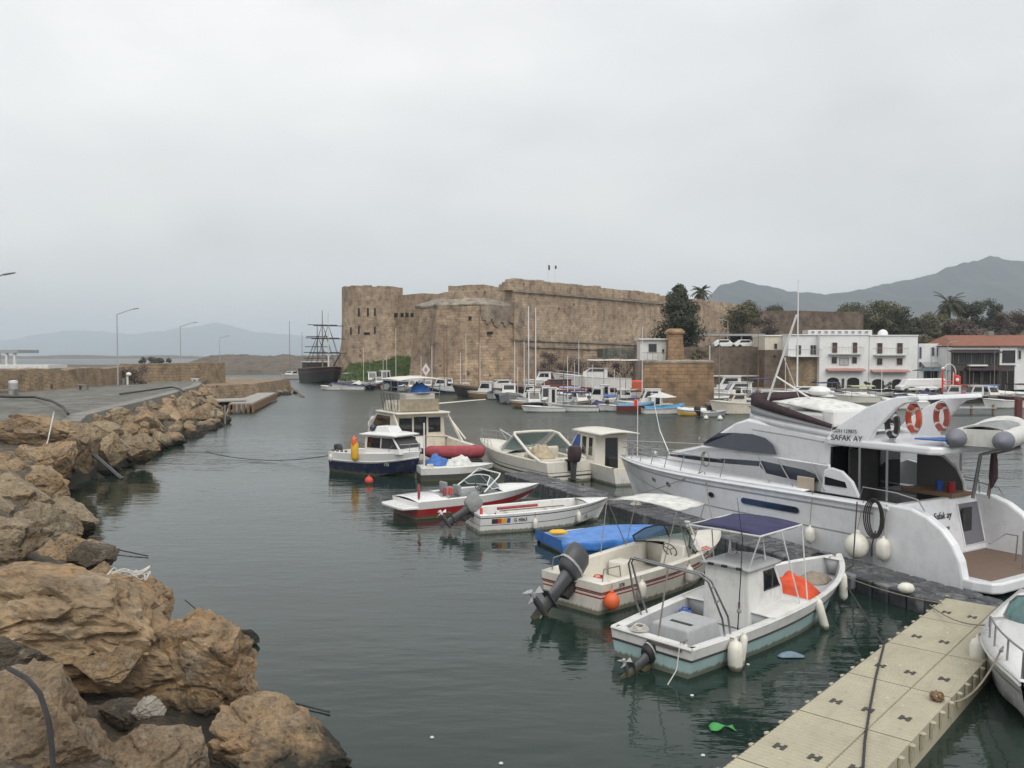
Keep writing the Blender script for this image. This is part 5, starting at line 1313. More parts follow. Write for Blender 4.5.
# rails
rl = MB(); n = 22; tp = []
for k in range(n + 1):
    t_ = lerp(.45, .99, k / n); p = Y.P(t_, 1); tp.append(V((p.x, max(.05, p.y - .16), p.z + .62)))
lp = tp + [V((p.x, -p.y, p.z)) for p in tp[::-1]]
rl.tube(lp, .02, 6); rl.tube([p - V((0, 0, .28)) for p in lp], .012, 5)
for k in range(0, n + 1, 3):
    for sd_ in (1, -1): rl.tube([V((tp[k].x - .16, tp[k].y * sd_, tp[k].z)), V((tp[k].x, (tp[k].y + .06) * sd_, tp[k].z - .64))], .016, 5)
rl.build('bow_rail', STEEL, yt, smooth=True)
for sd_ in (1, -1):
    for x0, z0, x1, z1 in ((7.0, 2.72, 6.35, 2.0), (6.2, 2.72, 5.45, 2.0), (4.95, 2.74, 4.3, 2.02)): MB().tube([(x0, 1.72 * sd_, z0), (x1, 1.92 * sd_, z1)], .022, 6).build('hand_rail', STEEL, yt, smooth=True)
    MB().tube([(7.3, 1.66 * sd_, 3.58), (5.6, 1.7 * sd_, 3.5), (4.5, 1.72 * sd_, 3.42)], .022, 6).build('hand_rail', STEEL, yt, smooth=True)
    MB().tube([(3.1, 1.95 * sd_, 1.97), (3.0, 1.95 * sd_, 2.3), (2.0, 1.95 * sd_, 2.28), (1.35, 1.95 * sd_, 2.18), (1.15, 1.95 * sd_, 1.9)], .02, 6).build('hand_rail', STEEL, yt, smooth=True)
MB().tube([(1.9, -1.95, 1.95), (1.9, -1.9, 2.35), (2.6, -1.9, 2.4), (3.6, -1.85, 2.4)], .02, 6).build('hand_rail', STEEL, yt, smooth=True)
MB().tube([(.3, -.9, .4), (.25, -.9, 1.1), (.2, -.2, 1.25), (.25, .5, 1.05)], .02, 6).build('platform_rail', STEEL, yt, smooth=True); sr = MB(); sr.tube([(-.3, -1.4, .4), (-.3, -1.4, 1.4), (-.3, -.1, 1.4), (-.3, -.1, .4)], .022, 6); sr.tube([(-.3, -1.4, .9), (-.3, -.1, .9)], .016, 5)
sr.build('platform_rail', STEEL, yt, smooth=True)
for yy in (-.9, -1.7): MB().tube([(1.5, yy, 1.95), (1.3, yy, 3.2), (.6, yy, 3.45)], .05, 7).build('davit', STEEL, yt, smooth=True)
MB().box((2.6, -.9, 2.0), (1.6, 1.0, .12)).build('teak_table', WOODB, yt, bev=.02)
an = MB(); an.tube([(12.9, .1, 2.1), (13.6, 0, 3.0), (14.0, .1, 4.6)], [.02, .018, .01], 5); an.build('bow_pole', WHITE, yt)
AF = MB(); AF.tube([(7.55, .7, 4.45), (6.55, .5, 7.3)], .035, 6); AF.tube([(7.25, .64, 5.3), (5.5, .3, 4.3)], .03, 6); AF.tube([(7.5, -.9, 4.4), (7.0, .6, 6.0)], .015, 5); AF.build('mast_frame', WHITE, yt, smooth=True)
MB().ell((6.3, -.35, 4.82), (.36, .36, .17), 16).build('radar_dome', WHITE, yt, smooth=True)
wn = MB(); wn.ell((13.9, 0, 2.05), (.16, .16, .14), 10).box((14.6, 0, 1.95), (.9, .12, .1)); wn.build('windlass', STEEL, yt, smooth=True)
MB().box((5.05, 1.83, 2.12), (.62, .05, .42)).build('rolled_mat', paint('beige_plastic', (.45, .38, .3), .6), yt, bev=.03)
# yacht gear that hangs on it
def lifebuoy(p, rx, lab, worn):
    t = thing('lifebuoy', lab, 'lifebuoy', p, yt.rotation_euler.z)
    T = Matrix.Rotation(rx, 3, 'Z')
    MB().tube([T @ V((0, .33 * cos(a), .33 * sin(a))) for a in [2 * pi * k / 24 for k in range(24)]], .085, 8, closed=True).build('ring', worn, t, smooth=True)
    
    for k in range(4):
        a = pi / 4 + k * pi / 2; c = V((0, .33 * cos(a), .33 * sin(a))); d_ = V((0, -sin(a), cos(a)))
        MB().tube([T @ (c - d_ * .04), T @ (c + d_ * .04)], .089, 8).build('band', WHITE2, t, smooth=True)
    MB().tube([T @ V((0, .45 * cos(a), .45 * sin(a))) for a in [2 * pi * k / 16 for k in range(16)]], .01, 4, closed=True).build('grab_line', ROPE, t)
BUOYO = paint('lifebuoy_orange', (.62, .09, .03), .5, grime=.3)
BUOYR = paint('lifebuoy_worn', (.40, .07, .045), .6, grime=.5)
lifebuoy(W(yt, (2.15, .95, 4.25)), 1.0, 'bright orange lifebuoy on the yacht radar arch, the nearer to its name', BUOYO)
lifebuoy(W(yt, (2.25, -.55, 4.22)), 1.0, 'darker worn red lifebuoy on the yacht radar arch, beside the dinghy', BUOYR)
lifebuoy(W(yt, (2.9, .8, 4.02)), 1.0, 'black ring hanging behind the orange lifebuoy under the arch', BLACK)
MB_ = MB().rings([[V((x, y, lerp(3.62, 3.74, (y + 1.6) / 3.4))) for x, y in ((.95, .35), (.95, 1.5), (1.7, 1.6), (1.7, .35))], [V((x, y, lerp(3.66, 3.78, (y + 1.6) / 3.4))) for x, y in ((.95, .35), (.95, 1.5), (1.7, 1.6), (1.7, .35))]], True, True).build('overhang_cover', C_BLUE, yt)
fl = thing('flag', 'furled faded red flag on a staff at the yacht stern', 'flag', W(yt, (1.2, -1.2, 1.95)), yt.rotation_euler.z)
MB().tube([(0, 0, 0), (-.1, 0, 1.6)], .02, 6).build('staff', WOODB, fl); MB().tube([(-.08, 0, 1.5), (-.12, .02, 1.1), (-.1, 0, .6), (-.05, 0, .3)], [.03, .1, .12, .03], 7).build('cloth', C_MAROON, fl, smooth=True)
for k, x_ in enumerate((2.9, 3.15)):
    tag(MB().lathe([(.1, 0), (.11, .05), (.1, .26), (.11, .3)], n=12).build('bucket', BLUEP if k == 0 else REDP, loc=W(yt, (2.4 - .35 * k, -.75, 2.06)), smooth=True), ('small blue bucket on the yacht stern table', 'small red bucket on the yacht stern table')[k], 'bucket')
fl_ = [(4.55, .35, .15, .5, 'white fender with dark lower half on the yacht side', 'plain'), (1.95, .4, .19, .62, 'long white fender at the yacht stern quarter with stained bottom', 'plain')]
for x_, z_, r_, h_, lab, _k in fl_:
    x_ = max(x_, 2.15)
    t_ = (x_ - 2.1) / 13.9; p = W(yt, Y.P(t_, .7, 1, r_ + .03)); fender(V((p.x, p.y, z_ + .35)), lab, W(yt, Y.P(t_, 1, 1, .02)), r_, h_, cap=None)
p = W(yt, Y.P((2.85 - 2.1) / 13.9, .7, 1, .36)); ball_fender(V((p.x, p.y, .72)), 'large white ball fender amidships between yacht and dock', .33, FENDW, W(yt, Y.P((2.85 - 2.1) / 13.9, 1, 1, .02)), 'fender')
# coil of black hose over the yacht rail
mb = MB()
for k in range(4): mb.tube([W(yt, (2.4 + .34 * cos(a) * (.5 + .14 * k), 2.25 + .02 * k, 1.55 + (.45 + .03 * k) * sin(a))) for a in [2 * pi * j / 18 for j in range(18)]], .02, 5, closed=True)
mb.tube([W(yt, (2.4, 2.22, 1.2)), W(yt, (2.45, 2.3, .8)), W(yt, (2.45, 2.3, .5))], .02, 5)
tag(mb.build('hose_coil', DROPE, smooth=True), 'black coiled hose hanging over the yacht side', 'hose')
mb = MB()
for k in range(3): mb.tube([W(yt, (9.3 + .2 * cos(a) * (.7 + .15 * k), 1.72 + .03 * k, 2.42 + .26 * sin(a))) for a in [2 * pi * j / 16 for j in range(16)]], .014, 5, closed=True)
tag(mb.build('rope_coil', ROPE, smooth=True), 'pale coil of rope hung on the yacht side rail', 'rope')

# ---------------------------------------------------------------- dinghy carried on the yacht davits
dg = thing('inflatable_dinghy', 'grey ended white inflatable dinghy hung across the yacht stern', 'dinghy', W(yt, (.78, -.5, 3.80)), yt.rotation_euler.z - pi / 2 + .3); dg.scale = (1.06,) * 3
TUBE = paint('dinghy_white', (.60, .60, .57), .5, grime=.35); CONE = paint('dinghy_cone_grey', (.17, .175, .21), .5, grime=.2)
tb = MB(); path = lambda y: [(-1.5, y, 0), (1.0, y, 0)]
tb.tube([(-1.25, .52, 0), (.9, .52, 0), (1.5, .42, .08), (1.85, .2, .16), (1.92, 0, .18), (1.85, -.2, .16), (1.5, -.42, .08), (.9, -.52, 0), (-1.25, -.52, 0)], .235, 14); tb.build('tube', TUBE, dg, smooth=60)
for sd_ in (1, -1): MB().tube([(-1.25, .52 * sd_, 0), (-1.5, .52 * sd_, 0), (-1.64, .52 * sd_, 0), (-1.72, .52 * sd_, 0)], [.238, .22, .13, .03], 14).build('end_cone', CONE, dg, smooth=60)
MB().box((.1, 0, -.12), (2.4, .85, .05)).build('floor', CONE, dg); MB().box((-1.15, 0, .02), (.06, .86, .42)).build('transom', TUBE, dg)
cv_ = MB().grid(lambda u, v: (lerp(-1.0, 1.4, u), lerp(-.5, .5, v), .2 + .1 * (1 - (2 * v - 1) ** 2) + .02 * sin(u * 9)), 10, 6).build('cover', C_GREY, dg, smooth=True, solid=.02)

# ---------------------------------------------------------------- 12 white boat at the right edge
re = boat_thing('white_sports_boat', 'white sports boat at the frame edge with teal tinted windscreen, beside the cream walkway', (12.0, 17.9), (7.86, 12.9))
h = Hull(6.6, 2.3, .85, 1.0, .25, .9, .86, .9, 2.0, .45)
h.shell('hull', [WHITE, CHAR], re, ((.35, 0), (.72, 0), (.75, 1), (1, 0)))
h.rail('rub_rail', WHITE2, re, .03, .95, .012)
h.deck('foredeck', WHITE, re, .45, .999, .2); h.well('cockpit', [WHITE, WHITE2], re, .05, .46, .25, .25); h.deck('stern_deck', WHITE, re, 0, .06, 0)
wscreen(re, 3.9, .85, 1.02, .5, .55, DSTEEL, clear_glass('teal_screen', (.42, .62, .62), .45), .9)
h.pulpit('bow_rail', STEEL, re, .6, .985, .42, .14, .018, 4, False)
cleats(re, ((5.6, -.45, 1.1), (5.9, .3, 1.1)), 1.4)
MB().box((3.3, .2, 1.5), (.5, .6, .12)).build('red_cushion', C_RED, re, bev=.03)
fender(W(re, h.P(.62, .7, -1, .16)), 'white fender squeezed between the right edge boat and the cream walkway', W(re, h.P(.62, 1, -1)), .14, .62)
h_re = h

# ---------------------------------------------------------------- dock and walkway
DOCKM = mat_ground('dark_dock_plastic', (.085, .087, .095), (.05, .052, .058), 2.5, .42, (.24, .245, .255), .1)
_nt = DOCKM.node_tree; _nt.links.new(ramp(_nt, nse(_nt, coords(_nt), 1.1, 4, .6), [(.42, (.09, .09, .09)), (.6, (.6, .6, .6))]), _nt.nodes['Principled BSDF'].inputs['Roughness'])
dk = thing('floating_dock', 'dark grey floating dock of plastic cubes between the small boats and the yacht', 'dock', (9.95, 18.6, 0), atan2(16.1, -7.7))
def cubes(n0, n1, rows, name='deck_cubes'):
    mb = MB(); rd = random.Random(5)
    for i in range(n0, n1):
        for j in rows:
            x, y = i * .5 + .25, -(j * .5 + .25); d = rd.uniform(-.012, .012)
            a, b_, c = .235, .19, .245
            prof = [(x - a, y - b_), (x - b_, y - a), (x + b_, y - a), (x + a, y - b_), (x + a, y + b_), (x + b_, y + a), (x - b_, y + a), (x - a, y + b_)]
            top = [(x + (p - x) * .86, y + (q - y) * .86) for p, q in prof]
            mb.rings([[V((p, q, -.15)) for p, q in prof], [V((p, q, .36 + d)) for p, q in prof], [V((p, q, .4 + d)) for p, q in top]], True, True)
    return mb.build(name, DOCKM, dk, smooth=30)
cubes(-5, 48, (0, 1, 2)); 
for i in (3, 20): MB().lathe([(.05, .38), (.05, .5), (.1, .52), (.1, .56)], (i * .5, -.12, 0), 10).build('bollard', WHITE2, dk, smooth=True)
bf = MB().rings([[V((x, y, z)) for x, y, z in ((3.0, .1, .05), (3.0, .1, .42), (3.0, -.1, .46), (3.0, -.1, .05))], [V((x, y, z)) for x, y, z in ((4.6, .12, .05), (4.6, .12, .42), (4.6, -.1, .46), (4.6, -.1, .05))]], True, True).build('edge_fender', CONE, dk, bev=.05)
tag(MB().ell((0, 0, 0), (.2, .16, .13), 12).build('float_buoy', FENDW, loc=tuple(G(906, 588, .5)), smooth=True), 'small white float lying on the dark dock edge', 'buoy')
def mat_walk():
    m, nt, b = newmat('cream_walkway_plastic'); o = coords(nt)
    n1 = nse(nt, o, 1.2, 6, .65); n2 = nse(nt, o, 9, 5, .7); n3 = nse(nt, mapping(nt, o, (.6, 4, 1)), 1.5, 4, .6)
    c = mixc(nt, ramp(nt, n1, [(.35, (0, 0, 0)), (.7, (1, 1, 1))]), (.46, .425, .315), (.38, .35, .26))
    c = mixc(nt, ramp(nt, n2, [(.55, (0, 0, 0)), (.75, (.6, .6, .6))]), c, (.24, .21, .15)); c = mixc(nt, ramp(nt, n3, [(.55, (0, 0, 0)), (.75, (.5, .5, .5))]), c, (.3, .27, .2))
    vo = nt.nodes.new('ShaderNodeTexVoronoi'); vo.inputs['Scale'].default_value = 4.5; nt.links.new(o, vo.inputs['Vector'])
    dm_ = nt.nodes.new('ShaderNodeMath'); dm_.operation = 'MULTIPLY'
    nt.links.new(ramp(nt, vo.outputs['Distance'], [(.07, (1, 1, 1)), (.13, (0, 0, 0))]), dm_.inputs[0]); nt.links.new(ramp(nt, nse(nt, o, .9, 3), [(.5, (0, 0, 0)), (.56, (.85, .85, .85))]), dm_.inputs[1])
    c = mixc(nt, dm_.outputs[0], c, (.66, .65, .6))                       # droppings
    br = nt.nodes.new('ShaderNodeTexBrick'); nt.links.new(o, br.inputs['Vector'])
    for k_, v_ in (('Scale', 1), ('Brick Width', 2.1), ('Row Height', 8.0), ('Mortar Size', .012), ('Color1', (1, 1, 1, 1)), ('Color2', (.88, .88, .87, 1)), ('Mortar', (.3, .29, .26, 1))): br.inputs[k_].default_value = v_
    br.offset = 0; c = mixc(nt, 1, c, br.outputs[0], 'MULTIPLY')
    nt.links.new(c, b.inputs['Base Color']); b.inputs['Roughness'].default_value = .65; return m
M_WALK = mat_walk()
wk = thing('floating_walkway', 'cream ribbed plastic floating walkway running out from the lower edge', 'walkway', (2.96 - .663 * 4, 11.4 - .748 * 4, 0), atan2(.748, .663))
wl = 14.4; wd = 1.66
mb = MB(); R = []
x = 0.0
while x < wl:
    for dx, z in ((0, .44), (.012, .452), (.085, .452), (.097, .44)): R.append([V((x + dx, 0, -.1)), V((x + dx, 0, z)), V((x + dx, -wd * .62, z)), V((x + dx, -wd * .62 - .008, z - .03)), V((x + dx, -wd * .62 - .022, z - .03)), V((x + dx, -wd * .62 - .03, z)), V((x + dx, -wd, z)), V((x + dx, -wd, -.1))])
    x += .105
mb.rings(R, True, True); mb.build('deck', M_WALK, wk)
LUG = paint('dark_lug', (.05, .05, .04), .6, grime=.2)
mb = MB()
for i in range(7):
    for yy in (-.32, -.82, -1.35):
        c = V((.7 + 2.1 * i + (.06 if yy < -1 else 0), yy, .457))
        mb = MB()
        for dy in (-.055, .055): mb.box(c + V((0, dy, 0)), (.17, .05, .01))
        mb.box(c + V((0, 0, .001)), (.05, .16, .01)); mb.build('joint_lug', LUG, wk)
mb = MB()
for i in range(30):
    for yy in (.03, -wd - .03):
        if i < 5: continue
        mb = MB(); mb.lathe([(.05, .40), (.055, .43), (.03, .445)], (.25 + .5 * i, yy, 0), 8); mb.box((.25 + .5 * i, yy, .3), (.1, .04, .2)); mb.build('edge_lug', M_WALK, wk)
rr = MB()
for k in range(5): rr.tube([V((8.1, -1.52, .53)) + Matrix.Rotation(k * 1.1, 3, 'Z') @ Matrix.Rotation(.5 + k * .45, 3, 'X') @ V((.1 * cos(a), .075 * sin(a), .015 * sin(3 * a))) for a in [2 * pi * j / 12 for j in range(12)]], .02, 5, closed=True)
o_ = rr.build('rope_knot', WOODB, smooth=True); o_.location = wk.location; o_.rotation_euler = wk.rotation_euler; tag(o_, 'brown rope knot tied at the right edge of the cream walkway', 'rope')
# ================================================================ FAR SIDE OF THE HARBOUR
def far_boat(name, label, p, L, hdg, hull=None, B=None, zs=.6, zb=.9, bands=None, cabin_=None, canopy=None, cover_=None, motor=None, masts=(), deckm=None, cat='boat', z=0, screen=False, group=None, rails=False):
    """p: centre at the waterline; hdg in degrees from +X"""
    a = radians(hdg); B = B or L * .33
    t = thing(name, label, cat, (p[0] - cos(a) * L / 2, p[1] - sin(a) * L / 2, z), a, group)
    h = Hull(L, B, zs, zb, .25 if z == 0 else .5, .85, .86, L * .1, 2.2, .45)
    h.shell('hull', hull or [WHITE2], t, bands or ((.35, 0), (1, 0)), n=12)
    if cover_:
        def cf(u, v):
            q = lerp(.02, .98, u); hb = h.hb(q) + .03; w_ = -1 + 2 * v
            return (h.P(q, 1).x, hb * w_, h.zsh(q) - .06 + (.28 + .08 * NZ.noise(V((u * 5, w_ * 2, L)))) * (1 - w_ * w_))
        MB().grid(cf, 12, 8).build('cover', cover_, t, smooth=True, solid=.02)
    else:
        h.well('cockpit', [WHITE2, deckm or GREYIN], t, .05, .55, .12, .25, n=6); h.deck('foredeck', hull[-1] if hull else WHITE2, t, .54, .999, .08, n=6)
    h.rail('rub_rail', GREYP if not hull or hull[0] != NAVY else WHITE2, t, .03, .97, .01, n=10)
    if cabin_:
        x0, x1, z1, cm = cabin_; hw = B * .34
        c = cabin(t, 'cabin', cm, [(x0 * L, .3), (x1 * L, .5), (x1 * L - .15, zb + .1), (lerp(x0, x1, .72) * L, z1), (x0 * L, z1)], -hw, hw, tap=.9, bev=.05)
        for sd_ in (1, -1): panel(c, 'window', GLASS, [(lerp(x0, x1, .15) * L, hw * .97 * sd_, lerp(zb, z1, .3)), (lerp(x0, x1, .8) * L, hw * .97 * sd_, lerp(zb, z1, .3)), (lerp(x0, x1, .66) * L, hw * .94 * sd_, lerp(zb, z1, .85)), (lerp(x0, x1, .15) * L, hw * .94 * sd_, lerp(zb, z1, .85))])
        xa = x0 * L - .02; panel(c, 'door', GLASS, [(xa, -hw * .5, .8), (xa, hw * .2, .8), (xa, hw * .2, z1 - .15), (xa, -hw * .5, z1 - .15)])
        xf0, xf1 = x1 * L - .13, lerp(x0, x1, .72) * L + .03
        panel(c, 'windscreen', GLASS, [(lerp(xf0, xf1, .15), -hw * .75, lerp(zb + .1, z1, .15)), (lerp(xf0, xf1, .15), hw * .75, lerp(zb + .1, z1, .15)), (lerp(xf0, xf1, .85), hw * .72, lerp(zb + .1, z1, .85)), (lerp(xf0, xf1, .85), -hw * .72, lerp(zb + .1, z1, .85))], th=.05)
        MB().box((lerp(x0, x1, .36) * L, 0, z1 + .03), ((x1 - x0) * .8 * L, hw * 2.05, .08)).build('cabin_roof', cm, c, bev=.03)
    if screen: wscreen(t, L * .62, B * .38, zs + .2, .35, .3, DSTEEL, CLEAR, .5, n=6, center=False)
    if canopy:
        x0, x1, z1, cm = canopy; w_ = B * .42
        bimini(t, 'canopy', [(x0 * L, -w_, z1), (x1 * L, -w_, z1), (x1 * L, w_, z1), (x0 * L, w_, z1)], cm, [(0, V((x0 * L, -w_, zs))), (1, V((x1 * L, -w_, zs))), (2, V((x1 * L, w_, zs))), (3, V((x0 * L, w_, zs)))], pr=.03, bow=.12, th=.05)
    if motor: outboard(t, -.05, zs, 0 if motor is True else motor, BLACK, 1.25)
    for mx, mh, mr, mm in masts:
        MB().tube([(mx * L, 0, .3), (mx * L, 0, mh)], [mr, mr * .6], 7).build('mast', mm, t, smooth=True)
    if rails: h.pulpit('bow_rail', STEEL, t, .6, .98, .4, r=.02, posts=3, mid=False)
    return t
MW = WHITE; MDK = WOODB
# --- chain tower block with hut and pillar
ct_ = thing('stone_tower', 'massive square tan masonry block in the harbour with a stone pillar on top', 'tower', (18.2, 97, 0))
base = [(-3.75, -2.9), (4.0, -3.4), (4.4, 3.6), (-2.7, 4.0)]
def bl_ring(poly, k, z): return [V((x * k, y * k, z + .08 * NZ.noise(V((x, y, z * 3))))) for x, y in poly]
def fine(poly, st=.9):
    o = []
    for a, b2 in zip(poly, poly[1:] + poly[:1]):
        n = max(1, int(hypot(b2[0] - a[0], b2[1] - a[1]) / st)); o += [(lerp(a[0], b2[0], i / n), lerp(a[1], b2[1], i / n)) for i in range(n)]
    return o
fp = fine(base)
MB().rings([bl_ring(fp, lerp(1.03, 1, k / 5) * (1 + .006 * random.uniform(-1, 1)), lerp(-1, 5.1, k / 5)) for k in range(6)], True, True).build('tower_block', M_CHAIN, ct_, uv=True)
MB().rings([bl_ring(fp, 1.02, 5.08), bl_ring(fp, 1.025, 5.3), bl_ring(fp, .9, 5.45)], True, True).build('top_course', M_GREYST, ct_, uv=True)
mb = MB(); mb.rings([[V((x * s + .1, y * s - 1.2, z)) for x, y in fine([(-.95, -.95), (.95, -.95), (.95, .95), (-.95, .95)], .6)] for s, z in ((1, 5.3), (.93, 6.5), (.84, 7.8), (.8, 8.35), (1.02, 8.4), (1.05, 8.6), (.7, 8.95))], True, True); mb.build('stone_pillar', M_CHAIN, ct_, uv=True)
MB().prism([(-4.1, -3.2), (4.5, -3.7), (4.6, 2), (-3.4, 2)], -.8, .32).build('footing', M_GREYST, ct_, uv=True, bev=.1)
hut = thing('small_hut', 'small white hut with dark window and flat roof on the square stone block', 'hut', (16.0, 97.4, 5.4))
MB().box((0, 0, 1.15), (3.0, 2.4, 2.3)).build('wall', WHITE2, hut); MB().box((0, -.1, 2.38), (3.5, 3.0, .16)).build('roof', WHITE2, hut, bev=.03)
w_ = MB().box((-.1, -1.21, 1.35), (.85, .03, .95)).build('window', GLASS, hut); MB().tube([(-.55, -1.23, .85), (.35, -1.23, .85), (.35, -1.23, 1.85), (-.55, -1.23, 1.85)], .05, 4, closed=True).build('window_frame', GREYP, w_)
MB().box((1.1, -1.21, 1.0), (.25, .03, .5)).build('vent', BLACK, hut)
rl = MB(); rl.tube([(-1.4, -1.9, .9), (1.6, -1.9, .9)], .03, 5)
for k in range(6): rl.tube([(-1.4 + .6 * k, -1.9, .0), (-1.4 + .6 * k, -1.9, .9)], .025, 5)
rl.build('railing', DSTEEL, hut)
for k, (dx, h_) in enumerate(((2.2, 1.0), (3.2, 1.2))):
    tree('dry_shrub', ('low yellowish shrub on the stone block next to the pillar', 'taller yellowish shrub at the right edge of the stone block')[k], (18.2 + dx, 96.0, 5.4), h_, .9, M_OLIVE, 500, .08, 120 + k, .1, 5, cat='shrub')
tag(MB().tube([(0, 0, 0), (0, 0, 1.7)], .05, 6).build('marker_post', WHITE2, loc=(22.0, 94.6, 5.4)), 'short white post at the right corner of the square stone block', 'post')

# --- retaining wall, upper road and its things
rough_wall('retaining_wall', 'tall dark brown retaining wall behind the moored boats right of the stone block', [(20, 139), (34, 140.5), (47.5, 141)], .6, 6.7, 1.4, M_RETAIN, .08, 2.5)
tag(MB().box((40, 139.2, 2.6), (19, .25, .22)).build('handrail_pipe', CREAM2), 'long pale pipe running along the foot of the brown retaining wall', 'pipe')
struct(MB().prism([(16, 141), (48, 141.5), (48, 160), (16, 160)], 5.5, 7.15).build('upper_road', M_ROAD))
sh = thing('street_shelter', 'long dark flat roofed shelter on the upper road', 'shelter', (38, 150, 7.15))
MB().box((0, 0, 2.35), (12, 4.0, .35)).build('roof', GREYP, sh)
for x_ in (-5.5, -2, 2, 5.5): MB().box((x_, -1.6, 1.1), (.22, .22, 2.2)).build('post', DSTEEL, sh)
def street_lamp(label, base, h, arm, two=False, head=.7, group=None):
    t = thing('street_lamp', label, 'street lamp', base, 0, group)
    MB().tube([(0, 0, 0), (0, 0, h)], [.085, .05], 8).build('pole', GREYP, t, smooth=True)
    MB().tube([(0, 0, h - .05), (arm[0] * .5, arm[1] * .5, h + arm[2] * .5), (arm[0], arm[1], h + arm[2])], .04, 6).build('arm', GREYP, t, smooth=True)
    c = V((arm[0], arm[1], h + arm[2])); d = V((arm[0], arm[1], arm[2] * .4)).normalized()
    MB().rings([[c + d * k + V((0, w * cos(q) if abs(arm[0]) > abs(arm[1]) else 0, .0)) + (V((w * cos(q), 0, 0)) if abs(arm[0]) <= abs(arm[1]) else V()) + V((0, 0, hh * sin(q))) for q in [2 * pi * j / 8 for j in range(8)]] for k, w, hh in ((-.05, .06, .04), (.1, .13, .07), (head, .12, .05), (head + .05, .04, .02))], True, True).build('lamp_head', GREYP, t, smooth=True)
    MB().box((0, 0, .12), (.32, .32, .24)).build('base_plate', M_CONC, t)
    return t
street_lamp('single slim lamp post on the upper road above the brown retaining wall', (36.5, 144, 7.15), 4.6, (-.9, 0, .2))
def car(label, loc, rz):
    t = thing('parked_car', label, 'car', loc, rz); 
    c = MB(); prof = [(-2.0, .3), (2.0, .3), (2.05, .7), (1.1, .9), (.5, 1.42), (-1.1, 1.45), (-1.8, .95), (-2.05, .8)]
    c.rings([[V((x, y * (1 if z < 1 else .85), z)) for x, z in prof] for y in (-.82, .82)], True, True); c.build('body', WHITE, t, bev=.06)
    for x_ in (-1.25, 1.25):
        for y_ in (-.8, .8): MB().tube([(x_, y_ - .1, .32), (x_, y_ + .1, .32)], .32, 12).build('wheel', BLACK, t)
    for y_ in (-.79, .79): MB().sheet([(-1.3, y_, .95), (.75, y_, .95), (.42, y_ * .93, 1.34), (-1.05, y_ * .93, 1.36)], .03).build('side_window', GLASS, t)
car('white car parked on the upper road near the slim lamp post', (35.8, 143.2, 7.15), .05); car('white car parked under the dark flat roofed shelter', (39.6, 144, 7.15), .02)
rough_wall('town_wall', 'long brown town wall high behind the white houses', [(50, 184), (62, 186), (78, 190)], 7, 8.6, 1.2, M_RETAIN, .15, 3)

# --- houses
def arch_poly(x0, x1, z0, z1, n=8):
    r = (x1 - x0) / 2; k = min(.55 * r, z1 - z0)
    return [(x0, z0), (x1, z0)] + [((x0 + x1) / 2 + r * cos(pi * i / n), z1 - k + k * sin(pi * i / n)) for i in range(n + 1)]
class House:
    def __init__(s, name, label, Y, depth, cat='house'):
        s.Y, s.dp = Y, depth; s.t = thing(name, label, cat, (0, Y, 0))
    def X(s, px): return D(px, 350, s.Y).x
    def Z(s, py): return D(512, py, s.Y).z
    def blk(s, name, mat, px0, px1, z0, py1, dy=0, depth=None, uv=False, bev=.03):
        x0, x1, z1 = s.X(px0), s.X(px1), s.Z(py1); d = depth or s.dp
        return MB().box(((x0 + x1) / 2, dy + d / 2, (z0 + z1) / 2), (x1 - x0, d, z1 - z0)).build(name, mat, s.t, uv=uv, bev=bev)
    def win(s, px0, px1, py0, py1, mat=None, name='window', frame=None, arch=False, dy=0, parent=None):
        x0, x1, z0, z1 = s.X(px0), s.X(px1), s.Z(py1), s.Z(py0)
        poly = arch_poly(x0, x1, z0, z1) if arch else [(x0, z0), (x1, z0), (x1, z1), (x0, z1)]
        # recessed opening: a deep surround with the pane behind it
        fr = MB(); P3 = [V((x, dy - .07, z)) for x, z in poly]
        o = MB().rings([[V((x, dy - .012, z)) for x, z in poly], [V((x, dy + .1, z)) for x, z in poly]], True, True).build(name, WDARK if mat in (None, GLASS) else mat, parent or s.t)
        fr.tube(P3 + [], .06, 4, closed=True); fr.build('frame', frame or WHITE2, o)
        if not arch and (x1 - x0) > .6:
            MB().box(((x0 + x1) / 2, dy - .03, (z0 + z1) / 2), (.07, .03, z1 - z0)).build('mullion', frame or DRED, o)
        return o
    def balcony(s, px0, px1, py, d=.9, hrail=1.0, slab=WHITE2, dy=0):
        x0, x1, z = s.X(px0), s.X(px1), s.Z(py)
        o = MB().box(((x0 + x1) / 2, dy - d / 2, z - .07), (x1 - x0, d, .14)).build('balcony', slab, s.t)
        r = MB(); n = max(4, int((x1 - x0) / .22))
        for k in range(n + 1): r.tube([(lerp(x0, x1, k / n), dy - d + .05, z), (lerp(x0, x1, k / n), dy - d + .05, z + hrail)], .014, 4)
        r.tube([(x0, dy, z + hrail), (x0, dy - d + .05, z + hrail), (x1, dy - d + .05, z + hrail), (x1, dy, z + hrail)], .03, 5); r.build('railing', DSTEEL, o)
    def awning(s, px0, px1, py, mat, d=1.0, drop=.3, dy=0):
        x0, x1, z = s.X(px0), s.X(px1), s.Z(py)
        return MB().rings([[V((x0, dy, z)), V((x0, dy - d, z - drop)), V((x0, dy - d, z - drop - .12)), V((x0, dy, z - .2))], [V((x1, dy, z)), V((x1, dy - d, z - drop)), V((x1, dy - d, z - drop - .12)), V((x1, dy, z - .2))]], True, True).build('awning', mat, s.t)
HW = paint('house_whitewash', (.74, .745, .74), .85, grime=.22, gs=.6)
WDARK = paint('window_dark', (.022, .024, .03), .35, grime=.1); SHUT = paint('brown_shutter', (.055, .028, .026), .6, grime=.3); BLU = paint('blue_grey_shutter', (.06, .075, .14), .6)
PINK = paint('faded_pink_awning', (.42, .22, .19), .7, grime=.3); TILE = None
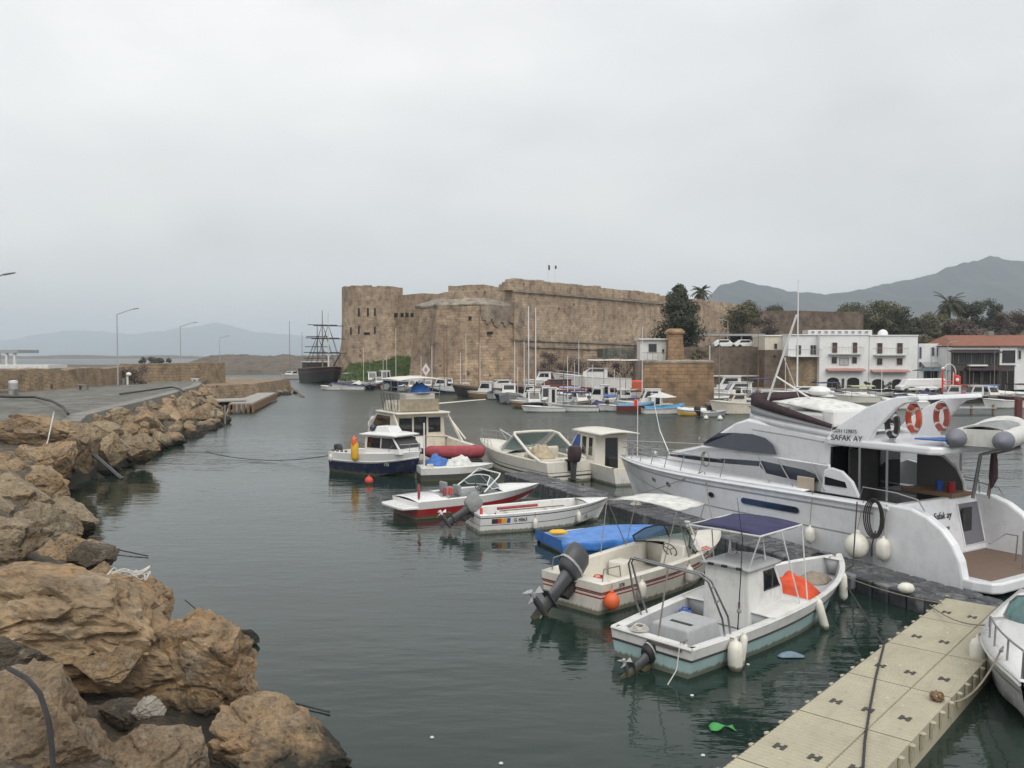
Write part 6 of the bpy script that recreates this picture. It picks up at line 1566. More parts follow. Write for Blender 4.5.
H1 = House('harbour_house', 'left half of the big whitewashed harbour house, with dark balcony railing', 132, 9)
H1.blk('wall', HW, 819.5, 868.9, .7, 335.2)
H1.blk('cornice', HW, 819, 869, H1.Z(335.2) - .02, 334.3, dy=-.15, depth=9.2)
for a, b_ in ((831.8, 837.2), (852.2, 857.2)): H1.win(a, b_, 342.5, 353, SHUT); H1.win(a - .3, b_ - .2, 357, 363.6, GLASS)
H1.win(839.5, 848.5, 358, 365, paint('house_sign', (.5, .5, .48), .6, grime=.5), 'sign_panel', GREYP)
H1.balcony(828.5, 861, 353.6); H1.awning(826, 864, 368.3, PINK)
for a, b_ in ((827, 839.5), (847, 859.8)): H1.win(a, b_, 377.2, 388.2, M_DARKGAP, 'doorway', HW, arch=True)
H1.win(842, 844.5, 378.5, 388, BLACK, 'door', GREYP)
H2 = House('harbour_house', 'right half of the big whitewashed harbour house, with a small white dome on its roof', 131.9, 9)
H2.blk('wall', HW, 869.4, 917.8, .7, 335.8); H2.blk('cornice', HW, 869.2, 918.2, H2.Z(335.8) - .02, 334.9, dy=-.15, depth=9.2)
for a, b_ in ((876.8, 882.4), (896.6, 902.6)): H2.win(a, b_, 343, 353.6, SHUT); H2.win(a, b_, 358.2, 365, GLASS if a < 890 else SHUT)
H2.balcony(873.5, 906, 354.6); H2.awning(870.5, 908, 369.5, PINK)
for a, b_ in ((872, 884.5), (892, 902.6)): H2.win(a, b_, 378.8, 389.5, M_DARKGAP, 'doorway', HW, arch=True)
dm = H2.X(891); MB().lathe([(.75, 0), (.75, .35), (.66, .6), (.4, .85), (.1, .95)], (dm, 3, H2.Z(335) + .0), 14).build('dome', HW, H2.t, smooth=60)
H3 = House('harbour_house', 'white storey with balcony on a rough stone base, left of the big house', 133, 8)
H3.blk('base', M_SEAWALL, 789.5, 819, .7, 356.3, uv=True, bev=0); H3.blk('wall', HW, 788.5, 819.2, H3.Z(356.3), 335.2, dy=.05); H3.blk('cornice', HW, 788, 819.3, H3.Z(335.2), 334.2, dy=-.2, depth=8.4)
for a, b_ in ((796.5, 801), (810.5, 816)): H3.win(a, b_, 345.3, 354.5, GLASS, frame=GREYP, dy=.05)
H3.balcony(788.5, 819.4, 356, 1.1, dy=.05)
H4 = House('harbour_house', 'cream low house with one small window at the left end of the houses', 136, 7)
H4.blk('base', M_RETAIN, 765, 788, .7, 350, uv=True, bev=0); H4.blk('wall', CREAM2, 765, 788, H4.Z(350), 336, dy=.1); H4.win(774, 777.5, 343.5, 349, GLASS, dy=.1); H4.blk('cornice', HW, 764.6, 788.4, H4.Z(336.2), 335, dy=-.1, depth=7.4)
H4b = House('terrace_wall', 'whitewashed balustrade terrace behind the roof of the big house', 147, 3, 'terrace')
H4b.blk('wall', HW, 808, 872, 8.2, 330)
for k in range(9): H4b.win(811 + k * 6.7, 814 + k * 6.7, 331, 334, GREYP, 'opening', HW)
H5 = House('harbour_house', 'narrow white house with blue shutters squeezed beside the big house', 134, 7)
H5.blk('wall', HW, 918.6, 949.5, .7, 343.6)
for a, b_, c, d_ in ((918.9, 921.6, 347, 358.5), (931, 934.5, 347.5, 356), (936.5, 941, 347.5, 356), (918.9, 921.6, 362, 367)): H5.win(a, b_, c, d_, BLU)
H5.awning(921, 946, 362, GREYP, 1.4, .7); H5.win(924, 944, 368, 389, M_DARKGAP, 'shop_front', GREYP)
H6 = House('tiled_house', 'two storey restaurant house with red tiled roof and dark glazed terraces', 130, 9)
H6.blk('wall', HW, 951, 1062, .7, 347)
x0, x1 = H6.X(949.5), H6.X(1066)
def mat_tile():
    m, nt, b = newmat('red_roof_tile'); o = coords(nt); w_ = nt.nodes.new('ShaderNodeTexWave'); w_.inputs['Scale'].default_value = 1.6; w_.bands_direction = 'X'; nt.links.new(o, w_.inputs[0])
    c = mixc(nt, ramp(nt, nse(nt, o, 1.5, 5), [(.35, (0, 0, 0)), (.7, (1, 1, 1))]), (.29, .11, .07), (.20, .09, .06)); nt.links.new(c, b.inputs['Base Color']); b.inputs['Roughness'].default_value = .8
    bump(nt, b, w_.outputs[1], .8, .06); return m
TILE = mat_tile()
MB().rings([[V((x, -.9, H6.Z(346.4))), V((x, -.9, H6.Z(345.6))), V((x + (1.6 if x < x0 + 1 else -1.6), 4.5, H6.Z(337.8) + .5)), V((x, 9.6, H6.Z(346)))] for x in (x0, x1)], True, True).build('roof', TILE, H6.t)
H6.blk('cornice', HW, 950, 998, H6.Z(349.5), 347.9, dy=-.5, depth=.6)
MB().rings([[V((x, -.2, H6.Z(350.4))), V((x, -1.6, H6.Z(352.4))), V((x, -1.6, H6.Z(353))), V((x, -.2, H6.Z(351)))] for x in (H6.X(947), H6.X(998))], True, True).build('awning', C_MAROON, H6.t)
VER = paint('dark_timber_front', (.06, .045, .04), .6, grime=.3)
H6.blk('terrace_front', VER, 951.4, 997.6, .7, 351, dy=-.32, depth=.34)
H6.blk('shop_wall', VER, 997.9, 1013.8, .7, 365.6, dy=-.32, depth=.34)
for a, b_ in ((952, 963), (965, 976), (978, 989), (990, 996.5)): H6.win(a, b_, 353.4, 364, GLASS, 'terrace_glazing', DSTEEL, dy=-.33)
H6.blk('terrace_slab', HW, 966, 985, H6.Z(366.2), 364.6, dy=-.9, depth=.9)
H6.awning(964, 998, 367, C_MAROON, 1.6, .4)
for a, b_ in ((953, 963), (965, 980), (982, 997), (1000, 1013)): H6.win(a, b_, 371, 389, M_DARKGAP, 'shop_front', DSTEEL, dy=-.33)
H6.blk('bay', HW, 998, 1015.5, H6.Z(365.2), 347.5, dy=-.5, depth=.55); H6.win(1000.6, 1013, 350.6, 362.5, GLASS, 'window', SHUT, dy=-.5)
H6.blk('corner_pier', HW, 1014, 1019, .7, 365.4, dy=-.25, depth=.3); H6.win(1018, 1021, 350.5, 359, SHUT)
MB().box((H6.X(1006), 4.5, H6.Z(337.5) + .6), (.8, .8, 1.0)).build('chimney', M_CONC, H6.t)
# --- quay furniture on the right
def van(label, px, Y, rz):
    p = D(px, 380, Y); t = thing('parked_van', label, 'van', (p.x, Y, .75), rz)
    prof = [(-2.3, .35), (2.2, .35), (2.3, .9), (1.75, 1.15), (1.25, 1.95), (-2.2, 2.0), (-2.35, 1.2)]
    MB().rings([[V((x, y * (1 if z < 1.3 else .9), z)) for x, z in prof] for y in (-.9, .9)], True, True).build('body', WHITE, t, bev=.12)
    for x_ in (-1.4, 1.45):
        for y_ in (-.85, .85): MB().tube([(x_, y_ - .1, .34), (x_, y_ + .1, .34)], .34, 12).build('wheel', BLACK, t)
    MB().sheet([(.2, -.875, 1.2), (1.4, -.875, 1.2), (1.15, -.83, 1.75), (.2, -.83, 1.75)], .03).build('side_window', GLASS, t)
van('white van with rounded roof parked before the narrow blue shuttered house', 914, 118, pi); van('second longer white van parked to the right of the rounded roof one', 927, 119, pi + .1)
sc2 = thing('red_frame', 'red metal frame with a pale loop rising on the right quay', 'sculpture', tuple(D(949, 388, 117) * 1 + V((0, 0, .75 - D(949, 388, 117).z))))
MB().tube([(-.9, 0, 0), (-.9, 0, 3.2)], .12, 6).tube([(.9, 0, 0), (.9, 0, 2.6)], .12, 6).tube([(-.9, 0, 1.6), (.9, 0, 1.6)], .1, 6).tube([(-.9, 0, .6), (.9, 0, 1.4)], .08, 6).tube([(-.9, 0, 1.4), (.9, 0, .6)], .08, 6).build('frame', INKR, sc2)
MB().tube([(.9 * cos(a), 0, 2.7 + 1.3 * sin(a)) for a in [pi * k / 10 for k in range(11)]], .07, 6).build('loop', WHITE2, sc2, smooth=True); MB().ell((-.9, 0, 3.4), (.22, .22, .22), 10).build('globe', WHITE, sc2, smooth=True)
fg = thing('flag', 'red and white flag drooping on a short pole on the right quay', 'flag', tuple(D(953, 390, 112) + V((0, 0, .75 - D(953, 390, 112).z))))
MB().tube([(0, 0, 0), (0, 0, 3.0)], .04, 6).build('pole', WHITE, fg); MB().grid(lambda u, v: (.9 * u + .05, .18 * sin(u * 6), 2.9 - 1.3 * v - .5 * u), 8, 6).build('cloth', INKR, fg, smooth=True, solid=.02); MB().ell((.5, -.15, 2.0), (.25, .05, .25), 10).build('cloth_emblem', WHITE, fg)
def parasol(label, p, col, h=2.5, r=1.3, n=8, pole=DSTEEL):
    t = thing('parasol', label, 'parasol', p)
    MB().tube([(0, 0, 0), (0, 0, h + .2)], .035, 6).build('pole', pole, t)
    MB().rings([[V((r * k * cos(2 * pi * j / n), r * k * sin(2 * pi * j / n), h + .5 * (1 - k) - .05)) for j in range(n)] for k in (1, .6, .05)], True, False).build('canopy', col, t, solid=.03)
CT = cloth('teal_grey_canvas', (.07, .10, .11))
for k, (px, lab) in enumerate(((926, 'dark teal parasol left of the pair before the narrow house'), (938, 'dark teal parasol right of the pair before the narrow house'))):
    q = D(px, 380, 124); parasol(lab, (q.x, 124, .75), CT, 3.0, 2.0)
for k, (px, c, lab) in enumerate(((958, INKR, 'red striped cloth on the stall at the right quay'), (975, DRED, 'maroon covered stall on the right quay'), (990, C_BLUE, 'blue covered stall on the right quay'))):
    q = D(px, 380, 118); t = thing('market_stall', lab, 'stall', (q.x, 118, .75)); MB().box((0, 0, 1.05), (2.2, 1.2, .18)).build('cover', c if c is not INKR else C_RED, t, bev=.05); MB().box((0, 0, .5), (2.0, 1.0, .9)).build('counter', WOODB, t)
street_lamp('slim lamp post in front of the narrow blue shuttered house', (D(931, 380, 126).x, 126, .75), 6.4, (.8, 0, .2)); street_lamp('slim lamp post in front of the red tiled house', (D(947, 380, 124).x, 124, .75), 7.0, (.8, 0, .2))
# plants along the quay edge
for k, px in enumerate((838, 868, 888, 905, 972, 985)):
    q = D(px, 388, 128.5 if px < 950 else 126); tree('potted_shrub', 'small green potted shrub along the house fronts', (q.x, q.y, .75), 1.3, .7, M_PINE, 260, .08, 140 + k, .2, 4, group='potted shrubs before the houses', cat='shrub')

# --- moored boats, left to right
def at(px, py): return G(px, py)[:2]
# the old wooden ship
sp = thing('wooden_ship', 'old black hulled wooden sailing ship with crossed yards below the round tower', 'ship', (-45.5, 192.5, 0), radians(-62))
h = Hull(19, 6.6, 3.0, 3.6, .8, .9, .9, 2.2, 2.4, .5)
TAR = paint('tarred_hull', (.025, .023, .024), .6, grime=.3)
h.shell('hull', [TAR, DRED, TAR], sp, ((.35, 0), (.8, 0), (.86, 1), (1, 0)), n=14); h.deck('deck', WOODB, sp, 0, .999, .1); h.rail('bulwark_rail', WOODB, sp, .1, 1, 0, n=12)
MB().box((3.5, 0, 3.6), (5, 4.6, 1.5)).build('aft_cabin', TAR, sp, bev=.1); MB().box((3.4, 0, 4.5), (5.6, 5, .2)).build('cabin_roof', WHITE2, sp)
MB().tube([(17.5, 0, 3.5), (23, 0, 6.4)], [.2, .1], 7).build('bowsprit', MDK, sp)
for x_, hh, yl in ((5.5, 12.6, 2.6), (9.6, 15.6, 3.4), (14.2, 15.2, 3.4)):
    m_ = MB().tube([(x_, 0, 2.8), (x_, 0, hh)], [.2, .08], 7).build('mast', WHITE2 if x_ > 12 else DSTEEL, sp, smooth=True)
    for q in (.42, .62, .8):
        w_ = yl * (1.2 - q * .55); MB().tube([(x_ + .2, -w_ * 1.25, hh * q), (x_ + .2, w_ * 1.25, hh * q)], .09, 5).build('yard', TAR, m_)
    sh_ = MB()
    for sd_ in (1, -1):
        for k in range(3): sh_.tube([(x_ - .8 + .8 * k, 2.9 * sd_, 3.2), (x_, .1 * sd_, hh * .8)], .03, 4)
    sh_.build('shroud', BLACK, m_)
far_boat('sailing_boat', 'pale sailing boat with a bare tall mast left of the black wooden ship', at(291, 379), 9, 250, [WHITE2], 2.8, 1.0, 1.3, cabin_=(.3, .65, 1.9, WHITE2), masts=((.55, 14.5, .09, DSTEEL),), canopy=(.05, .3, 2.6, C_GREY))
far_boat('sailing_boat', 'grey sailing boat close behind the black wooden ship, with a shorter mast', at(303, 378), 8, 260, [GREYP], 2.6, 1.0, 1.3, cabin_=(.3, .65, 1.8, WHITE2), masts=((.55, 12, .09, DSTEEL),))
far_boat('motorboat', 'small white motorboat under way in open water below the tower', at(331, 390), 3.9, 170, [WHITE], 1.7, .55, .8, motor=True, screen=True)
far_boat('launch', 'grey launch with dark canopy first in the row under the grass bank', at(351, 386), 6.5, 300, [GREYP], 2.4, .8, 1.1, canopy=(.1, .6, 2.4, C_GREY), motor=True)
far_boat('motorboat', 'white topped cabin boat in the row under the grass bank', at(372, 385), 7, 285, [WHITE2], 2.6, .8, 1.2, cabin_=(.25, .7, 2.6, WHITE))
far_boat('fishing_boat', 'dark fishing boat with white wheelhouse and gantry under the grass bank', at(386, 386.5), 7.5, 290, [TAR], 2.7, .9, 1.4, cabin_=(.25, .55, 3.0, WHITE2), masts=((.6, 6, .06, MW), (.15, 5, .06, MW)))
far_boat('sailing_boat', 'light sailing boat with white mast beside the navy hull under the bastion corner', at(396, 387), 8, 280, [CREAM], 2.5, .9, 1.2, masts=((.5, 11, .07, MW),), cabin_=(.3, .6, 1.7, WHITE2))
far_boat('motorboat', 'broad navy blue hulled boat with white deck under the bastion corner', at(410, 390), 9, 200, [NAVY, NAVY], 2.8, 1.4, 1.8, cabin_=(.3, .6, 2.4, WHITE2))
far_boat('sailing_boat', 'white sailing boat with thin white mast left of the flybridge canopy', at(432, 390), 8, 280, [WHITE2], 2.5, .9, 1.2, masts=((.5, 7.5, .07, MW),), cover_=C_GREY)
far_boat('sailing_boat', 'wooden masted sailing boat behind the flybridge canopy', at(447, 391), 9, 285, [TAR], 2.8, 1.0, 1.4, masts=((.5, 10.5, .11, MDK), (.2, 8.5, .08, MDK)), cabin_=(.3, .6, 2.0, WHITE2))
far_boat('sailing_boat', 'dark sailing boat with two thin masts right of the flybridge canopy', at(462, 393), 8, 280, [TAR], 2.6, 1.0, 1.3, masts=((.5, 8.0, .08, MDK), (.25, 6.5, .06, MW)), cover_=C_GREY)
far_boat('gulet', 'long black gulet with tall dark mast before the bastion wall', at(488, 397.5), 10.5, 195, [TAR, TAR, WOODB], 3.2, 1.3, 2.0, ((.35, 0), (.85, 1), (1, 2)), masts=((.62, 11.8, .12, MDK),), cabin_=(.2, .45, 2.4, WHITE2), deckm=WOODB)
far_boat('motorboat', 'small wooden rowing boat with tan hull tucked behind the blue screened motorboat', at(499, 397), 4.5, 290, [CREAM2, WOODB], 1.7, .6, .9, ((.35, 0), (1, 1)))
far_boat('motorboat', 'grey hulled motorboat facing us with a blue tinted windscreen', at(509, 403), 6.5, 268, [GREYP, WHITE2], 2.6, 1.0, 1.5, ((.35, 0), (.85, 0), (1, 1)), cabin_=(.2, .6, 2.3, WHITE2))
far_boat('gulet', 'dark maroon gulet with two tall white masts beside the shipyard quay', at(546, 399), 11, 188, [TAR, DRED], 3.4, 1.4, 2.0, ((.35, 0), (.8, 0), (1, 1)), masts=((.72, 12.6, .11, MW), (.63, 12.4, .1, MW)), cabin_=(.2, .55, 2.6, DRED), canopy=(.05, .3, 3.0, C_GREY))
# hauled out white trawler yacht
hy = far_boat('trawler_yacht', 'large white motor yacht with red bottom hauled out on the shipyard quay', (11.3, 121), 11.2, 176, [DRED, WHITE2, WHITE2], 3.6, 1.5, 2.3, ((.35, 0), (.45, 0), (1, 1)), cabin_=(.3, .62, 2.9, WHITE2), canopy=(-.1, .55, 4.05, C_WHITE), cat='motor yacht', z=1.2, masts=((.66, 7.0, .05, MW),), rails=True)
sd2 = MB()
for x_ in (2, 5, 8):
    for y_ in (-1.3, 1.3): sd2.tube([(x_, y_ * 1.5, -.45), (x_, y_, .3)], .08, 5)
sd2.build('boat_cradle', DSTEEL, hy)
far_boat('motorboat', 'orange red hulled boat hauled out behind the white yacht stern', (16.2, 122), 7.5, 183, [paint('orange_hull', (.5, .10, .05), .5, grime=.3)], 2.4, 1.2, 1.5, z=.95, cover_=C_ORANGE)
far_boat('motorboat', 'white cabin boat ashore behind the two tall white masts', (4.6, 128), 6.0, 185, [GREYP, WHITE2], 2.2, .9, 1.2, ((.35, 0), (.7, 0), (1, 1)), z=1.2, cabin_=(.3, .7, 2.2, WHITE))
# front row by the shipyard
far_boat('open_boat', 'white open boat with low hull, leftmost in the front row', at(543, 412), 4.6, 182, [WHITE2], 1.6, .5, .7)
far_boat('motorboat', 'white boat with a navy and white canopy in the front row', at(575, 411.5), 5.0, 178, [WHITE2, GREYP], 1.8, .6, .8, ((.35, 0), (.8, 0), (1, 1)), canopy=(.2, .75, 2.0, C_NAVY), screen=True)
far_boat('motorboat', 'small dark boat with two black outboards turned to us in the front row', at(601, 410), 4.2, 100, [TAR], 1.9, .6, .8, motor=True, cover_=C_NAVY)
far_boat('motorboat', 'white pointed speedboat next to the black outboards', at(617, 411), 4.6, 200, [WHITE], 1.8, .5, .8, screen=True)
far_boat('motorboat', 'maroon hulled boat under a pale blue cover in the front row', at(636, 412.5), 4.0, 350, [DRED, DRED], 1.7, .75, .95, cover_=cloth('light_blue_canvas', (.16, .30, .45)))
pb = far_boat('fishing_boat', 'white fishing boat with bright blue cover under a pale parasol', at(664, 414), 4.4, 5, [WHITE2, GREYP, WHITE2], 1.7, .6, .85, ((.35, 0), (.8, 0), (.86, 1), (1, 0)), cover_=cloth('sky_blue_canvas', (.08, .30, .50)))
pw = G(662, 414); parasol('large pale square parasol over the blue covered fishing boat', (pw.x, pw.y + .3, .6), C_WHITE, 1.15, 1.55, 4, WHITE2)
far_boat('motorboat', 'cream and yellow covered boat at the foot of the stone block', at(691, 415.5), 3.0, 185, [CREAM, YELLOW], 1.5, .5, .65, ((.35, 0), (.7, 1), (1, 0)), cover_=C_WHITE)
far_boat('inflatable_dinghy', 'grey inflatable tender with white floats at the right corner of the stone block', at(713, 416.5), 3.0, 20, [GREYP], 1.5, .45, .6, cat='dinghy', motor=True)
ball_fender(G(706, 418, .15), 'white ball float left of the grey inflatable tender', .22, FENDW); ball_fender(G(720, 418.5, .15), 'white ball float right of the grey inflatable tender', .24, FENDW)
# second row jumble between the hauled out yacht and the front row
SM = [(533, 406, WHITE2, None, C_GREY, 'white boat under grey cover behind the leftmost front row boat'), (556, 405, GREYP, (.2, .7, 1.9, C_WHITE), None, 'grey boat with white canopy in the second row'),
      (570, 405, WHITE2, (.2, .8, 2.1, cloth('lilac_canvas', (.40, .40, .55))), None, 'white boat with lilac canopy in the second row'), (586, 406, NAVY, None, C_NAVY, 'navy boat under navy cover in the second row'),
      (597, 405, WHITE2, None, C_WHITE, 'white covered boat behind the black outboards'), (611, 405.5, CREAM, None, None, 'cream open boat in the second row left of the red flag'), (627, 406, WHITE2, (.2, .8, 1.9, C_WHITE), None, 'white boat with white canopy behind the maroon hull')]
for px, py, hm, cn, cv2, lab in SM: far_boat('motorboat', lab, at(px, py), 4.2, 175 + (px * 7) % 15, [hm], 1.6, .55, .8, canopy=cn, cover_=cv2)
# slim masts and clutter along the shipyard quay
for k, (px, py, L_, mh, hm, cv2, lab) in enumerate(((470, 392, 6.5, 9.5, TAR, C_GREY, 'slim masted dark boat half behind the long black gulet'), (522, 402, 5.5, 4.5, WOODB, None, 'brown wooden boat nosing out beside the grey hulled motorboat'), (579, 401, 6.0, 5.0, WHITE2, C_WHITE, 'white boat with a short mast under the hauled out yacht bow'),
        (590, 404, 5.0, 3.4, DRED, C_NAVY, 'dark red boat with a navy cover and a short post in the second row'), (618, 403, 5.0, 4.2, WHITE2, C_BLUE, 'white boat with a bright blue cover close to the stone block'), (548, 404, 4.6, 3.6, GREYP, C_WHITE, 'grey boat with a white cover before the maroon gulet'))):
    far_boat('motorboat', lab, at(px, py), L_, 170 + (px * 11) % 25, [hm], L_ * .34, .7, 1.0, cover_=cv2, masts=((.6, mh, .045, MW),))
# right of the stone block
far_boat('cabin_cruiser', 'white cabin cruiser with blue canopy right of the stone block', at(740, 403), 8, 185, [WHITE2], 2.8, 1.0, 1.4, cabin_=(.35, .75, 2.6, WHITE), canopy=(.05, .4, 3.0, C_NAVY), rails=True)
far_boat('cabin_cruiser', 'cream sided boat with square windows moored before the blue canopy cruiser', at(733, 414), 4.8, 182, [CREAM2], 2.0, 1.1, 1.4, cabin_=(.25, .6, 2.0, CREAM2))
far_boat('motorboat', 'navy covered boat half hidden behind the yacht flybridge', at(752, 414), 4.2, 190, [GREYP], 1.8, .8, 1.0, cover_=C_NAVY)
far_boat('cabin_cruiser', 'white cruiser further back under the brown retaining wall', at(728, 398), 8, 178, [WHITE], 2.8, 1.1, 1.6, cabin_=(.3, .7, 3.0, WHITE2), rails=True)
far_boat('motorboat', 'low white boat with purple cover under the brown retaining wall', at(765, 401), 7, 183, [WHITE2], 2.4, .8, 1.1, cover_=cloth('purple_canvas', (.12, .09, .22)))
far_boat('sailing_boat', 'sailing yacht with very tall white mast before the stone based house', at(797, 402), 11, 182, [TAR, WHITE2], 3.2, 1.2, 1.5, ((.35, 0), (.85, 0), (1, 1)), masts=((.5, 15.5, .12, MW),), cabin_=(.25, .6, 1.9, WHITE2))
FR = [(822, 399, [WHITE2], (.2, .7, 2.2, C_NAVY), None, 'white boat with navy canopy before the big house'), (846, 400, [WHITE], None, C_WHITE, 'long white covered boat before the big house'), (858, 403, [CREAM], (.2, .7, 2.1, cloth('lime_canvas', (.45, .47, .25))), None, 'cream boat with yellowish canopy before the big house'),
      (872, 399, [WOODB], None, None, 'brown wooden boat before the second pair of arches'), (889, 401, [WHITE2], None, C_GREY, 'white boat under grey cover before the second pair of arches'), (903, 409, [WHITE], None, C_WHITE, 'white speedboat seen under the yacht radar arch'),
      (921, 404, [TAR], (.2, .7, 2.0, C_WHITE), None, 'black boat with white canopy before the white vans'), (962, 400, [DRED], None, C_RED, 'red covered boat at the right quay'), (980, 400, [WHITE2], None, C_BLUE, 'blue covered boat at the right quay'), (1002, 400, [CREAM], None, C_WHITE, 'cream boat under white cover at the right quay'), (1004, 408, [WHITE2], None, None, 'white open boat farther out from the right quay'), (1019, 404, [TAR, DRED], (.2, .7, 2.4, C_MAROON), None, 'dark boat with maroon canopy at the right frame edge')]
for px, py, hm, cn, cv2, lab in FR: far_boat('motorboat', lab, at(px, py), 6.0 if py < 405 else 5.2, 176 + (px * 5) % 14, hm, 2.1, .8, 1.1, ((.35, 0), (.8, 0), (1, len(hm) - 1)), canopy=cn, cover_=cv2)
jt = thing('jetty', 'low grey wooden jetty reaching out from the right quay', 'jetty', (*at(968, 414), 0)); MB().box((0, 0, .65), (5.0, 1.6, .12)).build('deck', GREYP, jt)
for x_ in (-2.2, 0, 2.2): MB().tube([(x_, -.6, -.8), (x_, -.6, 1.0)], .12, 6).build('post', WOODB, jt)
dp = thing('mooring_pile', 'thick dark red mooring pile at the right frame edge', 'pile', (*at(1018, 428), 0)); MB().tube([(0, 0, -1), (0, 0, 2.4)], .3, 8).build('shaft', DRED, dp)
# the crowd of small boats along the quays
rz_ = random.Random(9)
KIND = (('black boat with a thin bare mast', [TAR, TAR], None, 1), ('white boat with a dark cover', [WHITE2, WHITE2], C_NAVY, 0), ('brown wooden boat with a mast', [WOODB, CREAM2], None, 1), ('white boat under a pale cover', [WHITE2, GREYP], C_WHITE, 0), ('navy hulled boat with a mast', [NAVY, WHITE2], C_GREY, 1), ('dark red hulled cabin boat', [DRED, WHITE2], None, 0))
def crowd(place, grp, spots):
    for k, (px, py) in enumerate(spots):
        nm, hm, cv2, ms = KIND[(k * 5 + int(px)) % 6]; L_ = rz_.uniform(4.2, 6.4)
        far_boat('moored_boat', nm + ' ' + place, at(px, py), L_, rz_.choice((275, 285, 95, 180, 170)) + rz_.uniform(-8, 8), hm, L_ * .34, rz_.uniform(.6, .9), rz_.uniform(.9, 1.3), ((.35, 0), (.8, 0), (1, 1)), cover_=cv2, masts=((.55, rz_.uniform(4, 9.5), .05, rz_.choice((MW, MDK, DSTEEL))),) if ms else (), cabin_=(.25, .6, rz_.uniform(1.8, 2.4), WHITE2) if cv2 is None else None, group=grp)
crowd('in the row below the castle bastion', 'small boats below the castle', [(357, 388), (365, 387), (379, 388), (392, 389), (403, 391), (421, 391), (438, 392), (455, 393), (474, 395), (517, 401), (526, 403), (348, 390), (370, 389.5), (386, 390), (412, 393), (428, 393), (446, 394), (466, 396), (482, 398), (494, 399)])
crowd('in the crowded rows before the shipyard', 'small boats before the shipyard', [(534, 409), (552, 409), (564, 408), (581, 409), (594, 408), (606, 408), (622, 409), (645, 411), (655, 411), (538, 403), (604, 402), (625, 404), (530, 408), (546, 407), (570, 409), (588, 407), (613, 408), (636, 409)])
crowd('in the basin right of the stone block', 'small boats in the inner basin', [(718, 410), (724, 405), (746, 408), (757, 404), (760, 409), (776, 402), (784, 404), (808, 401), (815, 403), (832, 401), (851, 401), (866, 402), (880, 402), (896, 403), (911, 402), (934, 402), (948, 401), (971, 402), (992, 402), (1012, 400)])
# things lying about on the near boats and the dock
def coil(label, p, r, mat, n=4):
    mb = MB()
    for k in range(n): mb.tube([V((r * (1 - .12 * k) * cos(a), r * (1 - .12 * k) * sin(a), .02 + .022 * k + .008 * sin(3 * a + k))) for a in [2 * pi * j / 14 for j in range(14)]], .016, 5, closed=True)
    o = mb.build('rope_coil', mat, loc=p, smooth=True); return tag(o, label, 'rope')
coil('coiled pale rope on the stern bench of the aqua boat', W(aq, (.12, .35, .61)), .17, WROPE); coil('coiled brown rope on the foredeck of the right edge boat', W(re, (5.3, .15, 1.17)), .15, WOODB)
coil('dark rope coil lying on the dock beside the aqua boat bow', W(dk, (4.9, -.75, .41)), .22, DROPE); coil('pale rope coil on the far part of the dark dock', W(dk, (14.0, -.8, .41)), .2, WROPE); coil('coiled rope on the cream motorboat foredeck', W(cb, (5.1, .1, 1.02)), .17, ROPE)
def jug(label, p, mat, s=1):
    t = thing('fuel_can', label, 'fuel can', p); MB().box((0, 0, .15 * s), (.3 * s, .2 * s, .3 * s)).build('body', mat, t, bev=.04); MB().tube([(-.09 * s, 0, .3 * s), (-.06 * s, 0, .36 * s), (.06 * s, 0, .36 * s), (.09 * s, 0, .3 * s)], .018, 5).build('handle', mat, t); MB().lathe([(.03, .3 * s), (.03, .35 * s)], (.11 * s, 0, 0), 8).build('cap', BLACK, t)
jug('red fuel can on the cockpit floor of the cream motorboat', W(cb, (1.1, .1, .21)), INKR); jug('blue fuel can in the cockpit of the aqua boat', W(aq, (2.2, .72, .23)), BLUEP, .9); jug('white fuel can in the white open boat', W(wb, (.75, .1, .17)), WHITE2)
for k, y_ in enumerate((-.35, .28)):
    o = thing('oar', ('wooden oar lying along the near side of the white open boat', 'wooden oar lying along the far side of the white open boat')[k], 'oar', W(wb, (1.1, y_, .53)), wb.rotation_euler.z + .05 * (k - .5)); MB().tube([(0, 0, 0), (2.0, 0, .02)], .022, 6).build('shaft', WOODB, o); MB().box((2.25, 0, .02), (.5, .12, .025)).build('blade', WOODB, o, bev=.008)
rod = thing('fishing_rod', 'thin black fishing rod leaning against the aqua boat wheelhouse', 'fishing rod', W(aq, (2.3, -.5, .25)), aq.rotation_euler.z); MB().tube([(0, 0, 0), (.25, .05, 1.9), (.1, .1, 2.8)], [.014, .01, .004], 5).build('blank', BLACK, rod); MB().ell((.05, 0, .45), (.05, .05, .05), 8).build('reel', DSTEEL, rod)
# small flag marker by the front row, with the white mooring lines of the yacht bow
mk = thing('flag', 'small red flag above the yacht bow pole', 'flag', tuple(W(yt, (14.6, .3, 1.9)))); MB().tube([(0, 0, 0), (0, 0, 2.3)], .015, 5).build('pole', WHITE, mk); MB().grid(lambda u, v: (-.16 * u, .04 * sin(u * 5), 2.3 - .3 * v), 5, 5).build('cloth', INKR, mk, smooth=True, solid=.01)
dsn = thing('diamond_sign', 'white diamond shaped sign board at the foot of the bastion', 'sign', (D(426, 370, 142).x, 142, .75)); MB().tube([(0, 0, 0), (0, 0, 2.4)], .06, 6).build('post', WHITE2, dsn); MB().sheet([(0, -.08, 1.7), (.7, -.08, 2.8), (0, -.08, 3.9), (-.7, -.08, 2.8)], .05).build('board', WHITE2, dsn); MB().sheet([(0, -.12, 2.3), (.3, -.12, 2.8), (0, -.12, 3.3), (-.3, -.12, 2.8)], .03).build('mark', PINK, dsn)
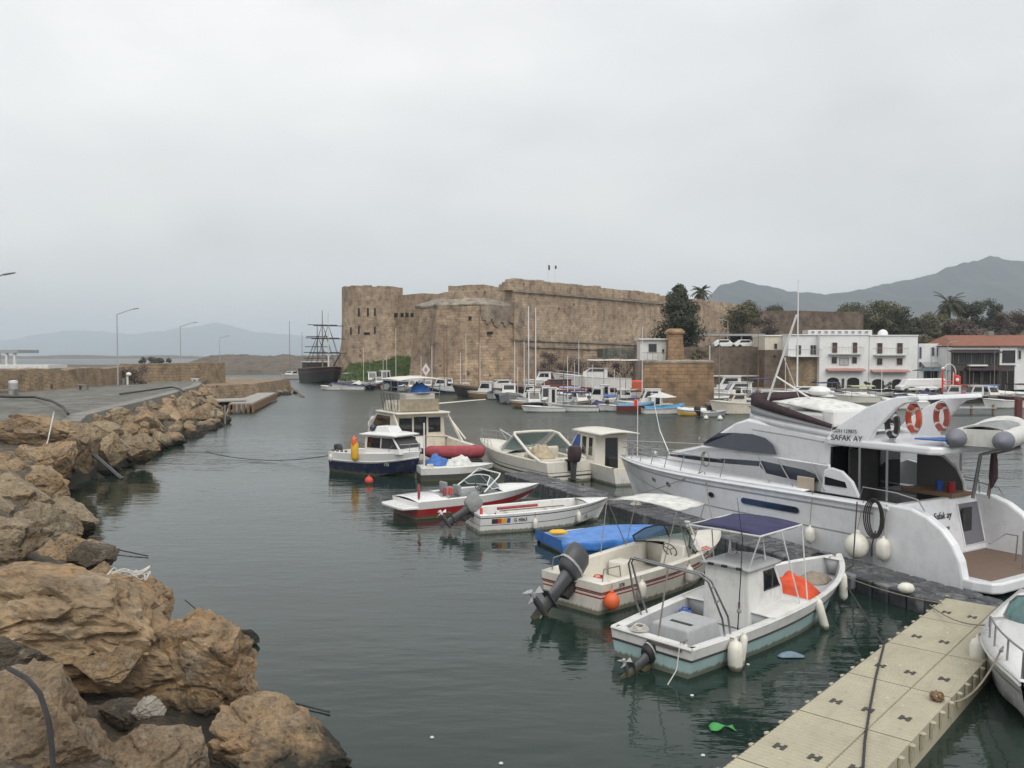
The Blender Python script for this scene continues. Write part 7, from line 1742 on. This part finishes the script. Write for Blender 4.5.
tag(MB().box((0, 0, .6), (2.2, 1.0, 1.2)).build('storage_chest', CREAM, loc=(D(441, 370, 140).x, 143, .75), bev=.05), 'pale chest on the quay behind the flybridge canopy', 'chest')
for k, (px, lab) in enumerate(((548, 'left one of two dark flags on the castle wall top'), (555, 'right one of two dark flags on the castle wall top'))):
    x_ = D(px, 280, 160).x; f_ = thing('flag', lab, 'flag', (x_, 160 + k, 17.4)); MB().tube([(0, 0, 0), (0, 0, 5.6)], .06, 6).build('pole', WHITE2, f_); MB().grid(lambda u, v: (.35 * u, .1 * sin(u * 4), 5.5 - (.9 - .3 * k) * v - .1 * u), 5, 5).build('cloth', C_MAROON if k else DROPE, f_, smooth=True, solid=.03)

# ================================================================ BREAKWATER FURNITURE
street_lamp('tallest lamp post on the breakwater road, its arm pointing right', (D(118, 385, 94).x, 94, 2.5), 8.0, (1.9, -.3, .55))
street_lamp('second lamp post along the breakwater, before the squared wall', (D(181, 380, 122).x, 122, 2.1), 8.0, (1.9, -.3, .5))
street_lamp('third farther lamp post beyond the squared wall', (D(220, 372, 215).x, 215, 2.0), 8.3, (2.0, -.3, .5))
street_lamp('lamp post outside the frame whose arm reaches in at the left edge', (-31.1, 49, 2.5), 7.4, (2.0, -.2, .7))
bn = thing('bin_post', 'grey bollard bin with white cap beside the breakwater wall', 'bollard', (D(20, 390, 75).x, 74, 2.55)); MB().lathe([(.38, 0), (.36, 1.0), (.3, 1.05)], n=12).build('drum', GREYP, bn, smooth=True); MB().lathe([(.37, 1.0), (.37, 1.2), (.1, 1.25)], n=12).build('cap', WHITE, bn)
for k, (px, lab) in enumerate(((6, 'low concrete bench at the left frame edge by the wall'), (83, 'small pale concrete stool frame against the breakwater wall'))):
    q = D(px, 390, 72 if k == 0 else 84); t = thing('concrete_bench', lab, 'bench', (q.x, q.y, 2.55)); w_ = 1.8 if k == 0 else .95
    MB().box((0, 0, .5), (w_, .6, .12)).build('seat', M_CONC, t)
    for s_ in (-1, 1): MB().box((s_ * (w_ / 2 - .12), 0, .22), (.16, .55, .44)).build('leg', M_CONC, t)
q = D(133, 380, 100); t = thing('signal_post', 'white topped squat post beside the dark bush in the wall gap', 'post', (q.x - .2, 99, 2.5)); MB().tube([(0, 0, 0), (0, 0, 1.1)], .12, 8).build('post', WHITE2, t); MB().ell((.15, 0, 1.25), (.32, .3, .25), 10).build('cap', WHITE, t, smooth=True); MB().box((-.4, 0, .4), (.25, .3, .8)).build('box', M_CONC, t)
q = D(195, 378, 112); t = thing('concrete_bench', 'small white block table near the end of the breakwater road', 'bench', (q.x, 112, 2.3)); MB().box((0, 0, .55), (.95, .5, .12)).build('seat', WHITE2, t); MB().box((-.3, 0, .25), (.14, .4, .5)).build('leg', WHITE2, t); MB().box((.3, 0, .25), (.14, .4, .5)).build('leg', WHITE2, t)
# black pipe along the road edge and down the rocks
def gz(px, py, z): return G(px, py, z)
rope('thick black hose lying along the road edge and curving down to the rocks', [gz(-20, 396, 2.75), gz(10, 397, 2.75), gz(35, 397, 2.8), gz(52, 401, 2.95), gz(63, 407, 3.0), gz(68, 414, 2.9)], .09, BLACK, 'hose', 'hose')
rope('thin black pipe on the road edge farther along', [gz(120, 394, 2.7), gz(150, 390, 2.7), gz(172, 387, 2.75), gz(180, 389, 2.8), gz(184, 392, 2.6)], .08, BLACK, 'hose', 'hose')
rope('dark pipe slanting from the rocks down into the cove water', [D(58, 424, 38.5), D(85, 447, 38), D(122, 479, 37)], .085, CHAR, 'drain_pipe', 'pipe')
rope('thin pale stick leaning on the rocks beside the dark pipe', [D(54, 412, 35.5), D(48, 440, 34.8), D(40, 463, 34)], .03, WROPE, 'stick', 'stick')
rope('black hose lying over the ochre boulder in the bottom corner', [D(8, 668, 9.6), D(26, 678, 9.3), D(40, 694, 9.15), D(49, 722, 9.05), D(52, 750, 8.95), D(54, 790, 8.8)], .03, BLACK, 'hose', 'hose')
mb = MB(); rd = random.Random(3)
for k in range(9):
    c0 = D(125 + rd.uniform(-14, 16), 578 + rd.uniform(-5, 5), 16.1); mb.tube([c0 + V((.24 * cos(a) * (1 + .3 * sin(2 * a + k)), .2 * sin(a + k), .05 * sin(3 * a + k) + .05)) for a in [2 * pi * j / 24 for j in range(24)]], .014, 5, closed=True)
tag(mb.build('net_heap', WROPE), 'pale heap of net rope on the boulder by the water', 'net')
# long slack lines from the rocks to the boats
rope('long thin line from the left rocks to the navy cabin boat', sag(G(206, 452, .3), W(nb, (.1, .6, .9)), .5, 16), .022, DROPE)
rope('thin dark line trailing from the rocks into the water', [G(38, 520, .6), G(80, 540, .25), G(110, 548, .1), G(148, 556, .03)], .02, DROPE)
rope('dark line lying in the water off the net boulder', [G(185, 600, .3), G(215, 625, .05), G(232, 640, .03)], .015, DROPE)
rope('dark line trailing off the flat orange boulder', [G(262, 692, .3), G(290, 702, .04), G(330, 712, .03)], .015, DROPE)
# broken gangway and timber jetty by the shore
gw = thing('gangway', 'pale metal gangway sloping from the rocks to the water', 'gangway', (0, 0, 0))
a_, b2 = D(168, 410, 86), D(217, 421, 77)
MB().rings([[a_ + V((x, y, z)) for x, y, z in ((0, -.5, 0), (0, .5, 0), (0, .5, .15), (0, -.5, .15))], [b2 + V((x, y, z)) for x, y, z in ((0, -.5, 0), (0, .5, 0), (0, .5, .15), (0, -.5, .15))]], True, True).build('deck', GREYP, gw)
for k, (px, py, h_) in enumerate(((216, 431, 1.4), (225, 431, 1.7), (222, 426, 1.2))): p = G(px, py, -.5); MB().tube([p, p + V((0, 0, h_ + .5))], .11, 6).build('post', DSTEEL, gw)
MB().tube([D(214, 418, 76), D(226, 417, 76), D(228, 409, 77)], .07, 6).build('end_rail', DSTEEL, gw)
jt2 = thing('timber_jetty', 'weathered plank jetty on many posts along the breakwater tip', 'jetty', (0, 0, 0))
PL = paint('grey_planks', (.33, .31, .28), .8, grime=.5)
A1, B1 = G(229, 404.5, .9), G(258, 393.8, .9); A2, B2 = G(253, 404, .9), G(276, 393.5, .9)
MB().ext([A1, A2, B2, B1], (0, 0, .14)).build('deck', PL, jt2)
C1, C2, E1, E2 = G(207, 400.5, 1.1), G(246, 399, 1.1), G(246, 401, 1.1), G(211, 402.5, 1.1)
MB().ext([C1, C2, E1, E2], (0, 0, .14)).build('side_deck', PL, jt2)
for k in range(14):
    p = A2.lerp(B2, k / 13) if k < 9 else A1.lerp(A2, (k - 9) / 5); MB().box((p.x, p.y + .05, .1), (.24, .24, 1.6)).build('post', WOODB, jt2)
MB().ext([A2 + V((0, .6, -.75)), B2 + V((0, .6, -.75)), B2 + V((0, .6, 0)), A2 + V((0, .6, 0))], (-.2, 0, 0)).build('side_boards', WOODB, jt2)
rope('slanting dark pole off the breakwater tip', [D(289, 386, 139), D(304, 397, 120)], .12, WOODB, 'mooring_pole', 'pole')
# pavilion beyond the wall
pv_ = thing('pavilion', 'grey flat roofed seaside pavilion on white columns at the far left', 'pavilion', (-78, 135, 0))
MB().box((-8, 0, 6.55), (18.5, 6, .5)).build('roof', GREYP, pv_); MB().box((-8, 0, 4.2), (18, 5, .4)).build('deck', GREYP, pv_); MB().box((-8, 1.5, 2.0), (17, 2.5, 4)).build('base', M_CONC, pv_)
for k in range(14): MB().box((.6 - 1.25 * k, -2.6, 5.3), (.35, .35, 2.2)).build('column', WHITE2, pv_)
tag(MB().box((0, 0, 0), (16, 5, .5)).build('slipway', WHITE2, loc=(-71, 118, 4.4)), 'flat white concrete landing slab seen over the breakwater wall', 'slab')
struct(MB().prism([(-140, 100), (-62, 108), (-60, 130), (-62, 160), (-140, 190)], -1, 4.1).build('shore_terrace', M_SPIT))

# ================================================================ MOORING LINES
def wl_(o, x, y, z): return W(o, (x, y, z))
rope('mooring line from the aqua boat bow to the dark dock', sag(wl_(aq, 7.5, 0, .9), wl_(dk, 4.2, -.1, .5), .08), .014, ROPE)
rope('mooring line running along the dark dock edge to the walkway', sag(wl_(dk, 4.4, .05, .5), wl_(wk, 13.8, -.1, .5), .15), .016, ROPE)
rope('slack mooring line from the walkway knot to the right edge boat', sag(wl_(wk, 8.1, -1.55, .5), wl_(re, 5.6, -.45, 1.15), .35), .016, ROPE)
rope('thin tangled line across the far end of the walkway', sag(wl_(wk, 13.6, .1, .47), wl_(re, 4.2, -.95, 1.1), .12), .014, ROPE)
rope('long dark cable lying across the walkway from the yacht', [wl_(yt, 3.0, 2.2, 1.9), wl_(dk, 3.6, -.6, .48), wl_(dk, 3.3, .2, .42), G(884, 645, .46), G(876, 676, .475), G(870, 708, .475), G(865, 740, .475), G(861, 800, .475)], .02, BLACK, 'power_cable', 'cable')
rope('mooring line from the yacht midships down to the dock', sag(wl_(yt, 9.3, 1.9, 2.0), wl_(dk, 15, -.3, .45), .1), .016, ROPE)
rope('second mooring line from the yacht rail leading aft', sag(wl_(yt, 9.2, 1.9, 2.0), wl_(dk, 9, -.4, .45), .1), .016, ROPE)
rope('mooring line from the white open boat bow to the dock', sag(wl_(wb, 5.0, 0, .8), wl_(dk, 14.5, -.1, .5), .1), .014, ROPE)
rope('mooring line from the cream motorboat bow to the dock', sag(wl_(cb, 6.2, 0, 1.0), wl_(dk, 8.5, -.1, .5), .08), .014, ROPE)
rope('pale mooring line from the yacht bow down to the water on the far side', sag(wl_(yt, 15.3, -.3, 1.8), G(700, 437, .05), 1.0), .02, WROPE)
rope('thin line hanging from the aqua boat transom into the water', [wl_(aq, -.05, -.7, .55), wl_(aq, -.2, -.75, .2), wl_(aq, -.5, -.75, -.02)], .01, WROPE)
plb = MB().grid(lambda u, v: (.42 * (u - .5) * (1 + .3 * sin(v * 5)), .3 * (v - .5), .02 + .07 * sin(pi * u) * sin(pi * v)), 8, 8).build('plastic_bag', cloth('pale_blue_bag', (.20, .28, .36)), smooth=True, solid=.005); plb.location = G(790, 656, .0); tag(plb, 'pale blue plastic bag floating beside the aqua boat', 'bag')
gnb = MB().grid(lambda u, v: (.4 * (u - .5), .16 * (v - .5) * (1 + sin(u * 7)), .015 + .04 * sin(pi * u)), 8, 6).build('plastic_scrap', cloth('green_plastic', (.05, .34, .07), .5), smooth=True, solid=.005); gnb.location = G(722, 729, 0); tag(gnb, 'green plastic scrap floating near the walkway', 'litter')
for k, (px, py) in enumerate(((748, 665), (692, 696), (432, 738), (501, 764), (703, 756))):
    o_ = MB().ell((0, 0, .01), (.035, .03, .02), 8).build('floating_scrap', C_WHITE); o_.location = G(px, py, 0); tag(o_, 'tiny white scrap floating on the harbour water', 'litter', 'scraps floating on the water')
